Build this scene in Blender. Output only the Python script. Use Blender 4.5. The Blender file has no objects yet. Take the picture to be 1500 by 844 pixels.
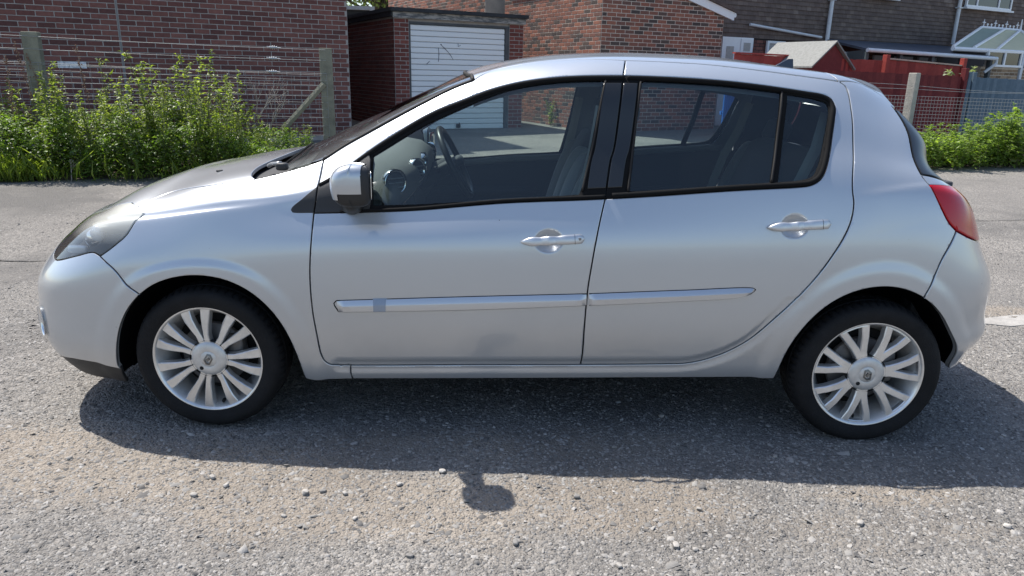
import bpy, bmesh, math, random, json
import numpy as np
from mathutils import Vector, Matrix
from mathutils.geometry import delaunay_2d_cdt

scene = bpy.context.scene
COL = scene.collection
random.seed(7)
RNG = np.random.default_rng(11)

# ---------------------------------------------------------------- camera
CAM_F, CAM_POS = 1063.826, (-0.083565, -3.446887, 1.383386)
CAM_PITCH, CAM_YAW, CAM_ROLL = 0.286887, -0.00733734, 0.02058553
_F = Vector((math.sin(CAM_YAW)*math.cos(CAM_PITCH), math.cos(CAM_YAW)*math.cos(CAM_PITCH), -math.sin(CAM_PITCH)))
_R = Vector((math.cos(CAM_YAW), -math.sin(CAM_YAW), 0)); _U = _R.cross(_F)
_R2 = math.cos(CAM_ROLL)*_R + math.sin(CAM_ROLL)*_U; _U2 = -math.sin(CAM_ROLL)*_R + math.cos(CAM_ROLL)*_U
cam_data = bpy.data.cameras.new('camera'); cam = bpy.data.objects.new('camera', cam_data); COL.objects.link(cam)
M = Matrix((_R2, _U2, -_F)).transposed().to_4x4(); M.translation = CAM_POS
cam.matrix_world = M
cam_data.sensor_width = 36.0; cam_data.lens = CAM_F/1500*36.0
cam_data.clip_start = 0.05; cam_data.clip_end = 2000
scene.camera = cam

# ---------------------------------------------------------------- daylight
SUN_FROM = Vector((-0.4272, 0.3013, 0.8525))      # high sun, behind the car and a little to its front
SUN_EL = math.asin(SUN_FROM.z); SUN_AZ = math.atan2(SUN_FROM.x, SUN_FROM.y)
world = bpy.data.worlds.new('World'); scene.world = world; world.use_nodes = True
wn = world.node_tree.nodes; wl = world.node_tree.links
sky = wn.new('ShaderNodeTexSky'); sky.sky_type = 'NISHITA'; sky.sun_disc = False
sky.sun_elevation = SUN_EL; sky.sun_rotation = SUN_AZ
sky.altitude = 50; sky.air_density = 1.0; sky.dust_density = 1.3; sky.ozone_density = 1.25
bg = wn['Background']; bg.inputs['Strength'].default_value = 0.112
wl.new(sky.outputs[0], bg.inputs['Color'])
sun_data = bpy.data.lights.new('sun', 'SUN'); sun_data.energy = 3.75; sun_data.angle = math.radians(0.53)
sun_data.color = (1.0, 0.965, 0.905)
sun = bpy.data.objects.new('sun', sun_data); COL.objects.link(sun)
sun.rotation_euler = (-SUN_FROM).to_track_quat('-Z', 'Y').to_euler(); sun.location = (-6, 4, 14)
scene.view_settings.view_transform = 'Standard'; scene.view_settings.look = 'None'
scene.view_settings.exposure = 0.92; scene.view_settings.gamma = 1.0
scene.cycles.max_bounces = 10; scene.cycles.transparent_max_bounces = 16
scene.cycles.use_adaptive_sampling = True

# ---------------------------------------------------------------- helpers
def tag(o, label=None, cat=None, group=None, kind=None):
    if label: o['label'] = label
    if cat: o['category'] = cat
    if group: o['group'] = group
    if kind: o['kind'] = kind
    return o
def link(o, parent=None):
    COL.objects.link(o)
    if parent is not None: o.parent = parent
    return o
def empty(name, loc=(0, 0, 0), parent=None):
    o = bpy.data.objects.new(name, None); o.location = loc; o.empty_display_size = .1
    return link(o, parent)
def mesh_np(name, V, F, mats, normals=None, smooth=False, mi=None):
    """V (n,3), F list of index tuples or (m,k) array"""
    me = bpy.data.meshes.new(name)
    V = np.asarray(V, np.float32)
    if isinstance(F, np.ndarray):
        m, k = F.shape
        me.vertices.add(len(V)); me.vertices.foreach_set('co', V.ravel())
        me.loops.add(m*k); me.loops.foreach_set('vertex_index', F.astype(np.int32).ravel())
        me.polygons.add(m); me.polygons.foreach_set('loop_start', np.arange(0, m*k, k, dtype=np.int32))
        me.update(calc_edges=True)
    else:
        me.from_pydata([tuple(map(float, v)) for v in V], [], [tuple(map(int, f)) for f in F])
    for mt in (mats if isinstance(mats, (list, tuple)) else [mats]): me.materials.append(mt)
    if mi is not None: me.polygons.foreach_set('material_index', np.asarray(mi, np.int32))
    if smooth or normals is not None: me.polygons.foreach_set('use_smooth', np.ones(len(me.polygons), bool))
    if normals is not None: me.normals_split_custom_set_from_vertices([tuple(map(float, n)) for n in normals])
    me.update()
    return me
def mesh_obj(name, V, F, mats, parent=None, **kw):
    return link(bpy.data.objects.new(name, mesh_np(name, V, F, mats, **kw)), parent)
def bm_obj(name, bm, mats, parent=None, smooth=None):
    me = bpy.data.meshes.new(name); bmesh.ops.recalc_face_normals(bm, faces=bm.faces[:]); bm.to_mesh(me); bm.free()
    for mt in (mats if isinstance(mats, (list, tuple)) else [mats]): me.materials.append(mt)
    if smooth is not None:
        me.polygons.foreach_set('use_smooth', np.ones(len(me.polygons), bool)); me.set_sharp_from_angle(angle=math.radians(smooth))
    return link(bpy.data.objects.new(name, me), parent)
def box(bm, c, s, rot=None, bevel=0, seg=2):
    r = bmesh.ops.create_cube(bm, size=1.0); vs = r['verts']
    bmesh.ops.scale(bm, vec=s, verts=vs)
    if bevel:
        es = list({e for v in vs for e in v.link_edges})
        rb = bmesh.ops.bevel(bm, geom=es, offset=bevel, segments=seg, affect='EDGES', profile=.6)
        vs = list({v for f in rb['faces'] for v in f.verts} | {v for v in vs if v.is_valid})
    if rot is not None: bmesh.ops.rotate(bm, cent=(0, 0, 0), matrix=rot, verts=vs)
    bmesh.ops.translate(bm, vec=c, verts=vs)
    return vs
def hexa(bm, p, q, z0, z1, w0, w1, z0b=None, z1b=None):
    """box along p->q (xy), between heights, w measured along the outward normal (right of p->q)"""
    d = Vector((q[0]-p[0], q[1]-p[1])).normalized(); n = Vector((d.y, -d.x))
    z0b = z0 if z0b is None else z0b; z1b = z1 if z1b is None else z1b
    vs = [bm.verts.new((a[0]+n.x*w, a[1]+n.y*w, z)) for (a, zz) in ((p, (z0, z1)), (q, (z0b, z1b))) for w in (w0, w1) for z in zz]
    for f in ((0, 1, 3, 2), (4, 6, 7, 5), (0, 2, 6, 4), (1, 5, 7, 3), (0, 4, 5, 1), (2, 3, 7, 6)):
        bm.faces.new([vs[i] for i in f])
def bar(bm, a, b, r, n=8, r2=None):
    a = Vector(a); b = Vector(b); d = (b - a).normalized(); x = d.orthogonal().normalized(); y = d.cross(x)
    r2 = r if r2 is None else r2
    A = [bm.verts.new(a + r*(math.cos(t)*x + math.sin(t)*y)) for t in [2*math.pi*i/n for i in range(n)]]
    B = [bm.verts.new(b + r2*(math.cos(t)*x + math.sin(t)*y)) for t in [2*math.pi*i/n for i in range(n)]]
    for i in range(n): bm.faces.new((A[i], A[(i+1) % n], B[(i+1) % n], B[i]))
    bm.faces.new(A[::-1]); bm.faces.new(B)
def tube_arrays(pts, r, n=8, closed=False, sy=1.0, up=None):
    """sweep; returns V,F"""
    P = np.asarray(pts, float); m = len(P)
    T = np.gradient(P, axis=0) if not closed else np.roll(P, -1, 0) - np.roll(P, 1, 0)
    T /= np.linalg.norm(T, axis=1, keepdims=True) + 1e-12
    V = []; x = None
    for i in range(m):
        t = T[i]
        if x is None:
            u0 = np.array(up if up is not None else (0.3, 0.2, 1.0)); x = u0 - t*(u0@t)
        else: x = x - t*(x@t)
        x /= np.linalg.norm(x); y = np.cross(t, x)
        rr = r[i] if hasattr(r, '__len__') else r
        for k in range(n):
            a = 2*math.pi*k/n; V.append(P[i] + rr*(math.cos(a)*x + sy*math.sin(a)*y))
    F = []
    for i in range(m if closed else m-1):
        for k in range(n):
            a, b = i*n + k, i*n + (k+1) % n; c, d = ((i+1) % m)*n + k, ((i+1) % m)*n + (k+1) % n
            F.append((a, b, d, c))
    if not closed: F.append(tuple(range(n))[::-1]); F.append(tuple((m-1)*n + k for k in range(n)))
    return np.array(V), F
def superq(c, s, e1=.5, e2=.5, rot=None, nu=28, nv=16):
    """rounded-box grid (superquadric); returns V,F"""
    f = lambda v, e: np.sign(v)*np.abs(v)**e
    u = np.linspace(-math.pi, math.pi, nu, endpoint=False); v = np.linspace(-math.pi/2, math.pi/2, nv)
    Uu, Vv = np.meshgrid(u, v)
    X = np.stack([s[0]/2*f(np.cos(Vv), e1)*f(np.cos(Uu), e2), s[1]/2*f(np.cos(Vv), e1)*f(np.sin(Uu), e2), s[2]/2*f(np.sin(Vv), e1)], -1).reshape(-1, 3)
    if rot is not None: X = X @ np.array(rot).T
    X = X + np.array(c)
    F = [(j*nu+i, j*nu+(i+1) % nu, (j+1)*nu+(i+1) % nu, (j+1)*nu+i) for j in range(nv-1) for i in range(nu)]
    return X, F
def lathe(profile, n=96, axis='y', centre=(0, 0, 0), flip=False):
    """profile list of (r, h); revolved round the y axis"""
    pr = np.array(profile, float); a = np.linspace(0, 2*math.pi, n, endpoint=False)
    V = np.stack([pr[:, 0][None]*np.cos(a)[:, None], np.broadcast_to(pr[:, 1][None], (n, len(pr))), pr[:, 0][None]*np.sin(a)[:, None]], -1)
    k = len(pr); F = []
    for i in range(n):
        for j in range(k-1):
            q = (i*k+j, ((i+1) % n)*k+j, ((i+1) % n)*k+j+1, i*k+j+1); F.append(q[::-1] if flip else q)
    return V.reshape(-1, 3) + np.array(centre), F
def merge(parts):
    V = []; F = []; o = 0
    for v, f in parts:
        V.append(np.asarray(v)); F += [tuple(i + o for i in q) for q in f]; o += len(v)
    return np.concatenate(V), F
def rotx(a): return Matrix.Rotation(a, 3, 'X')
def roty(a): return Matrix.Rotation(a, 3, 'Y')
def rotz(a): return Matrix.Rotation(a, 3, 'Z')

# ---------------------------------------------------------------- materials
def nodes_of(name):
    m = bpy.data.materials.new(name); m.use_nodes = True
    n = m.node_tree.nodes; return m, n, m.node_tree.links, n['Principled BSDF']
def pmat(name, col, rough=.6, metal=0., coat=0., spec=.5, bump=0., bscale=40., vary=0., vscale=6., sheen=0., coat_rough=.05):
    m, n, l, b = nodes_of(name)
    b.inputs['Base Color'].default_value = (*col, 1); b.inputs['Roughness'].default_value = rough
    b.inputs['Metallic'].default_value = metal; b.inputs['Coat Weight'].default_value = coat
    b.inputs['Coat Roughness'].default_value = coat_rough
    b.inputs['Specular IOR Level'].default_value = spec; b.inputs['Sheen Weight'].default_value = sheen
    tc = n.new('ShaderNodeTexCoord')
    if vary:
        no = n.new('ShaderNodeTexNoise'); no.inputs['Scale'].default_value = vscale; no.inputs['Detail'].default_value = 8; no.inputs['Roughness'].default_value = .65
        l.new(tc.outputs['Object'], no.inputs['Vector'])
        mx = n.new('ShaderNodeMix'); mx.data_type = 'RGBA'
        mx.inputs[6].default_value = (*[max(0, c*(1-vary)) for c in col], 1); mx.inputs[7].default_value = (*[min(1, c*(1+vary)) for c in col], 1)
        cr = n.new('ShaderNodeMapRange'); cr.inputs[1].default_value = .3; cr.inputs[2].default_value = .7
        l.new(no.outputs[0], cr.inputs[0]); l.new(cr.outputs[0], mx.inputs[0]); l.new(mx.outputs[2], b.inputs['Base Color'])
    if bump:
        nb = n.new('ShaderNodeTexNoise'); nb.inputs['Scale'].default_value = bscale; nb.inputs['Detail'].default_value = 6
        l.new(tc.outputs['Object'], nb.inputs['Vector'])
        bp = n.new('ShaderNodeBump'); bp.inputs['Strength'].default_value = bump; bp.inputs['Distance'].default_value = .01
        l.new(nb.outputs[0], bp.inputs['Height']); l.new(bp.outputs[0], b.inputs['Normal'])
    return m
def random_value(n, l):
    """one random number per separate piece, whether it is an object of its own or an island of a joined mesh"""
    oi = n.new('ShaderNodeObjectInfo'); ge = n.new('ShaderNodeNewGeometry')
    ad = n.new('ShaderNodeMath'); ad.operation = 'ADD'; fr = n.new('ShaderNodeMath'); fr.operation = 'FRACT'
    l.new(oi.outputs['Random'], ad.inputs[0]); l.new(ge.outputs['Random Per Island'], ad.inputs[1]); l.new(ad.outputs[0], fr.inputs[0])
    return fr.outputs[0]
def ramp_mat(name, stops, rough=.85, bump=.3, bscale=60., grain=.18, gscale=30., interp='LINEAR', spec=.3):
    """colour picked per piece from a ramp, with grain on top"""
    m, n, l, b = nodes_of(name)
    rv = random_value(n, l); cr = n.new('ShaderNodeValToRGB'); cr.color_ramp.interpolation = interp
    e = cr.color_ramp.elements
    while len(e) < len(stops): e.new(.5)
    for q, (p, c) in zip(e, stops): q.position = p; q.color = (*c, 1)
    l.new(rv, cr.inputs[0])
    tc = n.new('ShaderNodeTexCoord'); ge = n.new('ShaderNodeNewGeometry')
    no = n.new('ShaderNodeTexNoise'); no.inputs['Scale'].default_value = gscale; no.inputs['Detail'].default_value = 8; no.inputs['Roughness'].default_value = .7
    l.new(ge.outputs['Position'], no.inputs['Vector'])
    mr = n.new('ShaderNodeMapRange'); mr.inputs[1].default_value = .25; mr.inputs[2].default_value = .75
    mr.inputs[3].default_value = 1-grain; mr.inputs[4].default_value = 1+grain
    l.new(no.outputs[0], mr.inputs[0])
    mx = n.new('ShaderNodeVectorMath'); mx.operation = 'MULTIPLY'
    cmb = n.new('ShaderNodeCombineXYZ')
    for i in range(3): l.new(mr.outputs[0], cmb.inputs[i])
    l.new(cr.outputs[0], mx.inputs[0]); l.new(cmb.outputs[0], mx.inputs[1]); l.new(mx.outputs[0], b.inputs['Base Color'])
    b.inputs['Roughness'].default_value = rough; b.inputs['Specular IOR Level'].default_value = spec
    if bump:
        nb = n.new('ShaderNodeTexNoise'); nb.inputs['Scale'].default_value = bscale; nb.inputs['Detail'].default_value = 5
        l.new(ge.outputs['Position'], nb.inputs['Vector'])
        bp = n.new('ShaderNodeBump'); bp.inputs['Strength'].default_value = bump; bp.inputs['Distance'].default_value = .004
        l.new(nb.outputs[0], bp.inputs['Height']); l.new(bp.outputs[0], b.inputs['Normal'])
    return m
def glass_mat(name, tint, rough=.0, ior=1.5, haze=0., haze_col=(.8, .8, .8)):
    m = bpy.data.materials.new(name); m.use_nodes = True; n = m.node_tree.nodes; l = m.node_tree.links
    n.remove(n['Principled BSDF']); out = n['Material Output']
    tr = n.new('ShaderNodeBsdfTransparent'); tr.inputs[0].default_value = (*tint, 1)
    gl = n.new('ShaderNodeBsdfGlossy'); gl.inputs['Roughness'].default_value = rough
    fr = n.new('ShaderNodeFresnel'); fr.inputs[0].default_value = ior
    mu = n.new('ShaderNodeMath'); mu.operation = 'MULTIPLY'; mu.inputs[1].default_value = 1.5; mu.use_clamp = True
    l.new(fr.outputs[0], mu.inputs[0])
    base = tr.outputs[0]
    if haze:
        df = n.new('ShaderNodeBsdfDiffuse'); df.inputs[0].default_value = (*haze_col, 1)
        hx = n.new('ShaderNodeMixShader'); hx.inputs[0].default_value = haze
        l.new(tr.outputs[0], hx.inputs[1]); l.new(df.outputs[0], hx.inputs[2]); base = hx.outputs[0]
    mx = n.new('ShaderNodeMixShader'); l.new(mu.outputs[0], mx.inputs[0]); l.new(base, mx.inputs[1]); l.new(gl.outputs[0], mx.inputs[2])
    l.new(mx.outputs[0], out.inputs['Surface'])
    return m
def leaf_mat(name, dark, light, trans=.45):
    m = bpy.data.materials.new(name); m.use_nodes = True; n = m.node_tree.nodes; l = m.node_tree.links
    b = n['Principled BSDF']; out = n['Material Output']
    rv = random_value(n, l); cr = n.new('ShaderNodeValToRGB'); cr.color_ramp.elements[0].color = (*dark, 1); cr.color_ramp.elements[1].color = (*light, 1)
    l.new(rv, cr.inputs[0]); l.new(cr.outputs[0], b.inputs['Base Color']); b.inputs['Roughness'].default_value = .42
    b.inputs['Specular IOR Level'].default_value = .45
    tl = n.new('ShaderNodeBsdfTranslucent')
    mu = n.new('ShaderNodeVectorMath'); mu.operation = 'MULTIPLY'; mu.inputs[1].default_value = (1.35, 1.5, .55)
    l.new(cr.outputs[0], mu.inputs[0]); l.new(mu.outputs[0], tl.inputs[0])
    mx = n.new('ShaderNodeMixShader'); mx.inputs[0].default_value = trans
    l.new(b.outputs[0], mx.inputs[1]); l.new(tl.outputs[0], mx.inputs[2]); l.new(mx.outputs[0], out.inputs['Surface'])
    return m
def value_noise(x, y, seed=0):
    x = np.asarray(x, float); y = np.asarray(y, float)
    xi = np.floor(x).astype(np.int64); yi = np.floor(y).astype(np.int64); fx = x-xi; fy = y-yi
    fx = fx*fx*(3-2*fx); fy = fy*fy*(3-2*fy)
    def h(a, b):
        n = (a*374761393 + b*668265263 + seed*1442695041) & 0x7fffffff
        n = ((n ^ (n >> 13))*1274126177) & 0x7fffffff
        return ((n ^ (n >> 16)) & 0xffff)/65535.0
    return (h(xi, yi)*(1-fx) + h(xi+1, yi)*fx)*(1-fy) + (h(xi, yi+1)*(1-fx) + h(xi+1, yi+1)*fx)*fy

# ================================================================ THE SETTING
A29 = math.radians(29); E1 = np.array([math.cos(A29), math.sin(A29)]); E2 = np.array([-E1[1], E1[0]]); N1 = np.array([E1[1], -E1[0]])
def terrain(x, y):
    y = np.asarray(y, float)
    return np.clip(0.03*(y - 1.5), 0, .33)
def px_of(P):
    d = np.asarray(P, float) - np.array(CAM_POS); z = d @ np.array(_F)
    return 750 + CAM_F*(d @ np.array(_R2))/z, 422 - CAM_F*(d @ np.array(_U2))/z

# ---- ground: one sheet to the horizon, fine near the car
def axis_steps(lo, hi, fine_lo, fine_hi, step, grow=1.22):
    a = list(np.arange(fine_lo, fine_hi + 1e-6, step)); s = step
    while a[-1] < hi: s *= grow; a.append(a[-1] + s)
    s = step
    while a[0] > lo: s *= grow; a.insert(0, a[0] - s)
    return np.array(a)
gx = axis_steps(-260, 260, -3.6, 3.4, .026); gy = axis_steps(-160, 420, -3.0, 2.2, .026)
GX, GY = np.meshgrid(gx, gy)
def ground_relief(X, Y):
    amp = np.clip(1 - (np.abs(X) - 6)/8, 0, 1)*np.clip(1 - (np.abs(Y) - 5)/8, 0, 1)
    r = (value_noise(X*1.3, Y*1.3, 3) - .5)*.018 + (value_noise(X*4.1, Y*4.1, 5) - .5)*.010
    fine = (value_noise(X*23, Y*23, 7) - .5)*.006 + (value_noise(X*47, Y*47, 9) - .5)*.004
    return amp*(r + fine)
def dust_amount(X, Y):
    d = np.zeros_like(X)
    for cx, cy, rx, ry, w in ((-1.25, -1.15, .75, .22, 1.), (-.55, -1.33, .75, .22, 1.), (.15, -1.28, .6, .2, .9), (1.25, -1.20, .3, .07, .9), (-.3, -.9, .9, .2, .5),
                              (-1.9, -1.0, .5, .25, .8), (1.1, -1.75, .5, .12, .4), (.9, -1.4, .8, .2, .35), (1.9, .3, .3, .12, .8), (.1, -2.1, .5, .14, .35), (3.0, .95, .8, .12, .9)):
        d = np.maximum(d, w*np.exp(-(((X-cx)/rx)**2 + ((Y-cy)/ry)**2)))
    n = value_noise(X*2.2, Y*3.1, 21)*.5 + value_noise(X*6.5, Y*8.5, 22)*.3 + value_noise(X*19, Y*23, 23)*.2
    return np.clip((d*1.25 + n*.75 - .62)*1.9, 0, 1)
GZ = terrain(GX, GY) + ground_relief(GX, GY) - .004
nX, nY = len(gx), len(gy)
idx = np.arange(nX*nY).reshape(nY, nX)
GF = np.stack([idx[:-1, :-1], idx[:-1, 1:], idx[1:, 1:], idx[1:, :-1]], -1).reshape(-1, 4)

def gravel_ground_mat():
    m, n, l, b = nodes_of('tarmac_and_gravel')
    ge = n.new('ShaderNodeNewGeometry'); at = n.new('ShaderNodeAttribute'); at.attribute_name = 'dust'
    def vor(scale, feat='F1'):
        v = n.new('ShaderNodeTexVoronoi'); v.feature = feat; v.inputs['Scale'].default_value = scale; l.new(ge.outputs['Position'], v.inputs['Vector']); return v
    v1 = vor(135); v2 = vor(58); v3 = vor(280)
    def grey(v, lo, hi):
        r = n.new('ShaderNodeValToRGB'); r.color_ramp.elements[0].color = (*lo, 1); r.color_ramp.elements[1].color = (*hi, 1)
        r.color_ramp.elements[0].position = .12; r.color_ramp.elements[1].position = .95
        s = n.new('ShaderNodeSeparateColor'); l.new(v.outputs['Color'], s.inputs[0]); l.new(s.outputs[0], r.inputs[0]); return r.outputs[0]
    c1 = grey(v1, (.075, .073, .074), (.44, .42, .40)); c2 = grey(v2, (.10, .098, .098), (.38, .36, .345)); c3 = grey(v3, (.10, .10, .10), (.34, .325, .315))
    def mix(a, c, f, mode='MIX'):
        x = n.new('ShaderNodeMix'); x.data_type = 'RGBA'; x.blend_type = mode
        if isinstance(f, float): x.inputs[0].default_value = f
        else: l.new(f, x.inputs[0])
        l.new(a, x.inputs[6])
        if isinstance(c, tuple): x.inputs[7].default_value = (*c, 1)
        else: l.new(c, x.inputs[7])
        return x.outputs[2]
    def noise(s, d=6, lo=.3, hi=.7):
        q = n.new('ShaderNodeTexNoise'); q.inputs['Scale'].default_value = s; q.inputs['Detail'].default_value = d; q.inputs['Roughness'].default_value = .65
        l.new(ge.outputs['Position'], q.inputs['Vector']); r = n.new('ShaderNodeMapRange'); r.inputs[1].default_value = lo; r.inputs[2].default_value = hi; l.new(q.outputs[0], r.inputs[0]); return r.outputs[0]
    c = mix(c1, c2, noise(9.)); c = mix(c, c3, .35)
    c = mix(c, (.185, .178, .174), noise(1.3, 5, .35, .75))          # worn, tighter tarmac
    c = mix(c, (.145, .141, .140), noise(.45, 7, .5, .62))
    dcol = mix(mix(c, (.36, .305, .25), .72), (.27, .23, .19), noise(30., 6))
    ms = n.new('ShaderNodeMath'); ms.operation = 'MULTIPLY'; l.new(at.outputs['Fac'], ms.inputs[0]); ms.inputs[1].default_value = .55
    c = mix(c, dcol, ms.outputs[0])
    c = mix(c, (1.0, .965, .905), 1.0, 'MULTIPLY')
    l.new(c, b.inputs['Base Color']); b.inputs['Roughness'].default_value = .92; b.inputs['Specular IOR Level'].default_value = .25
    b1 = n.new('ShaderNodeBump'); b1.inputs['Strength'].default_value = .9; b1.inputs['Distance'].default_value = .006; b1.invert = True
    l.new(v1.outputs['Distance'], b1.inputs['Height'])
    b2 = n.new('ShaderNodeBump'); b2.inputs['Strength'].default_value = .6; b2.inputs['Distance'].default_value = .010; b2.invert = True
    l.new(v2.outputs['Distance'], b2.inputs['Height']); l.new(b1.outputs[0], b2.inputs['Normal']); l.new(b2.outputs[0], b.inputs['Normal'])
    return m
MAT_GROUND = gravel_ground_mat()
ground = mesh_obj('ground', np.stack([GX, GY, GZ], -1).reshape(-1, 3), GF, MAT_GROUND, smooth=True)
tag(ground, 'worn grey tarmac yard strewn with gravel and sandy dust', 'ground', kind='structure')
at = ground.data.attributes.new('dust', 'FLOAT', 'POINT'); at.data.foreach_set('value', dust_amount(GX, GY).astype(np.float32).ravel())

# ---- gravel: loose chips as real stones, one object
def chips(n, sampler, size, flat=.55, lift=.25):
    P = sampler(n); n = len(P); base = np.array([[-1, -1, 0], [1, -1, 0], [1, 1, 0], [-1, 1, 0], [-.62, -.62, 1], [.62, -.62, 1], [.62, .62, 1], [-.62, .62, 1]], float)
    V = np.broadcast_to(base, (n, 8, 3)).copy(); V += RNG.normal(0, .22, V.shape)*np.array([1, 1, .6])
    s = size[0]*np.exp(RNG.normal(0, size[1], n)); asp = RNG.uniform(.6, 1.0, n)
    V[..., 0] *= s[:, None]; V[..., 1] *= (s*asp)[:, None]; V[..., 2] *= (s*flat*RNG.uniform(.6, 1.3, n))[:, None]
    tl = RNG.normal(0, .22, (n, 2)); V[..., 2] += V[..., 0]*tl[:, :1] + V[..., 1]*tl[:, 1:]
    a = RNG.uniform(0, 2*np.pi, n)[:, None]; x = V[..., 0]*np.cos(a) - V[..., 1]*np.sin(a); y = V[..., 0]*np.sin(a) + V[..., 1]*np.cos(a)
    V[..., 0] = x + P[:, :1]; V[..., 1] = y + P[:, 1:2]
    z = terrain(P[:, 0], P[:, 1]) + ground_relief(P[:, 0], P[:, 1]) - .004
    V[..., 2] += (z - s*lift)[:, None]
    f = np.array([[0, 1, 5, 4], [1, 2, 6, 5], [2, 3, 7, 6], [3, 0, 4, 7], [4, 5, 6, 7]])
    F = (f[None] + 8*np.arange(n)[:, None, None]).reshape(-1, 4)
    return V.reshape(-1, 3), F
def front_sampler(n):
    k = int(n*4.5); x = RNG.uniform(-3.4, 3.4, k); y = -2.75 + 4.0*RNG.uniform(0, 1, k)**1.25
    lim = np.abs(x) < (y + 3.45)*.92 + .30
    w = (1 - .62*dust_amount(x, y))*(.55 + .6*value_noise(x*1.7, y*1.7, 31))*np.clip(1.15 - .25*(y + 1.6), .3, 1)
    ok = lim & (RNG.uniform(0, 1, k) < w); return np.stack([x, y], 1)[ok][:n]
def back_sampler(n):
    x = np.concatenate([RNG.uniform(-4.6, -1.2, n//2), RNG.uniform(1.6, 4.8, n//2)]); y = RNG.uniform(.2, 5.0, len(x)); return np.stack([x, y], 1)
MAT_CHIP = ramp_mat('gravel_chip', [(0, (.095, .090, .086)), (.35, (.185, .176, .166)), (.7, (.27, .255, .236)), (.95, (.325, .306, .284)), (1, (.39, .37, .345))], rough=.9, bump=.4, bscale=300, grain=.12, gscale=200)
v, f = chips(124000, front_sampler, (.0034, .34)); g = mesh_obj('gravel', v, f, MAT_CHIP); tag(g, 'grey gravel chips scattered over the tarmac in front of the car', 'gravel', kind='stuff')
def flat_sampler(n):
    k = int(n*3.2); x = RNG.uniform(-3.0, 3.0, k); y = -2.7 + 3.3*RNG.uniform(0, 1, k)**1.1; ok = (np.abs(x) < (y + 3.45)*.92 + .30) & (RNG.uniform(0, 1, k) < .35 + .65*value_noise(x*3.1, y*3.1, 61)); return np.stack([x, y], 1)[ok][:n]
v, f = chips(36000, flat_sampler, (.0050, .38), flat=.32, lift=.12); g = mesh_obj('gravel', v, f, MAT_CHIP); tag(g, 'flat grey stone chips lying on the sandy tarmac round the car', 'gravel', kind='stuff')
v, f = chips(12000, back_sampler, (.0042, .35)); g = mesh_obj('gravel', v, f, MAT_CHIP); tag(g, 'sparse grey gravel on the tarmac between car and weeds', 'gravel', kind='stuff')

# ---- loose stones one can pick out
def stone_mesh(seed, s):
    r = np.random.default_rng(seed); bm = bmesh.new(); bmesh.ops.create_icosphere(bm, subdivisions=2, radius=1)
    for vv in bm.verts:
        c = np.array(vv.co); k = 1 + .28*(value_noise(c[0]*1.7 + seed, c[1]*1.7 + c[2]*2.3, seed) - .5) ; c = np.sign(c)*np.abs(c)**.72
        vv.co = Vector((c[0]*k*s, c[1]*k*s*r.uniform(.66, .72), c[2]*k*s*.5))
    me = bpy.data.meshes.new('stone'); bm.to_mesh(me); bm.free(); me.materials.append(MAT_STONE)
    me.polygons.foreach_set('use_smooth', np.ones(len(me.polygons), bool)); me.set_sharp_from_angle(angle=math.radians(32)); return me
MAT_STONE = ramp_mat('loose_stone', [(0, (.18, .17, .16)), (.5, (.30, .28, .255)), (1, (.44, .41, .375))], rough=.88, bump=.5, bscale=90, grain=.2, gscale=60)
STONES = [(648, 690, .016, 'grey stone at the root of the mirror shadow'), (690, 703, .013, 0), (683, 733, .012, 0), (447, 720, .019, 'flat grey stone on the sandy patch before the front wheel'),
          (473, 718, .014, 0), (505, 722, .013, 0), (585, 707, .013, 0), (311, 698, .015, 0), (331, 711, .013, 0), (284, 725, .016, 0), (102, 671, .013, 'dark stone on the gravel below the front bumper'),
          (600, 812, .014, 'small pale stone at the very front of the gravel'), (990, 800, .018, 'round grey stone standing alone on the gravel before the rear door'), (845, 727, .014, 0), (755, 794, .015, 'dark flat stone on the gravel before the front door'), (1019, 804, .012, 0),
          (907, 827, .013, 0), (969, 612, .015, 'pale stone lying in the shadow under the doors'), (1475, 775, .016, 'grey stone on the gravel before the rear bumper'), (1260, 767, .017, 'broad pale stone half sunk in the gravel before the rear wheel'), (1024, 747, .011, 0), (520, 757, .011, 0), (415, 752, .012, 0), (248, 660, .012, 0),
          (1114, 612, .011, 0), (1135, 671, .012, 0), (900, 655, .012, 0), (1470, 640, .012, 0)]
sm = [stone_mesh(i, 1.0) for i in range(5)]
for i, (px, py, s, lab) in enumerate(STONES):
    d = _F + ((px - 750)/CAM_F)*_R2 + ((422 - py)/CAM_F)*_U2; t = -CAM_POS[2]/d.z; p = Vector(CAM_POS) + t*d
    o = link(bpy.data.objects.new('stone', sm[i % 5])); o.scale = (s*.85, s*.85, s*.85); o.rotation_euler = (0, 0, i*1.7)
    o.location = (p.x, p.y, float(ground_relief(np.array([p.x]), np.array([p.y]))[0]) + s*.12)
    tag(o, lab or 'small grey loose stone among the gravel chips of the yard', 'stone', 'loose stones on the yard')

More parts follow.
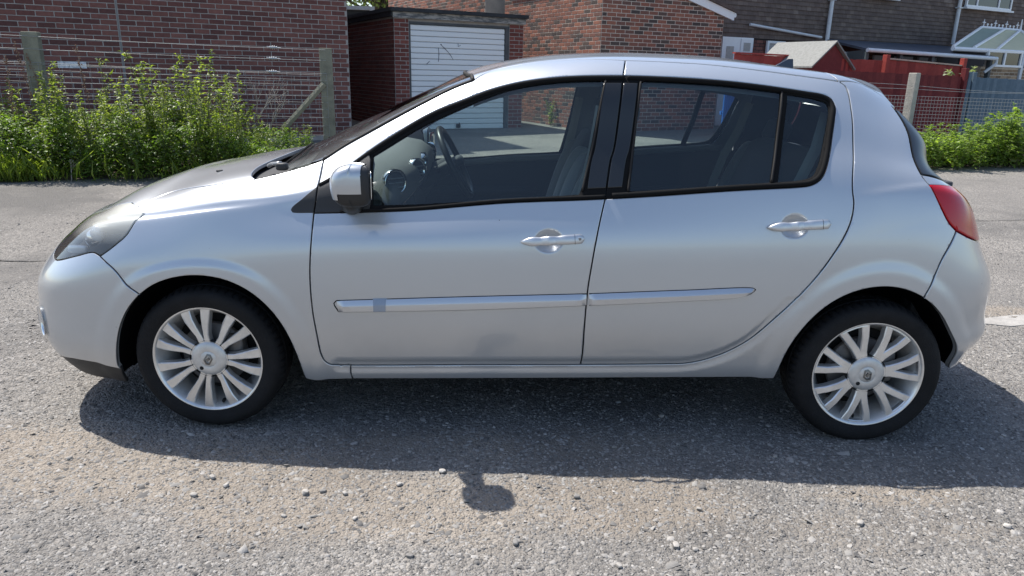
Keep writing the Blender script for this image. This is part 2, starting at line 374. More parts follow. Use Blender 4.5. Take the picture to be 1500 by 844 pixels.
# ---- strips of soil under the weeds, a concrete patch
MAT_SOIL = pmat('soil', (.085, .06, .045), .95, bump=1., bscale=25, vary=.5, vscale=12)
def strip(name, p, q, w0, w1, dz, mat, label, wob=.12, seed=0):
    n = 90; t = np.linspace(0, 1, n); P = np.outer(1-t, p) + np.outer(t, q); d = np.array(q) - np.array(p); d = d/np.linalg.norm(d); nn = np.array([d[1], -d[0]])
    V = []
    for j, w in enumerate(np.linspace(w0, w1, 7)):
        e = wob*(value_noise(t*23, np.full(n, j*3.3), seed + 40) - .5)*2*(1 if j in (0, 6) else .4)
        Q = P + np.outer(w + e, nn); z = terrain(Q[:, 0], Q[:, 1]) + ground_relief(Q[:, 0], Q[:, 1]) + dz + (.05*math.sin(j/6*math.pi) - (.01 if j in (0, 6) else 0))
        V.append(np.column_stack([Q, z]))
    V = np.stack(V); F = [(j*n+i, j*n+i+1, (j+1)*n+i+1, (j+1)*n+i) for j in range(6) for i in range(n-1)]
    return tag(mesh_obj(name, V.reshape(-1, 3), F, mat, smooth=True), label, 'soil', kind='structure')
strip('soil_strip', (-9.5, 4.5), (-2.2, 6.1), .45, -1.6, .012, MAT_SOIL, 'dark soil under the weeds along the brick building', seed=1)
strip('soil_strip', (4.6, 7.6), (10.5, 9.1), .55, -1.4, .012, MAT_SOIL, 'brown soil edge under the weeds behind the car', seed=2)
MAT_JOINT = pmat('tar_joint', (.095, .09, .085), .9)
for pts_, lab in (([(-4.2, 1.62), (-3.4, 1.70), (-2.7, 1.78), (-2.1, 1.80)], 'thin dark joint in the tarmac ahead of the bonnet'), ([(2.2, 3.42), (3.0, 3.55), (4.0, 3.72), (5.4, 3.9)], 'thin dark joint in the tarmac behind the tail light')):
    q = np.array(pts_); t_ = np.linspace(0, 1, 60); Q = np.column_stack([np.interp(t_, np.linspace(0, 1, 4), q[:, 0]), np.interp(t_, np.linspace(0, 1, 4), q[:, 1]) + .03*(value_noise(t_*14, t_*0 + 2.5, 77) - .5)]); wv_ = .003 + .010*value_noise(t_*31, t_*0 + 8.5, 78)
    up_ = np.column_stack([Q[:, 0], Q[:, 1] + wv_]); dn_ = np.column_stack([Q[:, 0], Q[:, 1] - wv_]); Vj = np.vstack([up_, dn_]); Vj = np.column_stack([Vj, terrain(Vj[:, 0], Vj[:, 1]) + ground_relief(Vj[:, 0], Vj[:, 1]) + .003])
    tag(mesh_obj('tarmac_joint', Vj, [(i, i+1, 61+i, 60+i) for i in range(59)], MAT_JOINT), lab, 'tarmac joint', kind='structure')
MAT_CONC = pmat('concrete_patch', (.33, .31, .285), .9, bump=.5, bscale=60, vary=.22, vscale=9)
bm = bmesh.new(); pts = [(2.72, .70), (2.78, .80), (3.0, .88), (3.3, .93), (3.7, .95), (3.72, .78), (3.3, .72), (2.98, .70), (2.85, .66)]
top = [bm.verts.new((x, y, .006)) for x, y in pts]; bot = [bm.verts.new((x*1.0, y, -.03)) for x, y in pts]
bm.faces.new(top)
for i in range(len(pts)): bm.faces.new((top[i], bot[i], bot[(i+1) % len(pts)], top[(i+1) % len(pts)]))
tag(bm_obj('concrete_patch', bm, MAT_CONC), 'pale concrete patch let into the tarmac behind the rear bumper', 'concrete patch', kind='structure')

# ================================================================ BUILDINGS
MAT_MORTAR = pmat('mortar', (.36, .325, .295), .95, bump=.5, bscale=120, vary=.15)
MAT_MORTAR_PALE = pmat('pale_mortar', (.55, .48, .40), .95, bump=.5, bscale=120, vary=.15)
MAT_BRICK_DARK = ramp_mat('dark_red_brick', [(0, (.115, .052, .046)), (.35, (.155, .064, .055)), (.75, (.19, .080, .066)), (1, (.23, .10, .082))], bump=.4, bscale=110, grain=.22, gscale=22)
MAT_BRICK_MIX = ramp_mat('mixed_brick', [(0, (.070, .056, .052)), (.22, (.105, .078, .066)), (.45, (.19, .092, .070)), (.8, (.26, .108, .074)), (1, (.31, .135, .090))], bump=.4, bscale=110, grain=.2, gscale=22)
MAT_BRICK_RED = ramp_mat('garage_brick', [(0, (.14, .048, .040)), (.5, (.19, .062, .050)), (1, (.24, .082, .064))], bump=.4, bscale=110, grain=.2, gscale=22)
MAT_BRICK_BUFF = ramp_mat('buff_brick', [(0, (.15, .10, .065)), (.5, (.26, .18, .115)), (1, (.36, .26, .17))], bump=.4, bscale=110, grain=.2, gscale=22)
def brick_proto(mat, depth=.03):
    bm = bmesh.new(); box(bm, (0, depth/2, 0), (.213, depth, .064), bevel=.004, seg=1)
    me = bpy.data.meshes.new('brick'); bm.to_mesh(me); bm.free(); me.materials.append(mat); return me
def brick_courses(p, q, z0, z1, clip=None, blen=.225, course=.075):
    """brick slots on the wall face p->q: (along, z, length)"""
    L = float(np.hypot(q[0]-p[0], q[1]-p[1])); out = []
    for r in range(int((z1 - z0)/course)):
        z = z0 + (r + .5)*course; s = -blen/2*(r % 2)
        while s < L - .02:
            a, b = max(s, 0), min(s + blen, L)
            if b - a > .05 and (clip is None or clip((a+b)/2, z)): out.append(((a+b)/2, z, b - a))
            s += blen
    return out
def lay_bricks(parent, faces, mat, budget=300, see=lambda x, y: 0 < x < 1500 and y < 215):
    """faces: list of (p, q, slots). The bricks that show largest become parts, the others one joined part."""
    me = brick_proto(mat); jobs = []
    for p, q, slots in faces:
        d = np.array(q, float) - np.array(p, float); d /= np.linalg.norm(d); n = np.array([d[1], -d[0]]); ang = math.atan2(d[1], d[0])
        for s, z, w in slots:
            P = np.array([p[0] + d[0]*s, p[1] + d[1]*s, z]); x, y = px_of(P)
            jobs.append((0 if see(x, y) else 1, np.linalg.norm(P - np.array(CAM_POS)), P, ang, n, w))
    jobs.sort(key=lambda j: (j[0], j[1]))
    bv = np.array([v.co for v in me.vertices]); bf = [tuple(pl.vertices) for pl in me.polygons]; V = []; F = []
    for i, (_, _, P, ang, n, w) in enumerate(jobs):
        pr = RNG.uniform(-.001, .003)
        if i < budget and jobs[i][0] == 0:
            o = link(bpy.data.objects.new('brick', me), parent)
            o.location = (P[0] + n[0]*(.0035 + pr*.7), P[1] + n[1]*(.0035 + pr*.7), P[2]); o.rotation_euler = (0, RNG.normal(0, .004), ang); o.scale.x = (w - .012)/.213
        else:
            c, s = math.cos(ang), math.sin(ang); q = bv*np.array([(w - .012)/.213, 1, 1])
            q = np.column_stack([q[:, 0]*c - q[:, 1]*s, q[:, 0]*s + q[:, 1]*c, q[:, 2]]) + P + np.array([n[0], n[1], 0])*(.0035 + pr*.7)
            F += [tuple(k + len(V)*len(bv) for k in t) for t in bf]; V.append(q)
    if V:
        o = mesh_obj('brickwork', np.concatenate(V), F, mat, parent); o['kind'] = 'stuff'
# each building's parts live in world coordinates under an Empty at the building's base
def thing(name, loc, label, cat, group=None):
    o = empty(name, loc); tag(o, label, cat, group); o['_inv'] = 0
    return o
def settle(root):
    """children were modelled in world coordinates: keep them there"""
    for c in root.children:
        c.matrix_parent_inverse = Matrix.Translation(root.location).inverted()
    if '_inv' in root: del root['_inv']
def P2(o, a, b=0.): return (float(o[0] + E1[0]*a + E2[0]*b), float(o[1] + E1[1]*a + E2[1]*b))
MAT_WHITE = pmat('white_upvc', (.78, .79, .80), .35, vary=.04)
MAT_GREYWHITE = pmat('weathered_white_board', (.66, .66, .64), .6, vary=.2, vscale=7, bump=.3)
MAT_FELT = pmat('roofing_felt', (.035, .038, .042), .9, bump=.6, bscale=60, vary=.3)
MAT_TILEROOF = pmat('brown_roof_tile', (.10, .075, .065), .85, bump=.6, vary=.3)
MAT_DARKGLASS = pmat('dark_window_glass', (.018, .022, .026), .06, spec=.8)
MAT_CURTAIN = pmat('net_curtain', (.42, .40, .37), .9, vary=.15, vscale=30)
MAT_GREYMETAL = pmat('grey_rainwater_pipe', (.62, .64, .66), .4, vary=.08)

# ---- dark red brick building behind the wire fence
LB = (-3.03, 9.45)
lb = thing('brick_building', (*P2(LB, -4.5), .1), 'dark red brick building with blank side wall behind the wire fence', 'building')
bm = bmesh.new(); hexa(bm, P2(LB, -9.5), LB, -.1, 4.3, -8, 0); bm_obj('wall', bm, MAT_MORTAR, lb)
bm = bmesh.new(); hexa(bm, P2(LB, -9.5, 2.6), P2(LB, -.01, 2.6), 4.42, 9.0, -5.4, 0); bm_obj('unseen_shade_block', bm, MAT_BRICK_DARK, lb)  # unseen block, added to cast shade on the garage side and forecourt
bm = bmesh.new(); hexa(bm, P2(LB, -9.6), P2(LB, .1), 4.3, 4.42, -8.1, .12); bm_obj('roof', bm, MAT_FELT, lb)  # unseen roof slab, added to block the sun
jx = -3.42     # movement joint, metres left of the corner
def lb_slots(a0, a1): return [(s, z, w) for s, z, w in brick_courses(P2(LB, a0), P2(LB, a1), .3, 4.25)]
lay_bricks(lb, [(P2(LB, -9.5), P2(LB, jx - .012), lb_slots(-9.5, jx - .012)), (P2(LB, jx + .012), LB, lb_slots(jx + .012, 0)), (LB, P2(LB, 0, 7.9), brick_courses(LB, P2(LB, 0, 7.9), .3, 4.25))],
           MAT_BRICK_DARK, see=lambda x, y: 0 < x < 512 and 0 < y < 125)
bm = bmesh.new(); hexa(bm, P2(LB, jx - .008), P2(LB, jx + .008), .3, 4.25, 0, .005); bm_obj('movement_joint', bm, pmat('joint_sealant', (.22, .21, .21), .7), lb)
bm = bmesh.new(); c = P2(LB, -4.08)
hexa(bm, P2(LB, -4.26), P2(LB, -3.9), 1.335, 1.425, 0, .02); bm_obj('vent_cover', bm, pmat('chipped_white_vent', (.62, .64, .66), .7, vary=.45, vscale=28), lb)
settle(lb)

# ---- flat-roofed garage with white up-and-over door
GA = (-2.47, 10.77); GW = 2.74
ga = thing('garage', (*P2(GA, GW/2), .3), 'flat roofed red brick garage with peeling white slatted door', 'garage')
bm = bmesh.new()
hexa(bm, GA, P2(GA, .29), .1, 2.36, -.22, 0); hexa(bm, P2(GA, 2.42), P2(GA, GW), .1, 2.36, -.22, 0)
hexa(bm, P2(GA, 0, 5.2), P2(GA, 0, .2205), .1, 2.36, -.22, 0); hexa(bm, P2(GA, GW, .2205), P2(GA, GW, 5.2), .1, 2.36, -.22, 0)
hexa(bm, P2(GA, GW - .225, 5.2), P2(GA, .225, 5.2), .1, 2.36, -.22, 0); hexa(bm, P2(GA, .29), P2(GA, 2.42), 2.285, 2.36, -.2, -.03)
bm_obj('wall', bm, MAT_MORTAR, ga)
lay_bricks(ga, [(GA, P2(GA, .29), brick_courses(GA, P2(GA, .29), .3, 2.36)), (P2(GA, 2.42), P2(GA, GW), brick_courses(P2(GA, 2.42), P2(GA, GW), .3, 2.36)),
                (P2(GA, 0, 5.2), P2(GA, 0, .0), brick_courses(P2(GA, 0, 5.2), P2(GA, 0, 0), .3, 2.36))], MAT_BRICK_RED, budget=260, see=lambda x, y: 500 < x < 775 and y < 215)
bm = bmesh.new(); hexa(bm, P2(GA, -.09), P2(GA, GW + .06), 2.445, 2.51, -5.4, .11); bm_obj('roof', bm, MAT_FELT, ga)
def peeling():
    m, n, l, b = nodes_of('peeling_fascia'); tc = n.new('ShaderNodeNewGeometry')
    no = n.new('ShaderNodeTexNoise'); no.inputs['Scale'].default_value = 5; no.inputs['Detail'].default_value = 9; no.inputs['Roughness'].default_value = .7
    mp = n.new('ShaderNodeMapping'); mp.inputs['Scale'].default_value = (1, 1, 5); l.new(tc.outputs['Position'], mp.inputs[0]); l.new(mp.outputs[0], no.inputs['Vector'])
    cr = n.new('ShaderNodeValToRGB'); cr.color_ramp.elements[0].position = .46; cr.color_ramp.elements[0].color = (.115, .12, .125, 1); cr.color_ramp.elements[1].position = .56; cr.color_ramp.elements[1].color = (.38, .36, .33, 1)
    l.new(no.outputs[0], cr.inputs[0]); l.new(cr.outputs[0], b.inputs['Base Color']); b.inputs['Roughness'].default_value = .85; return m
bm = bmesh.new(); hexa(bm, P2(GA, -.03), P2(GA, GW + .03), 2.335, 2.443, .003, .045); bm_obj('fascia_board', bm, peeling(), ga)
bm = bmesh.new(); hexa(bm, P2(GA, -.045, 5.2), P2(GA, -.045, -.03), 2.36, 2.443, -.01, .02); bm_obj('fascia_board', bm, MAT_FELT, ga)
MAT_FRAMEWOOD = pmat('dark_grey_timber', (.075, .08, .085), .7, vary=.25, bump=.3)
bm = bmesh.new(); hexa(bm, P2(GA, .292), P2(GA, .325), .27, 2.24, -.12, -.01); hexa(bm, P2(GA, 2.335), P2(GA, 2.418), .27, 2.24, -.12, -.01); hexa(bm, P2(GA, .292), P2(GA, 2.418), 2.242, 2.283, -.12, -.01)
bm_obj('door_frame', bm, MAT_FRAMEWOOD, ga)
def chipped_white():
    m, n, l, b = nodes_of('chipped_white_paint'); ge = n.new('ShaderNodeNewGeometry')
    mp = n.new('ShaderNodeMapping'); mp.inputs['Scale'].default_value = (1.3, 1.3, 14); l.new(ge.outputs['Position'], mp.inputs[0])
    no = n.new('ShaderNodeTexNoise'); no.inputs['Scale'].default_value = 3.2; no.inputs['Detail'].default_value = 9; no.inputs['Roughness'].default_value = .72; l.new(mp.outputs[0], no.inputs['Vector'])
    cr = n.new('ShaderNodeValToRGB'); cr.color_ramp.elements[0].position = .30; cr.color_ramp.elements[0].color = (.10, .11, .13, 1); cr.color_ramp.elements[1].position = .335; cr.color_ramp.elements[1].color = (.80, .81, .81, 1)
    l.new(no.outputs[0], cr.inputs[0]); l.new(cr.outputs[0], b.inputs['Base Color']); b.inputs['Roughness'].default_value = .5; return m
MAT_CHIPPED = chipped_white()
bm = bmesh.new(); hexa(bm, P2(GA, .327), P2(GA, 2.333), .285, 2.238, -.085, -.06); gdoor = bm_obj('garage_door', bm, pmat('door_shadow_gap', (.16, .17, .185), .8), ga)
zz = np.linspace(.295, 2.236, 20)
for i in range(19):
    bm = bmesh.new(); za, zb = zz[i] + .0025, zz[i+1] - .0025
    p, q = P2(GA, .335), P2(GA, 2.325); d = E1; n_ = N1
    prof = [(-.058, za), (-.040, za + .002), (-.030, za + .012), (-.034, zb - .012), (-.046, zb - .001), (-.058, zb)]
    A = [bm.verts.new((p[0] + n_[0]*w, p[1] + n_[1]*w, z)) for w, z in prof]; B = [bm.verts.new((q[0] + n_[0]*w, q[1] + n_[1]*w, z)) for w, z in prof]
    for k in range(5): bm.faces.new((A[k], B[k], B[k+1], A[k+1]))
    bm.faces.new(A[::-1]); bm.faces.new(B); bm.faces.new((A[0], A[5], B[5], B[0]))
    bm_obj('door_slat', bm, MAT_CHIPPED, gdoor)
bm = bmesh.new()
hx = P2(GA, 1.30); box(bm, (hx[0] + N1[0]*.0, hx[1] + N1[1]*.0, .36), (.09, .03, .07), rot=rotz(A29), bevel=.006); bar(bm, (hx[0], hx[1], .36), (hx[0] + N1[0]*.04, hx[1] + N1[1]*.04, .36), .014)
box(bm, (hx[0] + N1[0]*.045, hx[1] + N1[1]*.045, .375), (.018, .016, .11), rot=rotz(A29), bevel=.004); bm_obj('handle', bm, pmat('black_handle', (.02, .02, .022), .4), gdoor)
def gd(px, py):   # a point on the door face
    P0 = np.array([GA[0], GA[1], 0]) + np.array([N1[0], N1[1], 0])*(-.0285); n3 = np.array([N1[0], N1[1], 0]); dd = np.array(_F + ((px - 750)/CAM_F)*_R2 + ((422 - py)/CAM_F)*_U2)
    return np.array(CAM_POS) + ((P0 - np.array(CAM_POS)) @ n3)/(dd @ n3)*dd
parts_ = []
for seg in ([(645.5, 65.5), (651, 70.5), (657, 77), (661, 82.5), (664, 88)], [(642.5, 70), (643, 80), (642.3, 90.5)], [(629.5, 89.5), (625, 94)], [(671, 64), (671.3, 68.5), (674.5, 66.5)]):
    parts_.append(tube_arrays([gd(*s) for s in seg], [.004, .006, .005, .0045, .003][:len(seg)], n=5))
parts_.append(superq(gd(646, 65.3), (.03, .006, .02), 1, 1, nu=10, nv=6))
v, f = merge(parts_); mesh_obj('pen_marks', v, f, pmat('dark_pen_marks', (.04, .045, .09), .7), gdoor)
settle(ga)

# ---- house of mixed orange and brown brick, seen on its corner
HO = (1.42, 11.34); HW = 3.10; HD = 4.0
ho = thing('brick_house', (*P2(HO, 1.5, 2), .3), 'mixed red and brown brick house corner with white bargeboard', 'house')
tn = math.tan(math.radians(14.5)); gz = lambda a: 2.70 + (HW + .05 - a)*tn     # gable line
bm = bmesh.new(); p0, p1 = HO, P2(HO, HW)
vs = []
for b_ in (0, HD):
    a_, c_ = P2(HO, 0, b_), P2(HO, HW, b_)
    vs.append([bm.verts.new((*a_, .05)), bm.verts.new((*c_, .05)), bm.verts.new((*c_, gz(HW) - .03)), bm.verts.new((*a_, gz(0) - .03))])
f_, b_ = vs
bm.faces.new(f_); bm.faces.new(b_[::-1])
for i in range(4): bm.faces.new((f_[i], b_[i], b_[(i+1) % 4], f_[(i+1) % 4]))
bm_obj('wall', bm, MAT_MORTAR_PALE, ho)
lay_bricks(ho, [(p0, p1, brick_courses(p0, p1, .3, 3.5, clip=lambda s, z: z + .05 < gz(s))), (P2(HO, 0, HD), HO, brick_courses(P2(HO, 0, HD), HO, .3, 3.4))], MAT_BRICK_MIX, see=lambda x, y: 742 < x < 1060 and 0 < y < 90)
bm = bmesh.new(); hexa(bm, P2(HO, .3), P2(HO, HW + .24), gz(.3) - .10, gz(.3) + .06, .004, .05, gz(HW + .24) - .10, gz(HW + .24) + .06); bm_obj('bargeboard', bm, MAT_WHITE, ho)
bm = bmesh.new(); hexa(bm, P2(HO, -.2), P2(HO, HW + .28), gz(-.2) + .065, gz(-.2) + .13, -HD, .09, gz(HW + .28) + .065, gz(HW + .28) + .13); bm_obj('roof', bm, MAT_TILEROOF, ho)
bm = bmesh.new(); gq = P2(HO, HW + .27); bar(bm, (*P2(HO, HW + .27, -.03), 2.66), (*P2(HO, HW + .27, HD), 2.66), .05, 10); bm_obj('gutter', bm, MAT_WHITE, ho)
settle(ho)

# ---- brick house further back, left of that corner
RO = P2(HO, -.25, 4.55)
ro = thing('brick_house', (*P2(RO, 1, 4), .3), 'plain brown brick house wall rising behind the garage roof', 'house')
bm = bmesh.new(); hexa(bm, P2(RO, 0, 7), RO, .05, 6.2, -4, 0); bm_obj('wall', bm, MAT_MORTAR_PALE, ro)
lay_bricks(ro, [(P2(RO, 0, 7), RO, brick_courses(P2(RO, 0, 7), RO, 1.6, 6.1))], MAT_BRICK_MIX, budget=150, see=lambda x, y: 620 < x < 745 and 0 < y < 24)
bm = bmesh.new(); hexa(bm, P2(RO, -.2, 7.2), P2(RO, -.2, -.2), 6.2, 6.35, -4.6, .1); bm_obj('roof', bm, MAT_TILEROOF, ro)
settle(ro)

# ---- neighbouring flat roof peeping out between the brick building and the garage
nr = thing('garage', (-5.3, 17.4, .3), 'garage with a white edged flat roof seen in the gap beside the brick building', 'garage')
bm = bmesh.new(); hexa(bm, (-6.9, 16.4), (-4.2, 17.0), .2, 2.70, -4, 0); bm_obj('wall', bm, MAT_MORTAR, nr)
bm = bmesh.new(); hexa(bm, (-7.0, 16.3), (-4.05, 16.95), 2.70, 2.90, -4, .1); bm_obj('fascia_board', bm, pmat('dark_fascia', (.05, .055, .06), .7), nr)
bm = bmesh.new(); hexa(bm, (-7.05, 16.2), (-4.0, 16.9), 2.90, 2.99, -4.1, .18); bm_obj('roof', bm, MAT_GREYWHITE, nr)
bm = bmesh.new(); bar(bm, (-4.06, 16.74, 2.6), (-4.06, 16.74, 2.93), .045); bm_obj('downpipe', bm, MAT_GREYWHITE, nr)
settle(nr)

# ---- long tile-hung house across the gardens
FO = np.array([7.35, 15.55])
def FU(a, b=0.): return P2(FO, a, b)
fh = thing('tile_hung_house', (*FU(3, 2), .3), 'long house faced with rows of dark brown tiles and white downpipes', 'house')
bm = bmesh.new(); hexa(bm, FU(-4.2), FU(13.5), 0, 6.2, -7, 0); bm_obj('wall', bm, pmat('tile_backing', (.035, .03, .03), .9), fh)
bm = bmesh.new(); hexa(bm, FU(-4.5), FU(13.8), 6.2, 6.35, -7.4, .4); bm_obj('roof', bm, MAT_TILEROOF, fh)
MAT_HUNG = ramp_mat('hung_tile', [(0, (.115, .086, .075)), (.5, (.14, .106, .091)), (.96, (.168, .128, .108)), (1, (.22, .175, .15))], rough=.8, bump=.4, bscale=60, grain=.25, gscale=9)
V = []; F = []; tw = .172
for r in range(int((5.2 - 2.30)/.098)):
    z = 2.30 + r*.098
    for i in range(int(17.5/tw)):
        a = -4.15 + i*tw + (tw/2 if r % 2 else 0); j = RNG.uniform(0, .002); k = len(V)
        for (da, zz_, w) in ((.002, z - .02, .034 + j), (tw - .002, z - .02, .034 + j), (tw - .002, z + .1, .012), (.002, z + .1, .012), (.002, z - .02, .018), (tw - .002, z - .02, .018)):
            p = FU(a + da); V.append((p[0] + N1[0]*w, p[1] + N1[1]*w, zz_))
        F += [(k, k+1, k+2, k+3), (k+4, k+5, k+1, k)]
o = mesh_obj('hung_tiles', V, F, MAT_HUNG, fh); o['kind'] = 'stuff'
V = []; lay_bricks(fh, [(FU(-4.2), FU(2.4), brick_courses(FU(-4.2), FU(2.4), .3, 2.28))], MAT_BRICK_DARK, budget=0)
def window(parent, a0, a1, z0, z1, bars=(), w=.0, inner=MAT_DARKGLASS, fw=.055, sill=True):
    bm = bmesh.new()
    for s in ((a0, a0 + fw), (a1 - fw, a1)) + tuple((b - fw/2, b + fw/2) for b in bars): hexa(bm, FU(s[0]), FU(s[1]), z0 + fw, z1 - fw, w + .012, w + .07)
    hexa(bm, FU(a0), FU(a1), z0, z0 + fw, w + .012, w + .07); hexa(bm, FU(a0), FU(a1), z1 - fw, z1, w + .012, w + .07)
    fr = bm_obj('window', bm, MAT_WHITE, parent)
    bm = bmesh.new(); hexa(bm, FU(a0 + .02), FU(a1 - .02), z0 + .02, z1 - .02, w + .014, w + .045); bm_obj('pane', bm, inner, fr)
    if sill:
        bm = bmesh.new(); hexa(bm, FU(a0 - .05), FU(a1 + .05), z0 - .05, z0 - .003, w + .005, w + .13); bm_obj('sill', bm, MAT_WHITE, fr)
    return fr
def fa(px, py, off=0.):     # distance along the far wall (at offset off toward the camera) and height, for one sight line
    P0 = np.array([FO[0] + N1[0]*off, FO[1] + N1[1]*off, 0]); n3 = np.array([N1[0], N1[1], 0]); dd = np.array(_F + ((px - 750)/CAM_F)*_R2 + ((422 - py)/CAM_F)*_U2)
    P = np.array(CAM_POS) + ((P0 - np.array(CAM_POS)) @ n3)/(dd @ n3)*dd
    return float((P[0]-FO[0])*E1[0] + (P[1]-FO[1])*E1[1]), float(P[2])
window(fh, fa(1412, 0)[0], fa(1477, 10)[0], 3.40, 4.5, bars=(fa(1428, 0)[0], fa(1460, 0)[0]), w=.03)
window(fh, fa(1262, 0)[0], fa(1309, 0)[0], 3.42, 4.5, bars=(fa(1285, 0)[0],), w=.03)
window(fh, fa(1121, 60)[0], fa(1147, 60)[0], .95, 2.24, inner=MAT_CURTAIN, w=.02)
# white door and its side light
a0, a1, a2 = fa(1056, 65)[0], fa(1081, 65)[0], fa(1101, 65)[0]
bm = bmesh.new(); hexa(bm, FU(a0), FU(a2), .3, 2.28, .005, .05); dr = bm_obj('door', bm, MAT_WHITE, fh)
bm = bmesh.new(); hexa(bm, FU(a0 + .13), FU(a1 - .17), 1.2, 2.08, .052, .06); bm_obj('pane', bm, MAT_CURTAIN, dr)
bm = bmesh.new(); hexa(bm, FU(a1 + .03), FU(a2 - .03), 1.92, 2.25, .052, .07); hexa(bm, FU(a1 + .10), FU(a2 - .10), 1.98, 2.18, .071, .075)
bm_obj('window_frame', bm, [MAT_WHITE], dr)
bm = bmesh.new(); hexa(bm, FU(a1 + .11), FU(a2 - .11), 1.99, 2.17, .0752, .079); bm_obj('pane', bm, MAT_CURTAIN, dr)
# downpipes and a sloping waste pipe
for px0, px1, zb, zt in ((1212, 1206, 2.3, 6.2), (1402, 1391, 2.4, 6.2)):
    bm = bmesh.new(); a = fa(px1, 58)[0]; p = FU(a); q = (p[0] + N1[0]*.11, p[1] + N1[1]*.11)
    bar(bm, (*q, zb), (*q, zt), .05, 12); box(bm, (*q, zb + .95), (.16, .12, .03), rot=rotz(A29)); box(bm, (*q, zb + 2.6), (.16, .12, .03), rot=rotz(A29)); bm_obj('downpipe', bm, MAT_GREYMETAL, fh)
bm = bmesh.new(); u0, z0_ = fa(1099, 36, .1); u1, z1_ = fa(1203, 55, .1); p = P2(FO + N1*.1, u0); q = P2(FO + N1*.1, u1); bar(bm, (*p, z0_), (*q, z1_), .032, 10); bm_obj('waste_pipe', bm, MAT_GREYMETAL, fh)
# lean-to with a dark roof and a white gutter
lt0, lt1 = 0.05, 4.95
bm = bmesh.new(); OFF = FO + N1*2.6
p, q = P2(FO, lt0), P2(FO, lt1 + .2); p2, q2 = P2(OFF, lt0 + 1.25), P2(OFF, lt1 + .75)
p2, q2 = P2(OFF, fa(1268, 71, 2.6)[0]), P2(OFF, fa(1457, 86, 2.6)[0])
zt, ze = 2.36, 2.03
T_ = [bm.verts.new((*p, zt)), bm.verts.new((*q, zt)), bm.verts.new((*q2, ze - .03)), bm.verts.new((*p2, ze))]; Bt = [bm.verts.new((v_.co.x, v_.co.y, v_.co.z - .05)) for v_ in T_]
bm.faces.new(T_); bm.faces.new(Bt[::-1])
for i in range(4): bm.faces.new((T_[i], Bt[i], Bt[(i+1) % 4], T_[(i+1) % 4]))
lr = bm_obj('lean_to_roof', bm, pmat('slate_grey_sheet', (.075, .09, .12), .45, vary=.3, vscale=5), fh)
bm = bmesh.new(); g0 = (p2[0] + N1[0]*.05, p2[1] + N1[1]*.05, ze - .035); g1 = (q2[0] + N1[0]*.05, q2[1] + N1[1]*.05, ze - .085); bar(bm, g0, g1, .042, 10); bm_obj('gutter', bm, MAT_GREYMETAL, lr)
bm = bmesh.new(); bar(bm, g1, (g1[0], g1[1], ze - .22), .035); bar(bm, (g1[0], g1[1], ze - .2), (g1[0] - .25, g1[1] - .02, ze - .4), .035); bm_obj('downpipe', bm, MAT_GREYMETAL, lr)
bm = bmesh.new()
for s in np.linspace(.02, .98, 5):
    c = (p2[0]*(1-s) + q2[0]*s - N1[0]*.05, p2[1]*(1-s) + q2[1]*s - N1[1]*.05); box(bm, (*c, 1.1), (.09, .09, 1.8), rot=rotz(A29))
bm_obj('post', bm, pmat('dark_post', (.06, .07, .075), .7), lr)
bm = bmesh.new(); hexa(bm, (p[0], p[1]), (p2[0], p2[1]), .3, 2.0, -.03, 0); bm_obj('side_screen', bm, pmat('grey_green_glazing', (.10, .13, .135), .15, spec=.8), lr)
bm = bmesh.new(); hexa(bm, (p[0]*.45 + p2[0]*.55, p[1]*.45 + p2[1]*.55), (p[0]*.42 + p2[0]*.58, p[1]*.42 + p2[1]*.58), .3, 2.0, .001, .03); bm_obj('glazing_bar', bm, MAT_WHITE, lr)
for px0, px1 in ((1281, 1296), (1313, 1338), (1347, 1373)):
    bm = bmesh.new(); a_, b_ = fa(px0, 82, 1.2)[0], fa(px1, 82, 1.2)[0]; O2 = FO + N1*1.2
    hexa(bm, P2(O2, a_), P2(O2, b_), 1.3, 1.97, -.05, 0); bm_obj('stored_panel', bm, pmat('pale_grey_panel', (.40, .44, .48), .6), lr)
# conservatory
cz = 2.16; CF = FO + N1*2.4
c0, c1 = fa(1396, 70, 2.4)[0] + .0, fa(1500, 74, 2.4)[0] + 1.2
cb = thing('conservatory', (*P2(CF, 4.5), .3), 'conservatory with pale green hipped glass roof and ridge finials', 'conservatory')
R1 = FO + N1*1.25; r0, zr0 = fa(1437, 45, 1.25); r1, zr1 = fa(1495, 42, 1.25)
E0, E1_, K0, K1 = P2(CF, c0), P2(CF, c1), P2(R1, r0), P2(R1, r1)
EB = P2(FO, fa(1398, 66)[0]); zr = (zr0 + zr1)/2
MAT_POLY = pmat('cream_polycarbonate', (.56, .54, .36), .5, spec=.2, vary=.06)
MAT_POLYG = pmat('green_polycarbonate', (.27, .32, .26), .5, spec=.2, vary=.08)
def quad(name, pts, mat, parent, th=.02):
    bm = bmesh.new(); vs = [bm.verts.new(p) for p in pts]; fc = bm.faces.new(vs)
    r = bmesh.ops.extrude_face_region(bm, geom=[fc]); bmesh.ops.translate(bm, vec=(0, 0, -th), verts=[g_ for g_ in r['geom'] if isinstance(g_, bmesh.types.BMVert)])
    return bm_obj(name, bm, mat, parent)
lerp = lambda a, b, t: tuple(a[i]*(1-t) + b[i]*t for i in range(2))
eb = [E0] + [P2(CF, fa(px, 70, 2.4)[0]) for px in (1427, 1462)] + [E1_]; kb = [K0, P2(R1, fa(1472, 44, 1.25)[0]), K1, K1]
for i in range(2): quad('roof_panel', [(*eb[i], cz), (*eb[i+1], cz), (*kb[i+1], zr), (*kb[i], zr)], MAT_POLYG if i == 0 else MAT_POLY, cb)
quad('roof_panel', [(*eb[2], cz), (*E1_, cz), (*K1, zr)], MAT_POLY, cb)
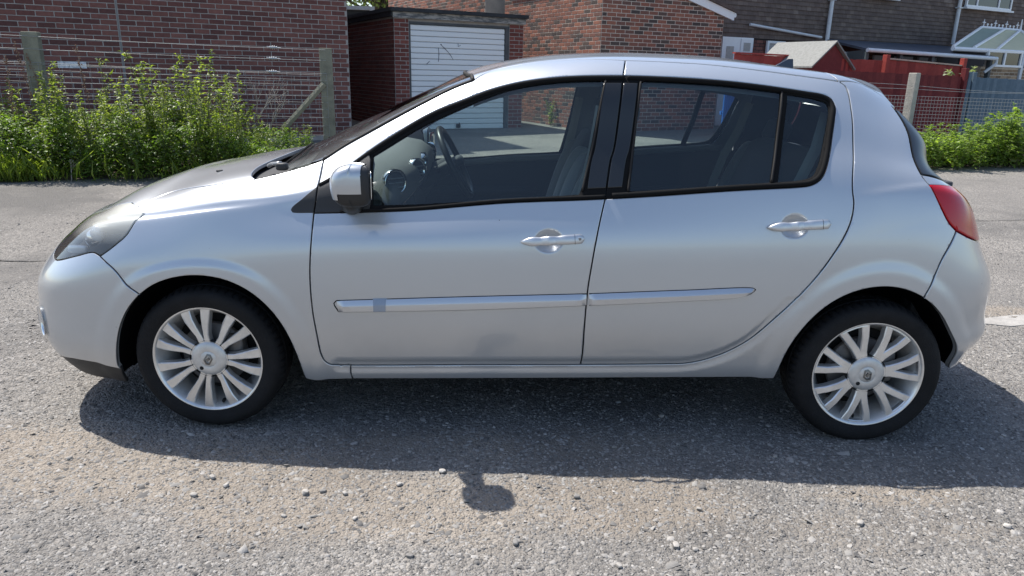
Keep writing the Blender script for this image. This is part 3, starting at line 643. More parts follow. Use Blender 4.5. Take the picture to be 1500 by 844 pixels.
quad('roof_panel', [(*EB, cz), (*E0, cz), (*K0, zr)], MAT_POLYG, cb)
bm = bmesh.new()
for a_, b_ in [((*K0, zr + .02), (*K1, zr + .02))] + [((*e_, cz + .02), (*k_, zr + .02)) for e_, k_ in zip(eb, kb)]: bar(bm, a_, b_, .035, 8)
bm_obj('glazing_bar', bm, MAT_WHITE, cb)
bm = bmesh.new(); bar(bm, (*E0, cz - .03), (*E1_, cz - .03), .05); bm_obj('gutter', bm, MAT_WHITE, cb)
bm = bmesh.new()
for i, t_ in enumerate(np.linspace(.04, 1, 11)):
    c = lerp(K0, K1, t_); h = .10 if i % 3 else .19
    bar(bm, (*c, zr + .03), (*c, zr + .03 + h), .016, 6, .008)
    if h > .15: bar(bm, (c[0] - E1[0]*.06, c[1] - E1[1]*.06, zr + .14), (c[0] + E1[0]*.06, c[1] + E1[1]*.06, zr + .14), .014, 6)
    else: box(bm, (*c, zr + .1), (.05, .02, .04), rot=rotz(A29))
c = lerp(K0, K1, 1.0); bar(bm, (*c, zr), (*c, zr + .3), .03, 8, .01); bm_obj('ridge_finials', bm, MAT_WHITE, cb)
w0a, w1a = fa(1443, 85, 2.4)[0], fa(1494, 85, 2.4)[0]; O_ = CF
bm = bmesh.new()
for s in (w0a, (w0a + w1a)/2 - .03, w1a - .06): hexa(bm, P2(O_, s), P2(O_, s + .06), 1.82, cz - .06, .002, .06)
hexa(bm, P2(O_, w0a), P2(O_, w1a), cz - .058, cz - .01, .002, .06); hexa(bm, P2(O_, w0a - .02), P2(O_, w1a + .02), 1.77, 1.819, .002, .09)
wf = bm_obj('window', bm, MAT_WHITE, cb)
bm = bmesh.new(); hexa(bm, P2(O_, w0a + .02), P2(O_, w1a - .02), 1.825, cz - .06, .004, .03); bm_obj('pane', bm, MAT_DARKGLASS, wf)
bm = bmesh.new(); hexa(bm, P2(O_, w0a - .1), P2(O_, c1), .3, 1.768, -.2, 0); bm_obj('wall', bm, MAT_MORTAR_PALE, cb)
lay_bricks(cb, [(P2(O_, w0a - .1), P2(O_, c1), brick_courses(P2(O_, w0a - .1), P2(O_, c1), .3, 1.765))], MAT_BRICK_BUFF, budget=60, see=lambda x, y: 1440 < x < 1500 and 95 < y < 120)
bm = bmesh.new(); hexa(bm, P2(O_, w1a + .04), P2(O_, w1a + .14), .3, cz - .06, .004, .05); bm_obj('corner_post', bm, pmat('grey_upvc', (.5, .55, .62), .4), cb)
settle(cb); settle(fh)

# ---- garden shed and timber fences
MAT_FENCE_DARK = ramp_mat('dark_red_stain', [(0, (.13, .020, .022)), (1, (.19, .034, .032))], rough=.8, bump=.5, bscale=40, grain=.25, gscale=14)
MAT_FENCE_RED = ramp_mat('red_stain', [(0, (.24, .034, .028)), (1, (.34, .055, .042))], rough=.75, bump=.5, bscale=40, grain=.22, gscale=14)
MAT_FENCE_BRIGHT = ramp_mat('sunlit_red_stain', [(0, (.30, .05, .042)), (1, (.40, .075, .06))], rough=.75, bump=.5, bscale=40, grain=.22, gscale=14)  # red brightened to stand in for sunlight that the house blocks
MAT_FENCE_BLUE = ramp_mat('blue_grey_stain', [(0, (.085, .13, .17)), (1, (.125, .175, .22))], rough=.8, bump=.5, bscale=40, grain=.2, gscale=14)
SH = np.array([5.65, 10.73])
sh = thing('garden_shed', (5.4, 11.0, .3), 'dark red garden shed with pale felt gable roof', 'shed')
bm = bmesh.new(); L0, L1 = P2(SH, -.52), P2(SH, .56)
for sgn in (0, 1):
    pass
f_ = [bm.verts.new((*p, z)) for p, z in ((P2(SH, -.5), .3), (P2(SH, .53), .3), (P2(SH, .53), 1.63), (SH, 2.04), (P2(SH, -.5), 1.66))]
b_ = [bm.verts.new((v_.co.x + E2[0]*1.3, v_.co.y + E2[1]*1.3, v_.co.z)) for v_ in f_]
bm.faces.new(f_); bm.faces.new(b_[::-1])
for i in range(5): bm.faces.new((f_[i], b_[i], b_[(i+1) % 5], f_[(i+1) % 5]))
bm_obj('wall', bm, MAT_FENCE_DARK, sh)
MAT_PALEFELT = pmat('pale_mineral_felt', (.25, .25, .235), .95, bump=.8, bscale=150, vary=.18, vscale=20)
for (a_, za), (b__, zb) in (((-.58, 1.62), (0.012, 2.085)), ((0.012, 2.085), (.62, 1.60))):
    bm = bmesh.new(); V_ = [(*P2(SH, a_, -.06), za), (*P2(SH, b__, -.06), zb), (*P2(SH, b__, 1.35), zb), (*P2(SH, a_, 1.35), za)]
    vs = [bm.verts.new(p) for p in V_]; fc = bm.faces.new(vs); r = bmesh.ops.extrude_face_region(bm, geom=[fc]); bmesh.ops.translate(bm, vec=(0, 0, -.03), verts=[g_ for g_ in r['geom'] if isinstance(g_, bmesh.types.BMVert)])
    bm_obj('roof', bm, MAT_PALEFELT, sh)
settle(sh)
def board_fence(name, O, a0, a1, z0, z1a, z1b, mat, label, pitch=.11, off=0., cap=None, posts=(), group=None, lean=.0, jag=.006):
    O = np.array(O) + N1*off
    t = thing(name, (*P2(O, (a0+a1)/2), z0), label, 'fence', group); n = max(1, int(round((a1 - a0)/pitch))); w = (a1 - a0)/n
    for i in range(n):
        s = (i + .5)/n; zt = z1a*(1-s) + z1b*s + RNG.uniform(-jag, jag); bm = bmesh.new(); a = a0 + i*w
        # feather-edge board: thick on one side, thin on the other
        p, q = P2(O, a), P2(O, a + w*1.08); hv = []
        for (pt, w1) in ((p, .010), (q, .026)):
            for z in (z0, zt): hv += [bm.verts.new((pt[0], pt[1], z)), bm.verts.new((pt[0] + N1[0]*w1, pt[1] + N1[1]*w1, z))]
        for fidx in ((0, 1, 3, 2), (4, 6, 7, 5), (1, 5, 7, 3), (0, 2, 6, 4), (2, 3, 7, 6), (0, 4, 5, 1)): bm.faces.new([hv[k] for k in fidx])
        bm_obj('board', bm, mat, t)
    for a in posts:
        bm = bmesh.new(); p = P2(O, a); box(bm, (p[0] + N1[0]*.03, p[1] + N1[1]*.03, (z0 + z1a + .09)/2), (.1, .1, z1a + .09 - z0), rot=rotz(A29), bevel=.008); bm_obj('post', bm, mat, t)
    bm = bmesh.new(); zr_ = z0 + .25; hexa(bm, P2(O, a0), P2(O, a1), zr_, zr_ + .08, -.05, -.002); hexa(bm, P2(O, a0), P2(O, a1), z1a - .3, z1a - .22, -.05, -.002, z1b - .3, z1b - .22); bm_obj('rail', bm, mat, t)
    if cap:
        bm = bmesh.new(); hexa(bm, P2(O, a0 - .02), P2(O, a1 + .02), z1a + .008, z1a + .035, -.03, .05, z1b + .008, z1b + .035); bm_obj('cap_rail', bm, cap, t)
    settle(t); return t
FA_ = np.array([6.27, 10.05])
board_fence('timber_fence', FA_, -3.0, 2.47, .2, 1.565, 1.50, MAT_FENCE_DARK, 'long dark red feather edge fence below the shed and running to the blue fence', pitch=.105, posts=(2.44,))
board_fence('timber_fence', FA_, 2.50, 7.5, .2, 1.50, 1.43, MAT_FENCE_BLUE, 'blue grey board fence beside the dark red fence', pitch=.12, posts=(2.56, 2.72))
FB_ = np.array([7.09, 11.55])
board_fence('timber_fence', FB_, -.06, 2.45, .3, 1.79, 1.71, MAT_FENCE_RED, 'bright red fence panel with pale worn top edge under the lean-to roof', pitch=.125, cap=pmat('worn_timber_edge', (.50, .36, .28), .8, vary=.2), posts=(-.12, 2.4))
board_fence('timber_fence', FB_, -1.45, -.22, .3, 1.77, 1.77, MAT_FENCE_RED, 'short red fence panel between the shed and the bright red fence', pitch=.125)
FC_ = np.array([5.51, 11.55])
board_fence('timber_fence', FC_, -1.95, .0, .3, 1.81, 1.80, MAT_FENCE_BRIGHT, 'red fence panel with capped top in front of the white house door', pitch=.125, cap=MAT_FENCE_BRIGHT, posts=(.03,))
pl_ = thing('clothes_post', (*P2(FC_, .0, -.12), .3), 'thin dark upright post beside the shed roof', 'post')
bm = bmesh.new(); q = P2(FC_, -.03, -.12); bar(bm, (*q, .3), (*q, 2.12), .016, 8); bar(bm, (q[0] - E1[0]*.05, q[1] - E1[1]*.05, 1.98), (q[0] + E1[0]*.05, q[1] + E1[1]*.05, 1.98), .012, 6); bm_obj('pole', bm, pmat('dark_metal_post', (.03, .03, .035), .6), pl_); settle(pl_)

# ---- blue gate and yellow pickets glimpsed through the car windows
GB = np.array([3.54, 9.98])
bg_ = thing('metal_gate', (*P2(GB, .15), .3), 'bright blue upright boarded gate behind the house corner', 'gate')
MAT_BLUEB = ramp_mat('blue_board', [(0, (.035, .13, .42)), (1, (.05, .18, .54))], rough=.5)
for i in range(5):
    bm = bmesh.new(); a = -.03 + i*.062; hexa(bm, P2(GB, a), P2(GB, a + .055), .50, 1.17, 0, .03); bm_obj('board', bm, MAT_BLUEB, bg_)
bm = bmesh.new(); hexa(bm, P2(GB, -.04), P2(GB, .30), .75, .82, -.05, -.012); bm_obj('rail', bm, MAT_BLUEB, bg_); settle(bg_)
pk = thing('picket_fence', (*P2(GB, .0, -.2), .3), 'low yellow picket edging below the blue gate', 'fence')
for i in range(8):
    bm = bmesh.new(); a = -.22 + i*.055; hexa(bm, P2(GB, a, -.12), P2(GB, a + .032, -.12), .26, .50, 0, .02); bm_obj('picket', bm, pmat('yellow_paint', (.55, .48, .22), .6) if i == 0 else bpy.data.materials['yellow_paint'], pk)
bm = bmesh.new(); hexa(bm, P2(GB, -.24, -.10), P2(GB, .22, -.10), .32, .36, -.03, -.012); bm_obj('rail', bm, bpy.data.materials['yellow_paint'], pk); settle(pk)

# ================================================================ WIRE FENCES
MAT_POST = pmat('weathered_fence_timber', (.20, .195, .145), .85, vary=.3, vscale=5, bump=.6, bscale=50)
MAT_CPOST = pmat('concrete_post', (.40, .37, .32), .9, vary=.2, vscale=8, bump=.5, bscale=60)
MAT_WIRE = pmat('galvanised_wire', (.30, .31, .31), .65, metal=.2)
MAT_RATCHET = pmat('galvanised_ratchet', (.45, .47, .48), .4, metal=.8)
FP, FQ = np.array([-6.0, 5.56]), np.array([-2.64, 6.43])
fd = (FQ - FP)/np.linalg.norm(FQ - FP); fn = np.array([fd[1], -fd[0]])
def on_fence(t, w=0.): p = FP + (FQ - FP)*t + fn*w; return float(p[0]), float(p[1])
wf = thing('wire_fence', (*on_fence(.5), .1), 'stock wire fence on wooden posts with ratchet strainers before the brick building', 'fence')
for i, (t, zt, r) in enumerate(((.018, 1.75, .088), (1.0, 1.655, .082))):
    bm = bmesh.new(); p = on_fence(t, -.08); box(bm, (*p, (zt - .1)/2), (r*2, r*1.6, zt + .1), rot=rotz(math.atan2(fd[1], fd[0])), bevel=.012); bm_obj('post', bm, MAT_POST, wf)
bm = bmesh.new(); a = on_fence(.99, -.02); b = on_fence(.83, -.02); bar(bm, (*b, .62), (*a, 1.21), .042, 6); bm_obj('brace', bm, MAT_POST, wf)
WZ = ((1.70, 1.63), (1.555, 1.50), (1.40, 1.335))
for z0, z1 in WZ:
    ts = np.linspace(-.9, 1.0, 24); v, f = tube_arrays([(*on_fence(t), z0 + (z1 - z0)*t - .012*math.sin(math.pi*max(t, 0))) for t in ts], .0027, 5); mesh_obj('wire', v, f, MAT_WIRE, wf)
for k, (z0, z1) in enumerate(WZ):
    t = .815 - .004*k; p = on_fence(t, .012); z = z0 + (z1 - z0)*t; bm = bmesh.new()
    bar(bm, (p[0] - fd[0]*.035, p[1] - fd[1]*.035, z), (p[0] + fd[0]*.035, p[1] + fd[1]*.035, z), .012, 8)
    for s in (-.04, -.012, .012, .04): bar(bm, (p[0] + fd[0]*(s - .004), p[1] + fd[1]*(s - .004), z), (p[0] + fd[0]*(s + .004), p[1] + fd[1]*(s + .004), z), .026 if abs(s) < .03 else .02, 10)
    bar(bm, (p[0] + fd[0]*.04, p[1] + fd[1]*.04, z), (p[0] + fd[0]*.09, p[1] + fd[1]*.09, z - .004), .007, 6); bar(bm, (p[0] - fd[0]*.04, p[1] - fd[1]*.04, z), (p[0] - fd[0]*.08, p[1] - fd[1]*.08, z + .01), .009, 6)
    bm_obj('wire_strainer', bm, MAT_RATCHET, wf)
def net(fence, P, Q, t0, t1, z_top0, z_top1, rows, dx, mat, zfun=None, r=.0017):
    d = (Q - P); L = np.linalg.norm(d); parts = []
    def pt(t, z, w=0): return (P[0] + d[0]*t, P[1] + d[1]*t, z)
    for k, h in enumerate(rows):
        parts.append(tube_arrays([pt(t, z_top0 + (z_top1 - z_top0)*t - h) for t in np.linspace(t0, t1, 12)], r*1.15, 4))
    n = int(L*(t1 - t0)/dx)
    for i in range(n + 1):
        t = t0 + (t1 - t0)*i/n; zt = z_top0 + (z_top1 - z_top0)*t
        parts.append(tube_arrays([pt(t, zt), pt(t, zt - rows[-1]*.5), pt(t, zt - rows[-1])], r, 4))
    v, f = merge(parts); o = mesh_obj('wire_net', v, f, mat, fence); o['kind'] = 'stuff'
net(wf, FP, FQ, -.9, 1.0, 1.40, 1.335, (.02, .085, .15, .22, .29, .37, .46, .56, .67, .79, .9, 1.0), .11, MAT_WIRE)
settle(wf)
RP, RQ = np.array([4.4, 8.08]), np.array([10.5, 9.6])
rf = thing('wire_fence', (7.0, 8.75, .2), 'wire mesh fence on a concrete post before the red and blue fences', 'fence')
bm = bmesh.new(); box(bm, (6.10, 8.55, .72), (.13, .13, 1.60), rot=rotz(.65), bevel=.012); bm_obj('post', bm, MAT_CPOST, rf)
rd = (RQ - RP)/np.linalg.norm(RQ - RP)
for z0, z1 in ((1.27, 1.24), (1.36, 1.20)):
    v, f = tube_arrays([(*(RP + (RQ - RP)*t), z0 + (z1 - z0)*t + .02*math.sin(9*t)) for t in np.linspace(0, 1, 24)], .0027, 5); mesh_obj('wire', v, f, MAT_WIRE, rf)
net(rf, RP, RQ, 0, 1., 1.195, 1.10, tuple(np.arange(0, 1.0, .055)), .062, MAT_WIRE, r=.0021)
settle(rf)

# ================================================================ PLANTS
MAT_LEAF_A = leaf_mat('nettle_leaf', (.115, .160, .030), (.30, .345, .085), .5)
MAT_LEAF_B = leaf_mat('bright_weed_leaf', (.14, .20, .03), (.34, .40, .085), .5)
MAT_LEAF_C = leaf_mat('undergrowth_leaf', (.060, .11, .020), (.18, .265, .055), .48)
MAT_LEAF_D = leaf_mat('bushy_weed_leaf', (.12, .19, .035), (.30, .39, .10), .5)
MAT_LEAF_Y = leaf_mat('yellow_green_leaf', (.18, .27, .03), (.33, .42, .05), .5)
MAT_STEM = pmat('weed_stem', (.10, .12, .045), .7, vary=.3)
MAT_DRY = pmat('dry_seed_stalk', (.20, .115, .075), .9, vary=.35, vscale=40)
MAT_TWIG = pmat('pale_dry_twig', (.34, .31, .27), .9, vary=.2)
def leaves(P, D, size, rng, droop=.25, width=.42):
    """leaf blades at P growing along D: four triangles each, folded along the midrib"""
    n = len(P); D = D/np.linalg.norm(D, axis=1, keepdims=True); up = np.array([0, 0, 1.]) + rng.normal(0, .35, (n, 3))
    S = np.cross(D, up); S /= np.linalg.norm(S, axis=1, keepdims=True); Nn = np.cross(S, D); L = (size*np.exp(rng.normal(0, .28, n)))[:, None]; W = L*width
    b = P; m1 = P + D*L*.45 + S*W*.5 + Nn*L*.07; m2 = P + D*L*.45 - S*W*.5 + Nn*L*.07; c = P + D*L*.5; tip = P + D*L - Nn*L*droop
    V = np.stack([b, m1, tip, m2, c], 1).reshape(-1, 3); k = 5*np.arange(n)[:, None]
    F = np.concatenate([k + np.array([[0, 1, 4]]), k + np.array([[1, 2, 4]]), k + np.array([[2, 3, 4]]), k + np.array([[3, 0, 4]])])
    return V, F
def weed(seed, leaf, nst=3, nodes=11, size=.085, spread=.16, side=.35):
    """unit-height plant: stems, and leaves in whorls with small side shoots"""
    r = np.random.default_rng(seed); sp = []; P = []; D = []; SZ_ = []
    for s in range(nst):
        a = r.uniform(0, 6.28); h = r.uniform(.62, 1.0) if s else 1.0; b = np.array([math.cos(a), math.sin(a), 0])*r.uniform(.01, .06)
        tipo = np.array([math.cos(a), math.sin(a), 0])*r.uniform(.3, 1)*spread; t = np.linspace(0, 1, 6); pts = b + np.outer(t**1.6, tipo) + np.outer(t, [0, 0, h]) + np.column_stack([r.normal(0, .008, (6, 2)), np.zeros(6)])
        sp.append(tube_arrays(pts, list(np.linspace(.0075, .002, 6)), 5))
        for i in range(nodes):
            q = .12 + .88*(i + r.uniform(0, .6))/nodes; q = min(q, 1); c = np.array([np.interp(q, t, pts[:, k]) for k in range(3)]); a0 = r.uniform(0, 6.28)
            for k in range(4):
                aa = a0 + k*1.57 + r.normal(0, .25); P.append(c); D.append([math.cos(aa), math.sin(aa), r.uniform(-.15, .55)]); SZ_.append(size*(1.15 - .55*q))
            if r.uniform() < .75:                       # a side shoot with its own leaves
                aa = r.uniform(0, 6.28); ln = side*(1.05 - q)*r.uniform(.4, 1) + .05; e = c + np.array([math.cos(aa)*ln*.7, math.sin(aa)*ln*.7, ln*.75]); sp.append(tube_arrays([c, (c+e)/2 + [0, 0, .01], e], [.003, .0025, .0015], 4))
                for k in range(7):
                    u = (k + 1)/7; ab = r.uniform(0, 6.28); P.append(c*(1-u) + e*u); D.append([math.cos(ab), math.sin(ab), r.uniform(-.1, .7)]); SZ_.append(size*.72)
        for k in range(9): P.append(pts[-1] - np.array([0, 0, k*.006])); ab = r.uniform(0, 6.28); D.append([math.cos(ab), math.sin(ab), r.uniform(.2, 1.2)]); SZ_.append(size*.5)
    v, f = merge(sp); sm_ = mesh_np('stem', v, f, MAT_STEM, smooth=True)
    lv, lf = leaves(np.array(P), np.array(D), np.array(SZ_), r); lm = mesh_np('foliage', lv, lf, leaf)
    return sm_, lm
WA = [weed(100 + i, MAT_LEAF_A, nst=3, nodes=13, size=.062, side=.26) for i in range(4)]
WB = [weed(200 + i, MAT_LEAF_B, nst=4, nodes=11, size=.070, spread=.20, side=.30) for i in range(3)]
WD = [weed(300 + i, MAT_LEAF_D, nst=5, nodes=8, size=.10, spread=.30, side=.4) for i in range(4)]
def plant(kind, x, y, h, label, group, rz, name='weed', wide=1.0):
    st, lf = kind; r = link(bpy.data.objects.new(name, st)); r.location = (x, y, float(terrain(x, y)) - .01); r.rotation_euler = (RNG.normal(0, .05), RNG.normal(0, .05), rz); r.scale = (h*wide, h*wide, h)
    link(bpy.data.objects.new('foliage', lf), r); tag(r, label, 'weed', group); return r
# heights of the overgrown strip along the picture, from the fence posts to the gap
prof_x = [-60, -20, 20, 45, 75, 92, 115, 150, 172, 185, 205, 232, 250, 272, 300, 320, 342, 352, 370, 400, 450]; prof_z = [1.2, 1.15, 1.28, 1.12, 1.2, 1.44, 1.15, 1.18, 1.28, 1.44, 1.2, 1.48, 1.56, 1.38, 1.56, 1.34, 1.36, 1.08, .95, .86, .8]
def strip_at(px, back):
    """world point of the left strip for a column of the picture and a distance back from the tarmac edge"""
    x = np.interp(px, [-60, 0, 200, 400, 470], [-6.5, -5.92, -4.47, -3.05, -2.5]); y = np.interp(px, [-60, 0, 200, 400, 470], [4.5, 4.63, 4.81, 5.27, 5.55])
    s = (y + back - CAM_POS[1])/(y - CAM_POS[1]); return CAM_POS[0] + (x - CAM_POS[0])*s, y + back
for i, px in enumerate(np.linspace(-45, 452, 66)):
    px += RNG.uniform(-4, 4); back = RNG.choice([.30, .5, .7, .9]) + RNG.uniform(-.08, .08); x, y = strip_at(px, back)
    zt = np.interp(px, prof_x, prof_z)*RNG.uniform(.70, 1.0); k = WA[i % 4] if i % 3 else WB[i % 3]
    plant(k, x, y, max(.35, zt - .1), wide=RNG.uniform(.62, .85), label='tall leafy green weed in the overgrown strip before the wire fence', group='weeds before the wire fence', rz=i*2.4)
for px, z, lab in ((240, 1.52, 'tallest bushy weed before the brick building, right of the fence middle'), (303, 1.56, 'very tall weed with a loose tip just left of the wire strainers'), (90, 1.38, 'tall weed growing up beside the first fence post'), (182, 1.42, 'slender tall weed in front of the wall joint'), (343, 1.34, 'thin single weed standing apart below the wire strainers')):
    x, y = strip_at(px, .55); plant(WA[int(px) % 4], x, y, z - .08, lab, None, px*.7, wide=.8)
x, y = strip_at(28, .12); plant(WB[0], x, y, .42, 'yellow green young plant at the tarmac edge', None, 0).children[0].data = weed(410, MAT_LEAF_Y, nst=3, nodes=6, size=.12)[1]
for i, px in enumerate(np.linspace(1338, 1560, 30)):
    back = .12 + .2*(i % 4) + RNG.uniform(-.05, .1); x0, y0 = np.interp(px, [1385, 1500], [6.04, 7.42]), np.interp(px, [1385, 1500], [7.14, 7.52])
    if px < 1385: x0, y0 = 6.04 - (1385 - px)*.012, 7.14 - (1385 - px)*.0034
    if px > 1500: x0, y0 = 7.42 + (px - 1500)*.012, 7.52 + (px - 1500)*.0034
    s = (y0 + back - CAM_POS[1])/(y0 - CAM_POS[1]); x, y = CAM_POS[0] + (x0 - CAM_POS[0])*s, y0 + back
    zt = np.interp(px, [1330, 1350, 1385, 1420, 1450, 1475, 1500, 1560], [.58, .62, .66, .68, .74, .92, .86, .88])*RNG.uniform(.8, 1.05)
    plant(WD[i % 4], x, y, zt, 'bushy pale green weed in the sunny strip before the wire mesh fence', 'weeds before the wire mesh fence', i*1.9, wide=1.15)
# undergrowth: what nobody could count
def undergrowth(name, n, sampler, hfun, size, mat, label):
    x, y = sampler(n); h = hfun(x, y)*RNG.uniform(0, 1, n)**.8; P = np.column_stack([x, y, terrain(x, y) + .02 + h]); a = RNG.uniform(0, 6.28, n)
    D = np.column_stack([np.cos(a), np.sin(a), RNG.uniform(-.3, .8, n)]); v, f = leaves(P, D, np.full(n, size), RNG)
    return tag(mesh_obj(name, v, f, mat), label, 'undergrowth', kind='stuff')
def samp_l(n):
    px = RNG.uniform(-70, 455, n); b = RNG.uniform(0, 1.0, n)**.9*1.0; q = np.array([strip_at(p_, b_) for p_, b_ in zip(px, b)]); return q[:, 0], q[:, 1]
def h_l(x, y):
    px = np.array([px_of((a, b, .4))[0] for a, b in zip(x, y)]); return np.interp(px, prof_x, np.array(prof_z)*.66)*(.45 + .55*value_noise(x*3, y*3, 51))
undergrowth('weed_undergrowth', 25000, samp_l, h_l, .046, MAT_LEAF_C, 'dense dark green undergrowth filling the strip before the brick building')
def samp_r(n):
    t = RNG.uniform(-.02, 1.25, n); x = 5.6 + t*3.2; y = 7.02 + t*.85 + RNG.uniform(0, .9, n); return x, y
undergrowth('weed_undergrowth', 5200, samp_r, lambda x, y: .16 + .38*value_noise(x*3, y*3, 52), .07, MAT_LEAF_D, 'low bright green undergrowth before the wire mesh fence')
def grass(n, sampler, hh, mat, label):
    x, y = sampler(n); P = np.column_stack([x, y, terrain(x, y)]); a = RNG.uniform(0, 6.28, n); D = np.column_stack([np.cos(a)*.35, np.sin(a)*.35, np.ones(n)])
    v, f = leaves(P, D, np.full(n, hh), RNG, droop=.3, width=.07); return tag(mesh_obj('grass', v, f, mat), label, 'grass', kind='stuff')
def samp_edge(n):
    px = np.concatenate([RNG.normal(15, 28, n - n//6), RNG.uniform(0, 420, n//6)]); q = np.array([strip_at(p_, b_) for p_, b_ in zip(px, RNG.uniform(.0, .3, n))]); return q[:, 0], q[:, 1]
grass(900, samp_edge, .22, MAT_LEAF_B, 'tufts of grass along the edge of the dark soil')
# dry dock stalks and bare twigs
def dry_stalk(px, back, zt, lean, label):
    x, y = strip_at(px, back); z0 = float(terrain(x, y)); parts = []; t = np.linspace(0, 1, 9); pts = np.column_stack([x + lean*t**2, np.full(9, y), z0 + (zt - z0)*t])
    parts.append(tube_arrays(pts, list(np.linspace(.006, .002, 9)), 5)); r = np.random.default_rng(int(px))
    st = link(bpy.data.objects.new('dry_stalk', mesh_np('dry_stalk', *merge(parts), MAT_DRY))); seeds = []
    for k in range(46):
        u = r.uniform(.55, 1); c = [np.interp(u, t, pts[:, i]) for i in range(3)] + r.normal(0, .016, 3); seeds.append(superq(c, (.016, .016, .022), 1, 1, nu=5, nv=4))
    v, f = merge(seeds); mesh_obj('seed_head', v, f, MAT_DRY, st)
    tag(st, label, 'dry stalk')
dry_stalk(72, .8, 1.66, -.16, 'brown dry seed stalk leaning just right of the first fence post')
dry_stalk(90, .85, 1.50, -.18, 'second brown seed stalk a little right of the first fence post')
dry_stalk(36, .5, 1.48, .03, 'thick rusty seed stalk in front of the first fence post')
dry_stalk(150, .8, 1.62, -.10, 'pale seed stalk in front of the white vent cover')
def twig(px, back, h, label, seed):
    r = np.random.default_rng(seed); x, y = strip_at(px, back); z0 = float(terrain(x, y)); parts = []
    def grow(p, d, L, rad, lev):
        q = p + d*L; m_ = (p + q)/2 + r.normal(0, .02*L, 3); parts.append(tube_arrays([p, m_, q], [rad, rad*.8, rad*.6], 5))
        if lev:
            for _ in range(3): e = d + r.normal(0, .42, 3)*np.array([1, .6, .5]); e /= np.linalg.norm(e); grow(p + d*L*r.uniform(.5, 1), e, L*.6, rad*.6, lev-1)
    grow(np.array([x, y, z0]), np.array([.1, 0, 1.]), h*.5, .007, 3); v, f = merge(parts); tag(mesh_obj('dry_twig', v, f, MAT_TWIG, smooth=True), label, 'dry twig')
twig(372, .9, 1.25, 'pale bare twig spreading below the wire strainers', 4); twig(395, .95, 1.1, 'pale bare twig close to the brace of the fence post', 9)
twig(105, .06, .3, 'grey dead twig lying at the tarmac edge', 12)
# white flowered shrub behind the blue fence, weed at the house wall
st, lf = weed(420, leaf_mat('pale_flowering_leaf', (.16, .22, .09), (.52, .55, .42), .3), nst=6, nodes=7, size=.13, spread=.35, side=.5)
p = P2(FA_, 3.05, .5); r_ = link(bpy.data.objects.new('flowering_shrub', st)); r_.location = (*p, .4); r_.scale = (1.1, 1.1, 1.28); link(bpy.data.objects.new('foliage', lf), r_); tag(r_, 'pale flowering shrub above the corner of the blue grey fence', 'shrub')
p = P2(HO, -.12, 1.55); plant(WB[1], *p, .55, 'green weed growing at the foot of the house wall', None, 1.0, wide=1.2)
# tree beyond the garages
def tree(loc, h, rad, label, seed):
    r = np.random.default_rng(seed); tr = empty('tree', loc); tag(tr, label, 'tree'); parts = []
    parts.append(tube_arrays([(0, 0, 0), (.1, .05, h*.3), (.05, 0, h*.55)], [.28, .2, .13], 9)); cl = []
    for k in range(26):
        a = r.uniform(0, 6.28); e = r.uniform(.3, 1.0); c = np.array([math.cos(a)*rad*r.uniform(.2, .95), math.sin(a)*rad*r.uniform(.2, .95), h*(.32 + .62*e)]); cl.append(c)
        parts.append(tube_arrays([(.05, 0, h*r.uniform(.2, .5)), c*.55 + np.array([0, 0, h*.18]), c], [.09, .05, .015], 6))
    v, f = merge(parts); mesh_obj('trunk', v, f, pmat('tree_bark', (.10, .08, .06), .9), tr, smooth=True)
    P = np.concatenate([c + r.normal(0, rad*.22, (330, 3)) for c in cl]); D = r.normal(0, 1, P.shape); v, f = leaves(P, D, np.full(len(P), .19), r, width=.55)
    mesh_obj('crown', v, f, leaf_mat('tree_leaf', (.07, .11, .025), (.22, .28, .10), .45), tr)
tree((-5.9, 28.5, .3), 7.5, 3.4, 'leafy green tree beyond the garage roofs', 5)

# ================================================================ THE CAR
# ---- car body surface: a loft of feature lines over stations that fan round nose and tail ----
def pchip(xk, yk, x):
    xk = np.asarray(xk, float); yk = np.asarray(yk, float); x = np.asarray(x, float)
    h = np.diff(xk); d = np.diff(yk) / h; m = np.zeros_like(yk)
    for i in range(1, len(xk) - 1):
        if d[i-1] * d[i] > 0:
            w1 = 2*h[i] + h[i-1]; w2 = h[i] + 2*h[i-1]
            m[i] = (w1 + w2) / (w1/d[i-1] + w2/d[i])
    m[0] = d[0]; m[-1] = d[-1]
    i = np.clip(np.searchsorted(xk, x) - 1, 0, len(xk) - 2); s = (x - xk[i]) / h[i]
    return ((2*s**3 - 3*s**2 + 1)*yk[i] + (s**3 - 2*s**2 + s)*h[i]*m[i] + (3*s**2 - 2*s**3)*yk[i+1] + (s**3 - s**2)*h[i]*m[i+1])

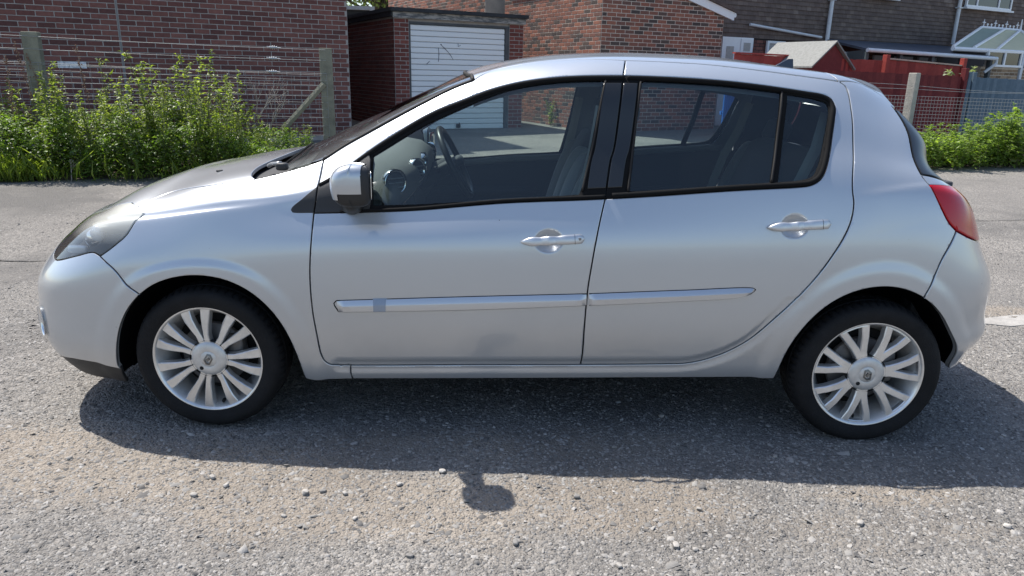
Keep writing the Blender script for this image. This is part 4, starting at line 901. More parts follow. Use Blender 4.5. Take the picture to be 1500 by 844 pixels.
XF, XR = -1.5, 1.35                       # fan pivots of nose and tail
SZ = lambda x: 0.205 + 0.0289*(x + 0.9)   # the sill climbs a little towards the tail
FEAT = [
 (([-1.5, 1.35], [0.772, 0.772]), ([-1.5, 1.35], [0.164, 0.248]), (0.572, 0.165, 3.18), (0.521, 0.310, 3.53)),
 (([-1.5, 1.35], [0.792, 0.792]), ([-1.5, 1.35], [0.197, 0.28]), (0.612, 0.212, 3.28), (0.528, 0.322, 2.95)),
 (([-1.5, -0.8, 0.8, 1.35], [0.818, 0.812, 0.812, 0.816]), ([-1.5, 1.35], [0.2757, 0.358]), (0.639, 0.299, 3.45), (0.573, 0.397, 3.20)),
 (([-1.5, -0.9, 0, 0.9, 1.35], [0.838, 0.842, 0.846, 0.843, 0.838]), ([-1.5, 1.35], [0.47, 0.5]), (0.651, 0.473, 3.21), (0.564, 0.499, 3.01)),
 (([-1.5, -0.9, 0, 0.9, 1.35], [0.838, 0.848, 0.853, 0.85, 0.842]), ([-1.5, 1.35], [0.63, 0.67]), (0.632, 0.564, 3.09), (0.570, 0.628, 2.88)),
 (([-1.5, -0.9, 0, 0.9, 1.35], [0.818, 0.833, 0.838, 0.836, 0.826]), ([-1.5, -0.9, 0, 1.35], [0.725, 0.775, 0.815, 0.86]), (0.576, 0.674, 2.51), (0.503, 0.756, 2.69)),
 (([-1.5, -1.2, -0.9, 0, 0.9, 1.35], [0.785, 0.8, 0.797, 0.795, 0.798, 0.7907]), ([-1.5, -1.2, -0.95, -0.6, -0.12, 0.25, 0.75, 1, 1.35], [0.8, 0.84, 0.858, 0.868, 0.912, 0.936, 0.978, 0.992, 0.99]), (0.510, 0.724, 2.55), (0.430, 0.901, 2.87)),
 (([-1.5, -1.2, -0.95, -0.6, 0, 0.8, 1.1, 1.35], [0.752, 0.775, 0.775, 0.755, 0.712, 0.705, 0.702, 0.6837]), ([-1.5, -1.2, -0.98, -0.75, -0.5, -0.2, 0, 0.4, 0.8, 1.1, 1.35], [0.835, 0.885, 0.915, 0.955, 1.035, 1.115, 1.14, 1.155, 1.165, 1.16, 1.113]), (0.437, 0.784, 2.37), (0.275, 1.034, 2.24)),
 (([-1.5, -1.2, -0.98, -0.865, -0.65, -0.41, -0.2, 0, 0.4, 0.8, 1.08, 1.35], [0.712, 0.738, 0.738, 0.722, 0.69, 0.66, 0.64, 0.626, 0.616, 0.608, 0.598, 0.5577]), ([-1.5, -1.2, -0.98, -0.865, -0.65, -0.41, -0.2, -0.03, 0.15, 0.35, 0.58, 0.8, 0.98, 1.08, 1.35], [0.862, 0.925, 0.955, 0.985, 1.095, 1.236, 1.32, 1.361, 1.381, 1.385, 1.38, 1.363, 1.342, 1.325, 1.242]), (0.344, 0.826, 2.25), (0.235, 1.176, 2.39)),
 (([-1.5, -1.25, -1.05, -0.95, -0.844, -0.67, -0.454, -0.266, 0, 0.4, 0.8, 1.1, 1.35], [0.655, 0.685, 0.685, 0.672, 0.65, 0.622, 0.59, 0.566, 0.545, 0.535, 0.525, 0.515, 0.4658]), ([-1.5, -1.25, -1.1, -0.97, -0.844, -0.67, -0.454, -0.266, 0, 0.3, 0.6, 0.8, 1, 1.2, 1.35], [0.885, 0.955, 0.982, 1.008, 1.052, 1.16, 1.278, 1.36, 1.415, 1.434, 1.431, 1.42, 1.402, 1.378, 1.313]), (0.270, 0.869, 2.14), (0.119, 1.276, 2.02)),
 (([-1.5, -1, -0.3, 0.3, 1.35], [0.37, 0.4, 0.36, 0.34, 0.3067]), ([-1.5, -1.3, -1.1, -1, -0.85, -0.67, -0.45, -0.3, -0.1, 0.1, 0.35, 0.65, 0.95, 1.2, 1.35], [0.936, 0.982, 1.015, 1.036, 1.112, 1.205, 1.312, 1.374, 1.432, 1.457, 1.469, 1.465, 1.436, 1.403, 1.365]), (0.130, 0.924, 2.10), (0.131, 1.346, 2.05)),
 (([-1.5, 1.35], [0, 0]), ([-1.5, -1.3, -1.1, -1.03, -0.855, -0.67, -0.45, -0.353, -0.26, -0.1, 0.1, 0.35, 0.65, 0.95, 1.2, 1.35], [0.952, 0.995, 1.03, 1.058, 1.144, 1.232, 1.336, 1.383, 1.417, 1.449, 1.472, 1.481, 1.472, 1.445, 1.412, 1.402]), (0.000, 0.952, 2.00), (0.000, 1.408, 2.00)),
]
def gauss1(A, sig, axis, low='odd', high='odd'):
    """smooth along an axis; 'odd' keeps an open edge, 'mirror' reflects across the car's centre plane (y changes sign)"""
    r = int(3*sig + 1); k = np.exp(-.5*(np.arange(-r, r+1)/sig)**2); k /= k.sum()
    A = np.moveaxis(A, axis, 0); n = len(A); flip = np.array([1, -1, 1.])
    lo = 2*A[:1] - A[r:0:-1] if low == 'odd' else A[r:0:-1]*flip
    hi = 2*A[-1:] - A[-2:-r-2:-1] if high == 'odd' else A[-2:-r-2:-1]*flip
    P = np.concatenate([lo, A, hi], 0); B = sum(k[j]*P[j:j+n] for j in range(2*r+1))
    return np.moveaxis(B, 0, axis)

def build_grid(nfan=70, du=.01, nt=220):
    K = len(FEAT)
    xs = np.arange(XF, XR + 1e-9, du); ns = len(xs)
    ph = np.linspace(np.pi/2, 0, nfan + 1)[:-1]
    G = np.zeros((2*nfan + ns, K, 3))
    for k, (yy, zz, nose, tail) in enumerate(FEAT):
        ys = pchip(*yy, xs); zs = pchip(*zz, xs)
        G[nfan:nfan+ns, k] = np.stack([xs, -ys, zs], 1)
        for end, (a, zc, n) in ((0, nose), (1, tail)):
            c = np.cos(ph); s = np.sin(ph)
            r = (np.abs(c)**n + np.abs(s)**n)**(-1/n)      # superellipse by polar-like angle: even spacing
            w, z0 = (ys[0], zs[0]) if end == 0 else (ys[-1], zs[-1])
            X = a*s*r; Y = w*c*r
            f = np.clip(X/max(a, 1e-6), 0, 1); f = f*f*(3 - 2*f)
            Z = z0 + (zc - z0)*f
            if end == 0: G[:nfan, k] = np.stack([XF - X, -Y, Z], 1)
            else: G[nfan+ns:, k] = np.stack([XR + X, -Y, Z], 1)[::-1]
    mid = G[nfan + ns//2]
    tk = np.concatenate([[0], np.cumsum(np.linalg.norm(np.diff(mid, axis=0), axis=1))])
    tt = np.linspace(0, tk[-1], nt)
    # Hermite (finite-difference tangents) across the features
    m = np.zeros_like(G)
    for k in range(K):
        if k == 0: m[:, 0] = (G[:, 1] - G[:, 0])/(tk[1] - tk[0])
        elif k == K-1: m[:, k] = (G[:, k] - G[:, k-1])/(tk[k] - tk[k-1])
        else:
            h0, h1 = tk[k] - tk[k-1], tk[k+1] - tk[k]
            m[:, k] = (h1*(G[:, k] - G[:, k-1])/h0 + h0*(G[:, k+1] - G[:, k])/h1)/(h0 + h1)
    m[:, K-1, 2] = 0
    i = np.clip(np.searchsorted(tk, tt) - 1, 0, K-2); h = (tk[i+1] - tk[i])[None, :, None]
    s = ((tt - tk[i])/(tk[i+1] - tk[i]))[None, :, None]
    P = ((2*s**3 - 3*s**2 + 1)*G[:, i] + (s**3 - 2*s**2 + s)*h*m[:, i] + (3*s**2 - 2*s**3)*G[:, i+1] + (s**3 - s**2)*h*m[:, i+1])
    P = gauss1(P, 3.0, 1, 'odd', 'mirror')
    P = gauss1(P, 5.0, 0, 'mirror', 'mirror')
    P[:, -1, 1] = 0; P[0, :, 1] = 0; P[-1, :, 1] = 0
    j = int(np.searchsorted(tt, tk[4]))
    U = np.concatenate([[0], np.cumsum(np.linalg.norm(np.diff(P[:, j], axis=0), axis=1))])
    U = U - np.interp(0, P[nfan:nfan+ns, j, 0], U[nfan:nfan+ns])    # U = 0 at x = 0
    return P, U, tt, tk

OUT = {
 'arch_front_bumper': [[-1.6561,0.0419],[-1.6451,0.1219],[-1.633,0.1926],[-1.6139,0.2525],[-1.5687,0.3282],[-1.5173,0.3892]],
 'arch_front_fender': [[-1.5173,0.3892],[-1.4521,0.437],[-1.3668,0.4703],[-1.2945,0.479],[-1.2292,0.4741],[-1.1581,0.4525],[-1.0943,0.4191],[-1.0376,0.3727],[-0.9931,0.321],[-0.9554,0.2579],[-0.9303,0.1822],[-0.9176,0.1005],[-0.9157,0.0324]],
 'fender_bottom': [[-0.9157,0.0324],[-0.8854,0.0188],[-0.7296,0.0193]],
 'sill_seam': [[-0.7296,0.0193],[-0.7341,0.0576],[-0.7322,0.089]],
 'bumper_seam_front': [[-1.669,0.5809],[-1.6074,0.5041],[-1.5876,0.473],[-1.557,0.4217],[-1.5173,0.3892]],
 'lamp_bottom': [[-2.028,0.5682],[-1.933,0.5546],[-1.8021,0.5836],[-1.7113,0.6051],[-1.669,0.5809]],
 'lamp_rear': [[-1.669,0.5809],[-1.6122,0.6418],[-1.562,0.7062],[-1.5151,1.0536]],
 'lamp_tip': [[-1.5151,1.0536],[-1.5935,1.2189],[-1.7293,1.263]],
 'lamp_top': [[-1.7293,1.263],[-1.8279,1.2456],[-1.9377,1.2118]],
 'lamp_front': [[-1.9377,1.2118],[-2.06,1.02],[-2.11,0.8],[-2.1,0.68],[-2.075,0.605],[-2.028,0.5682]],
 'bonnet_lead': [[-1.9377,1.2118],[-2.2,1.08],[-2.45,1.0],[-2.9,0.97]],
 'bonnet_seam': [[-1.5935,1.2189],[-1.5771,1.2534],[-1.4609,1.3345],[-1.2652,1.2992],[-1.0889,1.2849]],
 'bonnet_rear': [[-1.0889,1.2849],[-1.1144,1.3242],[-1.1292,1.3597],[-1.1457,1.4397],[-1.1378,1.5108],[-1.1171,1.5859],[-1.1,1.68],[-1.09,1.76],[-1.085,1.9]],
 'scuttle_edge': [[-1.0889,1.2849],[-0.9737,1.2959],[-0.8974,1.2949],[-0.8348,1.288]],
 'screen_bottom': [[-0.8348,1.288],[-0.9005,1.3081],[-0.9668,1.3174],[-1.01,1.34],[-1.03,1.5],[-1.042,1.66],[-1.045,1.9]],
 'screen_edge': [[-0.8348,1.288],[-0.7699,1.2997],[-0.6645,1.2911],[-0.5605,1.2871],[-0.4572,1.2866],[-0.3546,1.2923],[-0.2696,1.2955]],
 'screen_top': [[-0.2696,1.2955],[-0.287,1.42],[-0.318,1.6],[-0.335,1.72],[-0.34,1.9]],
 'door_top_front': [[-0.2696,1.2955],[-0.2046,1.3502],[-0.0701,1.356],[0.115,1.3509],[0.3128,1.3195]],
 'door_top_rear': [[0.3128,1.3195],[0.5328,1.3104],[0.7938,1.2929],[1.0061,1.2875],[1.1386,1.2893]],
 'door_front_up': [[-0.8348,1.288],[-0.8332,1.213],[-0.835,1.1204]],
 'door_front_mid': [[-0.835,1.1204],[-0.8383,0.8706],[-0.8443,0.752]],
 'door_front_low': [[-0.8443,0.752],[-0.8484,0.6286],[-0.8569,0.4758],[-0.8582,0.406],[-0.8555,0.3065],[-0.8488,0.2238],[-0.8418,0.1491],[-0.8304,0.1142],[-0.8068,0.0965],[-0.7724,0.0908]],
 'door_bottom_front': [[-0.7724,0.0908],[-0.7322,0.089],[-0.284,0.0887],[0.1716,0.0876]],
 'door_bottom_rear': [[0.1716,0.0876],[0.3832,0.0883],[0.5689,0.0905]],
 'door_mid_up': [[0.3128,1.3195],[0.2951,1.2029]],
 'door_mid': [[0.2951,1.2029],[0.2837,1.0936],[0.2631,0.9322],[0.2524,0.8959],[0.2328,0.7464]],
 'door_mid_low': [[0.2328,0.7464],[0.2125,0.6556],[0.1995,0.5817],[0.1891,0.5062],[0.1795,0.4195],[0.175,0.2668],[0.175,0.1395],[0.1716,0.0876]],
 'door_rear': [[1.1386,1.2893],[1.1629,1.2744],[1.1676,1.2393],[1.1638,1.1749],[1.1573,1.0662],[1.1452,0.9017],[1.1319,0.7777],[1.1318,0.7335],[1.1365,0.7031],[1.1335,0.669],[1.1241,0.6385],[1.1031,0.5976],[1.0787,0.5588],[1.0316,0.4883],[0.9665,0.4044],[0.8842,0.3057],[0.8017,0.203],[0.7308,0.1465],[0.6661,0.1149],[0.618,0.0997],[0.5689,0.0905]],
 'win_front_bottom': [[-0.8443,0.752],[-0.6264,0.7542],[-0.433,0.7494],[-0.1181,0.748],[0.1163,0.7464],[0.2328,0.7464]],
 'win_front_top': [[-0.835,1.1204],[-0.7399,1.17],[-0.6366,1.2],[-0.501,1.2076],[-0.4107,1.209],[-0.2974,1.204],[-0.2076,1.2088],[-0.1175,1.2097],[-0.027,1.2079],[0.0631,1.2053],[0.154,1.2036],[0.2951,1.2029]],
 'win_rear': [[0.2328,0.7464],[0.4701,0.7461],[0.7369,0.748],[0.9366,0.7503],[0.9808,0.7565],[1.0124,0.7761],[1.0316,0.8102],[1.0604,0.926],[1.0694,0.9811],[1.0872,1.0953],[1.0957,1.1541],[1.0865,1.1872],[1.0555,1.2016],[0.9883,1.2003],[0.9032,1.1999],[0.8097,1.2007],[0.718,1.201],[0.5803,1.2004],[0.4434,1.2015],[0.3525,1.2022],[0.2951,1.2029]],
 'glass_front': [[-0.6349,1.1598],[-0.6261,0.7931],[-0.3116,0.7679],[-0.0848,0.7618],[0.136,0.7657],[0.1424,0.7794],[0.1842,0.9782],[0.2228,1.1802],[0.1535,1.1834],[0.0629,1.1847],[-0.0268,1.1856],[-0.1169,1.1846],[-0.2065,1.178],[-0.2958,1.1688],[-0.3638,1.1655],[-0.498,1.1661]],
 'glass_rear': [[0.3224,0.7691],[0.5146,0.7662],[0.737,0.766],[0.8317,0.7704],[0.8533,0.9118],[0.8871,1.1796],[0.7158,1.1826],[0.5331,1.1836],[0.3808,1.1835],[0.3651,1.1753],[0.3424,0.9668]],
 'glass_quarter': [[0.8603,0.7701],[0.937,0.7745],[0.9862,0.7911],[1.0116,0.8464],[1.0308,0.9242],[1.0704,1.1458],[1.0656,1.1661],[1.0317,1.1735],[0.913,1.1743],[0.879,0.9052]],
 'sill_bottom': [[-0.7296,0.0197],[-0.2314,0.0186],[0.5795,0.0205],[0.9359,0.0207]],
 'arch_rear_quarter': [[0.9359,0.0207],[0.9425,0.1014],[0.9532,0.1801],[0.9736,0.2657],[1.0072,0.3288],[1.0484,0.3754],[1.0997,0.417],[1.1631,0.4393],[1.2739,0.4578],[1.3673,0.4498],[1.4379,0.4257]],
 'arch_rear_bumper': [[1.4379,0.4257],[1.5074,0.3693],[1.5592,0.3123],[1.5918,0.2329],[1.6039,0.1594],[1.6711,0.014]],
 'bumper_seam_rear': [[1.4379,0.4257],[1.4631,0.4868],[1.4903,0.5462],[1.5696,0.6455]],
 'tail_inner': [[1.5696,0.6455],[1.5244,0.6677],[1.4815,0.7189],[1.4476,0.7849]],
 'tail_bottom': [[1.5696,0.6455],[1.6559,0.6369],[1.812,0.632]],
 'tail_top': [[1.4476,0.7849],[1.58,0.812],[1.69,0.832]],
 'tail_out': [[1.69,0.832],[1.765,0.8],[1.805,0.745],[1.818,0.69],[1.812,0.632]],
 'quarter_rear': [[1.4476,0.7849],[1.4313,0.8445],[1.4424,0.9809],[1.4528,1.2487],[1.4414,1.2717]],
 'quarter_top': [[1.4414,1.2717],[1.4,1.31],[1.33,1.332],[1.25,1.328],[1.18,1.305],[1.1386,1.2893]],
 'roof_rear': [[1.1386,1.2893],[1.115,1.4],[1.15,1.62],[1.165,1.9]],
 'bumper_bottom_front': [[-1.6396,0.0759],[-1.7257,0.0875],[-1.8439,0.0867],[-1.9613,0.0698],[-2.2,0.075],[-2.9,0.075]],
 'lip_front': [[-1.6561,0.0419],[-1.8939,0.0276],[-1.9632,0.0422]],
 'bumper_bottom_rear': [[1.6711,0.014],[2.6,0.0]],
 'triangle': [[-0.9265,0.8146],[-0.9323,0.7792],[-0.9258,0.7588],[-0.8443,0.752],[-0.8383,0.8706],[-0.835,1.1204],[-0.8789,0.9729]],
 'mould_front': [[-0.7728,0.3526],[-0.7618,0.3637],[-0.2808,0.3867],[0.1752,0.4047],[0.1775,0.3608],[-0.2809,0.3361],[-0.7569,0.3198]],
 'mould_rear': [[0.1854,0.4051],[0.5319,0.4219],[0.7942,0.4315],[0.8016,0.4268],[0.7828,0.4103],[0.7268,0.3969],[0.5355,0.3823],[0.1877,0.361]],
 'handle_front': [[-0.0743,0.597],[0.1587,0.6062]],
 'handle_rear': [[0.8231,0.6341],[1.0515,0.642]],
 'dent_front': [[0.029,0.6003],[-0.0246,0.601],[0.0815,0.5997],[0.028,0.6435],[0.0302,0.557]],
 'dent_rear': [[0.923,0.6372],[0.8721,0.6377],[0.9751,0.6367],[0.9212,0.6697],[0.9255,0.6027]],
 'fog': [[-1.9747,0.2162],[-2.0288,0.2527],[-1.9537,0.1674],[-1.9284,0.2167],[-2.0523,0.1939]],
 'indicator': [[-0.6247,0.3738],[-0.5696,0.3761],[-0.5716,0.3254],[-0.6271,0.3239]],
 'jet': [[-1.3303,1.4634]],
 'mirror_foot': [[-0.7435,0.8944]],
 'crease': [[1.1361,0.7292],[1.2596,0.7484],[1.4358,0.7847]]}
for k_ in OUT: OUT[k_] = [tuple(p) for p in OUT[k_]]
GP, GU, GT, TK = build_grid()
def refine_grid(P, U, T):
    u2 = np.interp(np.arange(2*len(U) - 1)/2, np.arange(len(U)), U); t2 = np.interp(np.arange(2*len(T) - 1)/2, np.arange(len(T)), T)
    A = np.zeros((2*len(U) - 1, len(T), 3)); A[::2] = P; A[1::2] = (P[:-1] + P[1:])/2; B = np.zeros((len(u2), len(t2), 3)); B[:, ::2] = A; B[:, 1::2] = (A[:, :-1] + A[:, 1:])/2
    B = gauss1(gauss1(B, 1.6, 1, 'odd', 'mirror'), 1.6, 0, 'mirror', 'mirror'); B[:, -1, 1] = 0; B[0, :, 1] = 0; B[-1, :, 1] = 0
    return B, u2, t2
GP, GU, GT = refine_grid(GP, GU, GT)
def grid_normals(P):
    a = np.gradient(P, axis=0); b = np.gradient(P, axis=1); N = np.cross(a, b); N /= np.linalg.norm(N, axis=-1, keepdims=True) + 1e-12
    if N[len(GU)//2, 60, 1] > 0: N = -N
    N[:, -1] = N[:, -2]; N[:, -1, 1] = 0; N[0] = N[1]; N[-1] = N[-2]; N[0, :, 1] = 0; N[-1, :, 1] = 0; N /= np.linalg.norm(N, axis=-1, keepdims=True) + 1e-12
    return N
GN = grid_normals(GP)
UMIN, UMAX, TMAX = GU[0], GU[-1], GT[-1]
def lift(ut, off=0.0, P=None, N=None):
    P = GP if P is None else P; N = GN if N is None else N
    ut = np.asarray(ut, float).reshape(-1, 2); u = np.clip(ut[:, 0], UMIN, UMAX); t = np.clip(ut[:, 1], 0, TMAX)
    i = np.clip(np.searchsorted(GU, u) - 1, 0, len(GU) - 2); j = np.clip(np.searchsorted(GT, t) - 1, 0, len(GT) - 2)
    a = ((u - GU[i])/(GU[i+1] - GU[i]))[:, None]; b = ((t - GT[j])/(GT[j+1] - GT[j]))[:, None]
    f = lambda A: A[i, j]*(1-a)*(1-b) + A[i+1, j]*a*(1-b) + A[i, j+1]*(1-a)*b + A[i+1, j+1]*a*b
    n = f(N); n /= np.linalg.norm(n, axis=1, keepdims=True) + 1e-12
    return f(P) + n*np.asarray(off).reshape(-1, 1) if np.ndim(off) else f(P) + n*off, n
def smooth_curve(pts, step=.012):
    P = np.array(pts, float); P[:, 0] = np.clip(P[:, 0], UMIN, UMAX); P[:, 1] = np.clip(P[:, 1], 0, TMAX)
    keep = [0] + [i for i in range(1, len(P)) if np.linalg.norm(P[i] - P[i-1]) > 1e-4]; P = P[keep]
    if len(P) < 3:
        n = max(2, int(np.linalg.norm(P[-1] - P[0])/step) + 1); return P[0] + np.linspace(0, 1, n)[:, None]*(P[-1] - P[0])
    Q = np.vstack([2*P[0] - P[1], P, 2*P[-1] - P[-2]]); out = []
    for i in range(1, len(Q) - 2):
        p0, p1, p2, p3 = Q[i-1:i+3]; d1 = max(np.linalg.norm(p1-p0), 1e-6)**.5; d2 = max(np.linalg.norm(p2-p1), 1e-6)**.5; d3 = max(np.linalg.norm(p3-p2), 1e-6)**.5
        m1 = ((p1-p0)/d1 - (p2-p0)/(d1+d2) + (p2-p1)/d2)*d2; m2 = ((p2-p1)/d2 - (p3-p1)/(d2+d3) + (p3-p2)/d3)*d2
        n = max(1, int(np.linalg.norm(p2-p1)/step)); s = np.linspace(0, 1, n, endpoint=False)[:, None]
        out.append((2*s**3 - 3*s**2 + 1)*p1 + (s**3 - 2*s**2 + s)*m1 + (3*s**2 - 2*s**3)*p2 + (s**3 - s**2)*m2)
    return np.vstack(out + [P[-1:]])
def closed_curve(pts, step=.012):
    P = list(pts); C = smooth_curve(P[-3:] + P + P[:3], step); a = np.argmin(np.linalg.norm(C - np.array(P[0]), axis=1)[:len(C)//2]); b = len(C)//2 + np.argmin(np.linalg.norm(C - np.array(P[0]), axis=1)[len(C)//2:])
    return C[a:b]
def path(spec):
    out = []
    for w in spec.split():
        c = smooth_curve(OUT[w.lstrip('-')]) if w.lstrip('-') in OUT else None
        c = c[::-1] if w[0] == '-' else c
        if out and np.linalg.norm(out[-1][-1] - c[0]) < .012: c = c[1:]
        out.append(c)
    P = np.vstack(out)
    return P[:-1] if np.linalg.norm(P[0] - P[-1]) < .006 else P
def in_poly(p, poly):
    x, y = p[:, 0][:, None], p[:, 1][:, None]; a = poly; b = np.roll(poly, -1, 0)
    c = ((a[:, 1] > y) != (b[:, 1] > y)) & (x < (b[:, 0]-a[:, 0])*(y-a[:, 1])/(b[:, 1]-a[:, 1] + 1e-15) + a[:, 0])
    return (c.sum(1) % 2) == 1
def seg_dist(p, poly, closed=True):
    a = poly if closed else poly[:-1]; b = np.roll(poly, -1, 0) if closed else poly[1:]; d = np.full(len(p), 1e9)
    for s in range(0, len(p), 4000):
        q = p[s:s+4000, None]; ab = (b - a)[None]; t = np.clip(((q - a)*ab).sum(-1)/((ab**2).sum(-1) + 1e-15), 0, 1); d[s:s+4000] = np.linalg.norm(q - a - t[..., None]*ab, axis=-1).min(1)
    return d
def on_centre(p): return (p[:, 1] > TMAX - 2e-3) | (p[:, 0] < UMIN + 2e-3) | (p[:, 0] > UMAX - 2e-3)
def signed_area(P): return .5*np.sum(P[:, 0]*np.roll(P[:, 1], -1) - np.roll(P[:, 0], -1)*P[:, 1])
def inset(P, g):
    if signed_area(P) < 0: P = P[::-1]
    a = P - np.roll(P, 1, 0); b = np.roll(P, -1, 0) - P; na = np.stack([-a[:, 1], a[:, 0]], 1)/(np.linalg.norm(a, axis=1, keepdims=True) + 1e-12); nb = np.stack([-b[:, 1], b[:, 0]], 1)/(np.linalg.norm(b, axis=1, keepdims=True) + 1e-12)
    n = na + nb; n /= np.linalg.norm(n, axis=1, keepdims=True) + 1e-12; k = 1/np.clip((n*nb).sum(1, keepdims=True), .5, 1)
    Q = P + n*k*g; c = on_centre(P); Q[P[:, 1] > TMAX - 2e-3, 1] = TMAX; Q[P[:, 0] < UMIN + 2e-3, 0] = UMIN; Q[P[:, 0] > UMAX - 2e-3, 0] = UMAX
    keep = np.linalg.norm(Q - np.roll(Q, 1, 0), axis=1) > .0015; return Q[keep]

# the wheel arches are smooth curves: iron out the tracing
for a_, b_ in (('arch_front_bumper', 'arch_front_fender'), ('arch_rear_quarter', 'arch_rear_bumper')):
    A = np.vstack([smooth_curve(OUT[a_]), smooth_curve(OUT[b_])[1:]]); j_ = np.array(OUT[b_][0]); r_ = 26
    E_ = np.vstack([2*A[0] - A[r_:0:-1], A, 2*A[-1] - A[-2:-r_-2:-1]]); kk = np.exp(-.5*(np.arange(-r_, r_+1)/9.)**2); kk /= kk.sum(); B = sum(kk[i]*E_[i:i+len(A)] for i in range(2*r_+1)); B[0] = A[0]; B[-1] = A[-1]
    m_ = int(np.argmin(np.linalg.norm(B - j_, axis=1))); OUT[a_] = [tuple(q) for q in B[:m_+1:4]] + ([tuple(B[m_])] if m_ % 4 else []); OUT[b_] = [tuple(q) for q in B[m_::4]] + ([tuple(B[-1])] if (len(B)-1-m_) % 4 else [])
    sm = 'bumper_seam_front' if 'front' in a_ else 'bumper_seam_rear'; e_ = -1 if 'front' in a_ else 0; OUT[sm][e_] = tuple(B[m_])
OUT['fender_bottom'][0] = OUT['arch_front_fender'][-1]; OUT['sill_bottom'][-1] = OUT['arch_rear_quarter'][0]

# pressed shapes of the panels: flared arches, tucked door bottoms, handle dishes
gu, gt = np.meshgrid(GU, GT, indexing='ij'); flat = np.stack([gu.ravel(), gt.ravel()], 1)
disp = np.zeros(len(flat))
for nm in ('arch_front_bumper arch_front_fender', 'arch_rear_quarter arch_rear_bumper'):
    A = path(nm); d = seg_dist(flat, A, False); c = A.mean(0)
    s = np.clip((d - .040)/.055, 0, 1); disp += .0075*(1 - s*s*(3 - 2*s))*(flat[:, 1] < .75)
dl = smooth_curve(OUT['door_bottom_front'] + OUT['door_bottom_rear'][1:] + OUT['door_rear'][::-1][1:8]); d = seg_dist(flat, dl, False)
s = np.clip((d - .012)/.026, 0, 1); wz = np.clip((1.04 - flat[:, 0])/.22, 0, 1)*np.clip((flat[:, 0] + .88)/.12, 0, 1)*(flat[:, 1] < .4)
disp -= .007*(1 - s*s*(3 - 2*s))*wz
DENTS = []
for nm in ('dent_front', 'dent_rear'):
    q = np.array(OUT[nm]); c = q[0]; ru = abs(q[2, 0] - q[1, 0])/2; rt = abs(q[4, 1] - q[3, 1])/2; c = np.array([(q[1, 0]+q[2, 0])/2, (q[3, 1]+q[4, 1])/2]); DENTS.append((c, ru, rt))
    r2 = ((flat[:, 0]-c[0])/ru)**2 + ((flat[:, 1]-c[1])/rt)**2; disp -= .018*np.clip(1 - r2, 0, 1)**.9
q = np.array(OUT['fog']); FOG = np.array([q[1:4, 0].mean() - .035, q[1:3, 1].mean()])
# crisp shoulder line along the quarter panel
cr = np.array(OUT['crease']); zt = np.interp(flat[:, 0], cr[:, 0], cr[:, 1]); w_ = np.clip((flat[:, 0] - 1.12)/.12, 0, 1)*np.clip((1.75 - flat[:, 0])/.1, 0, 1)
dz = flat[:, 1] - zt; disp += w_*.006*np.clip(1 + dz/.13, 0, 1)*(1/(1 + np.exp(dz/.0065)))
GP = GP + GN*disp.reshape(GP.shape[:2])[..., None]
GP[:, -1, 1] = 0
GN = grid_normals(GP)

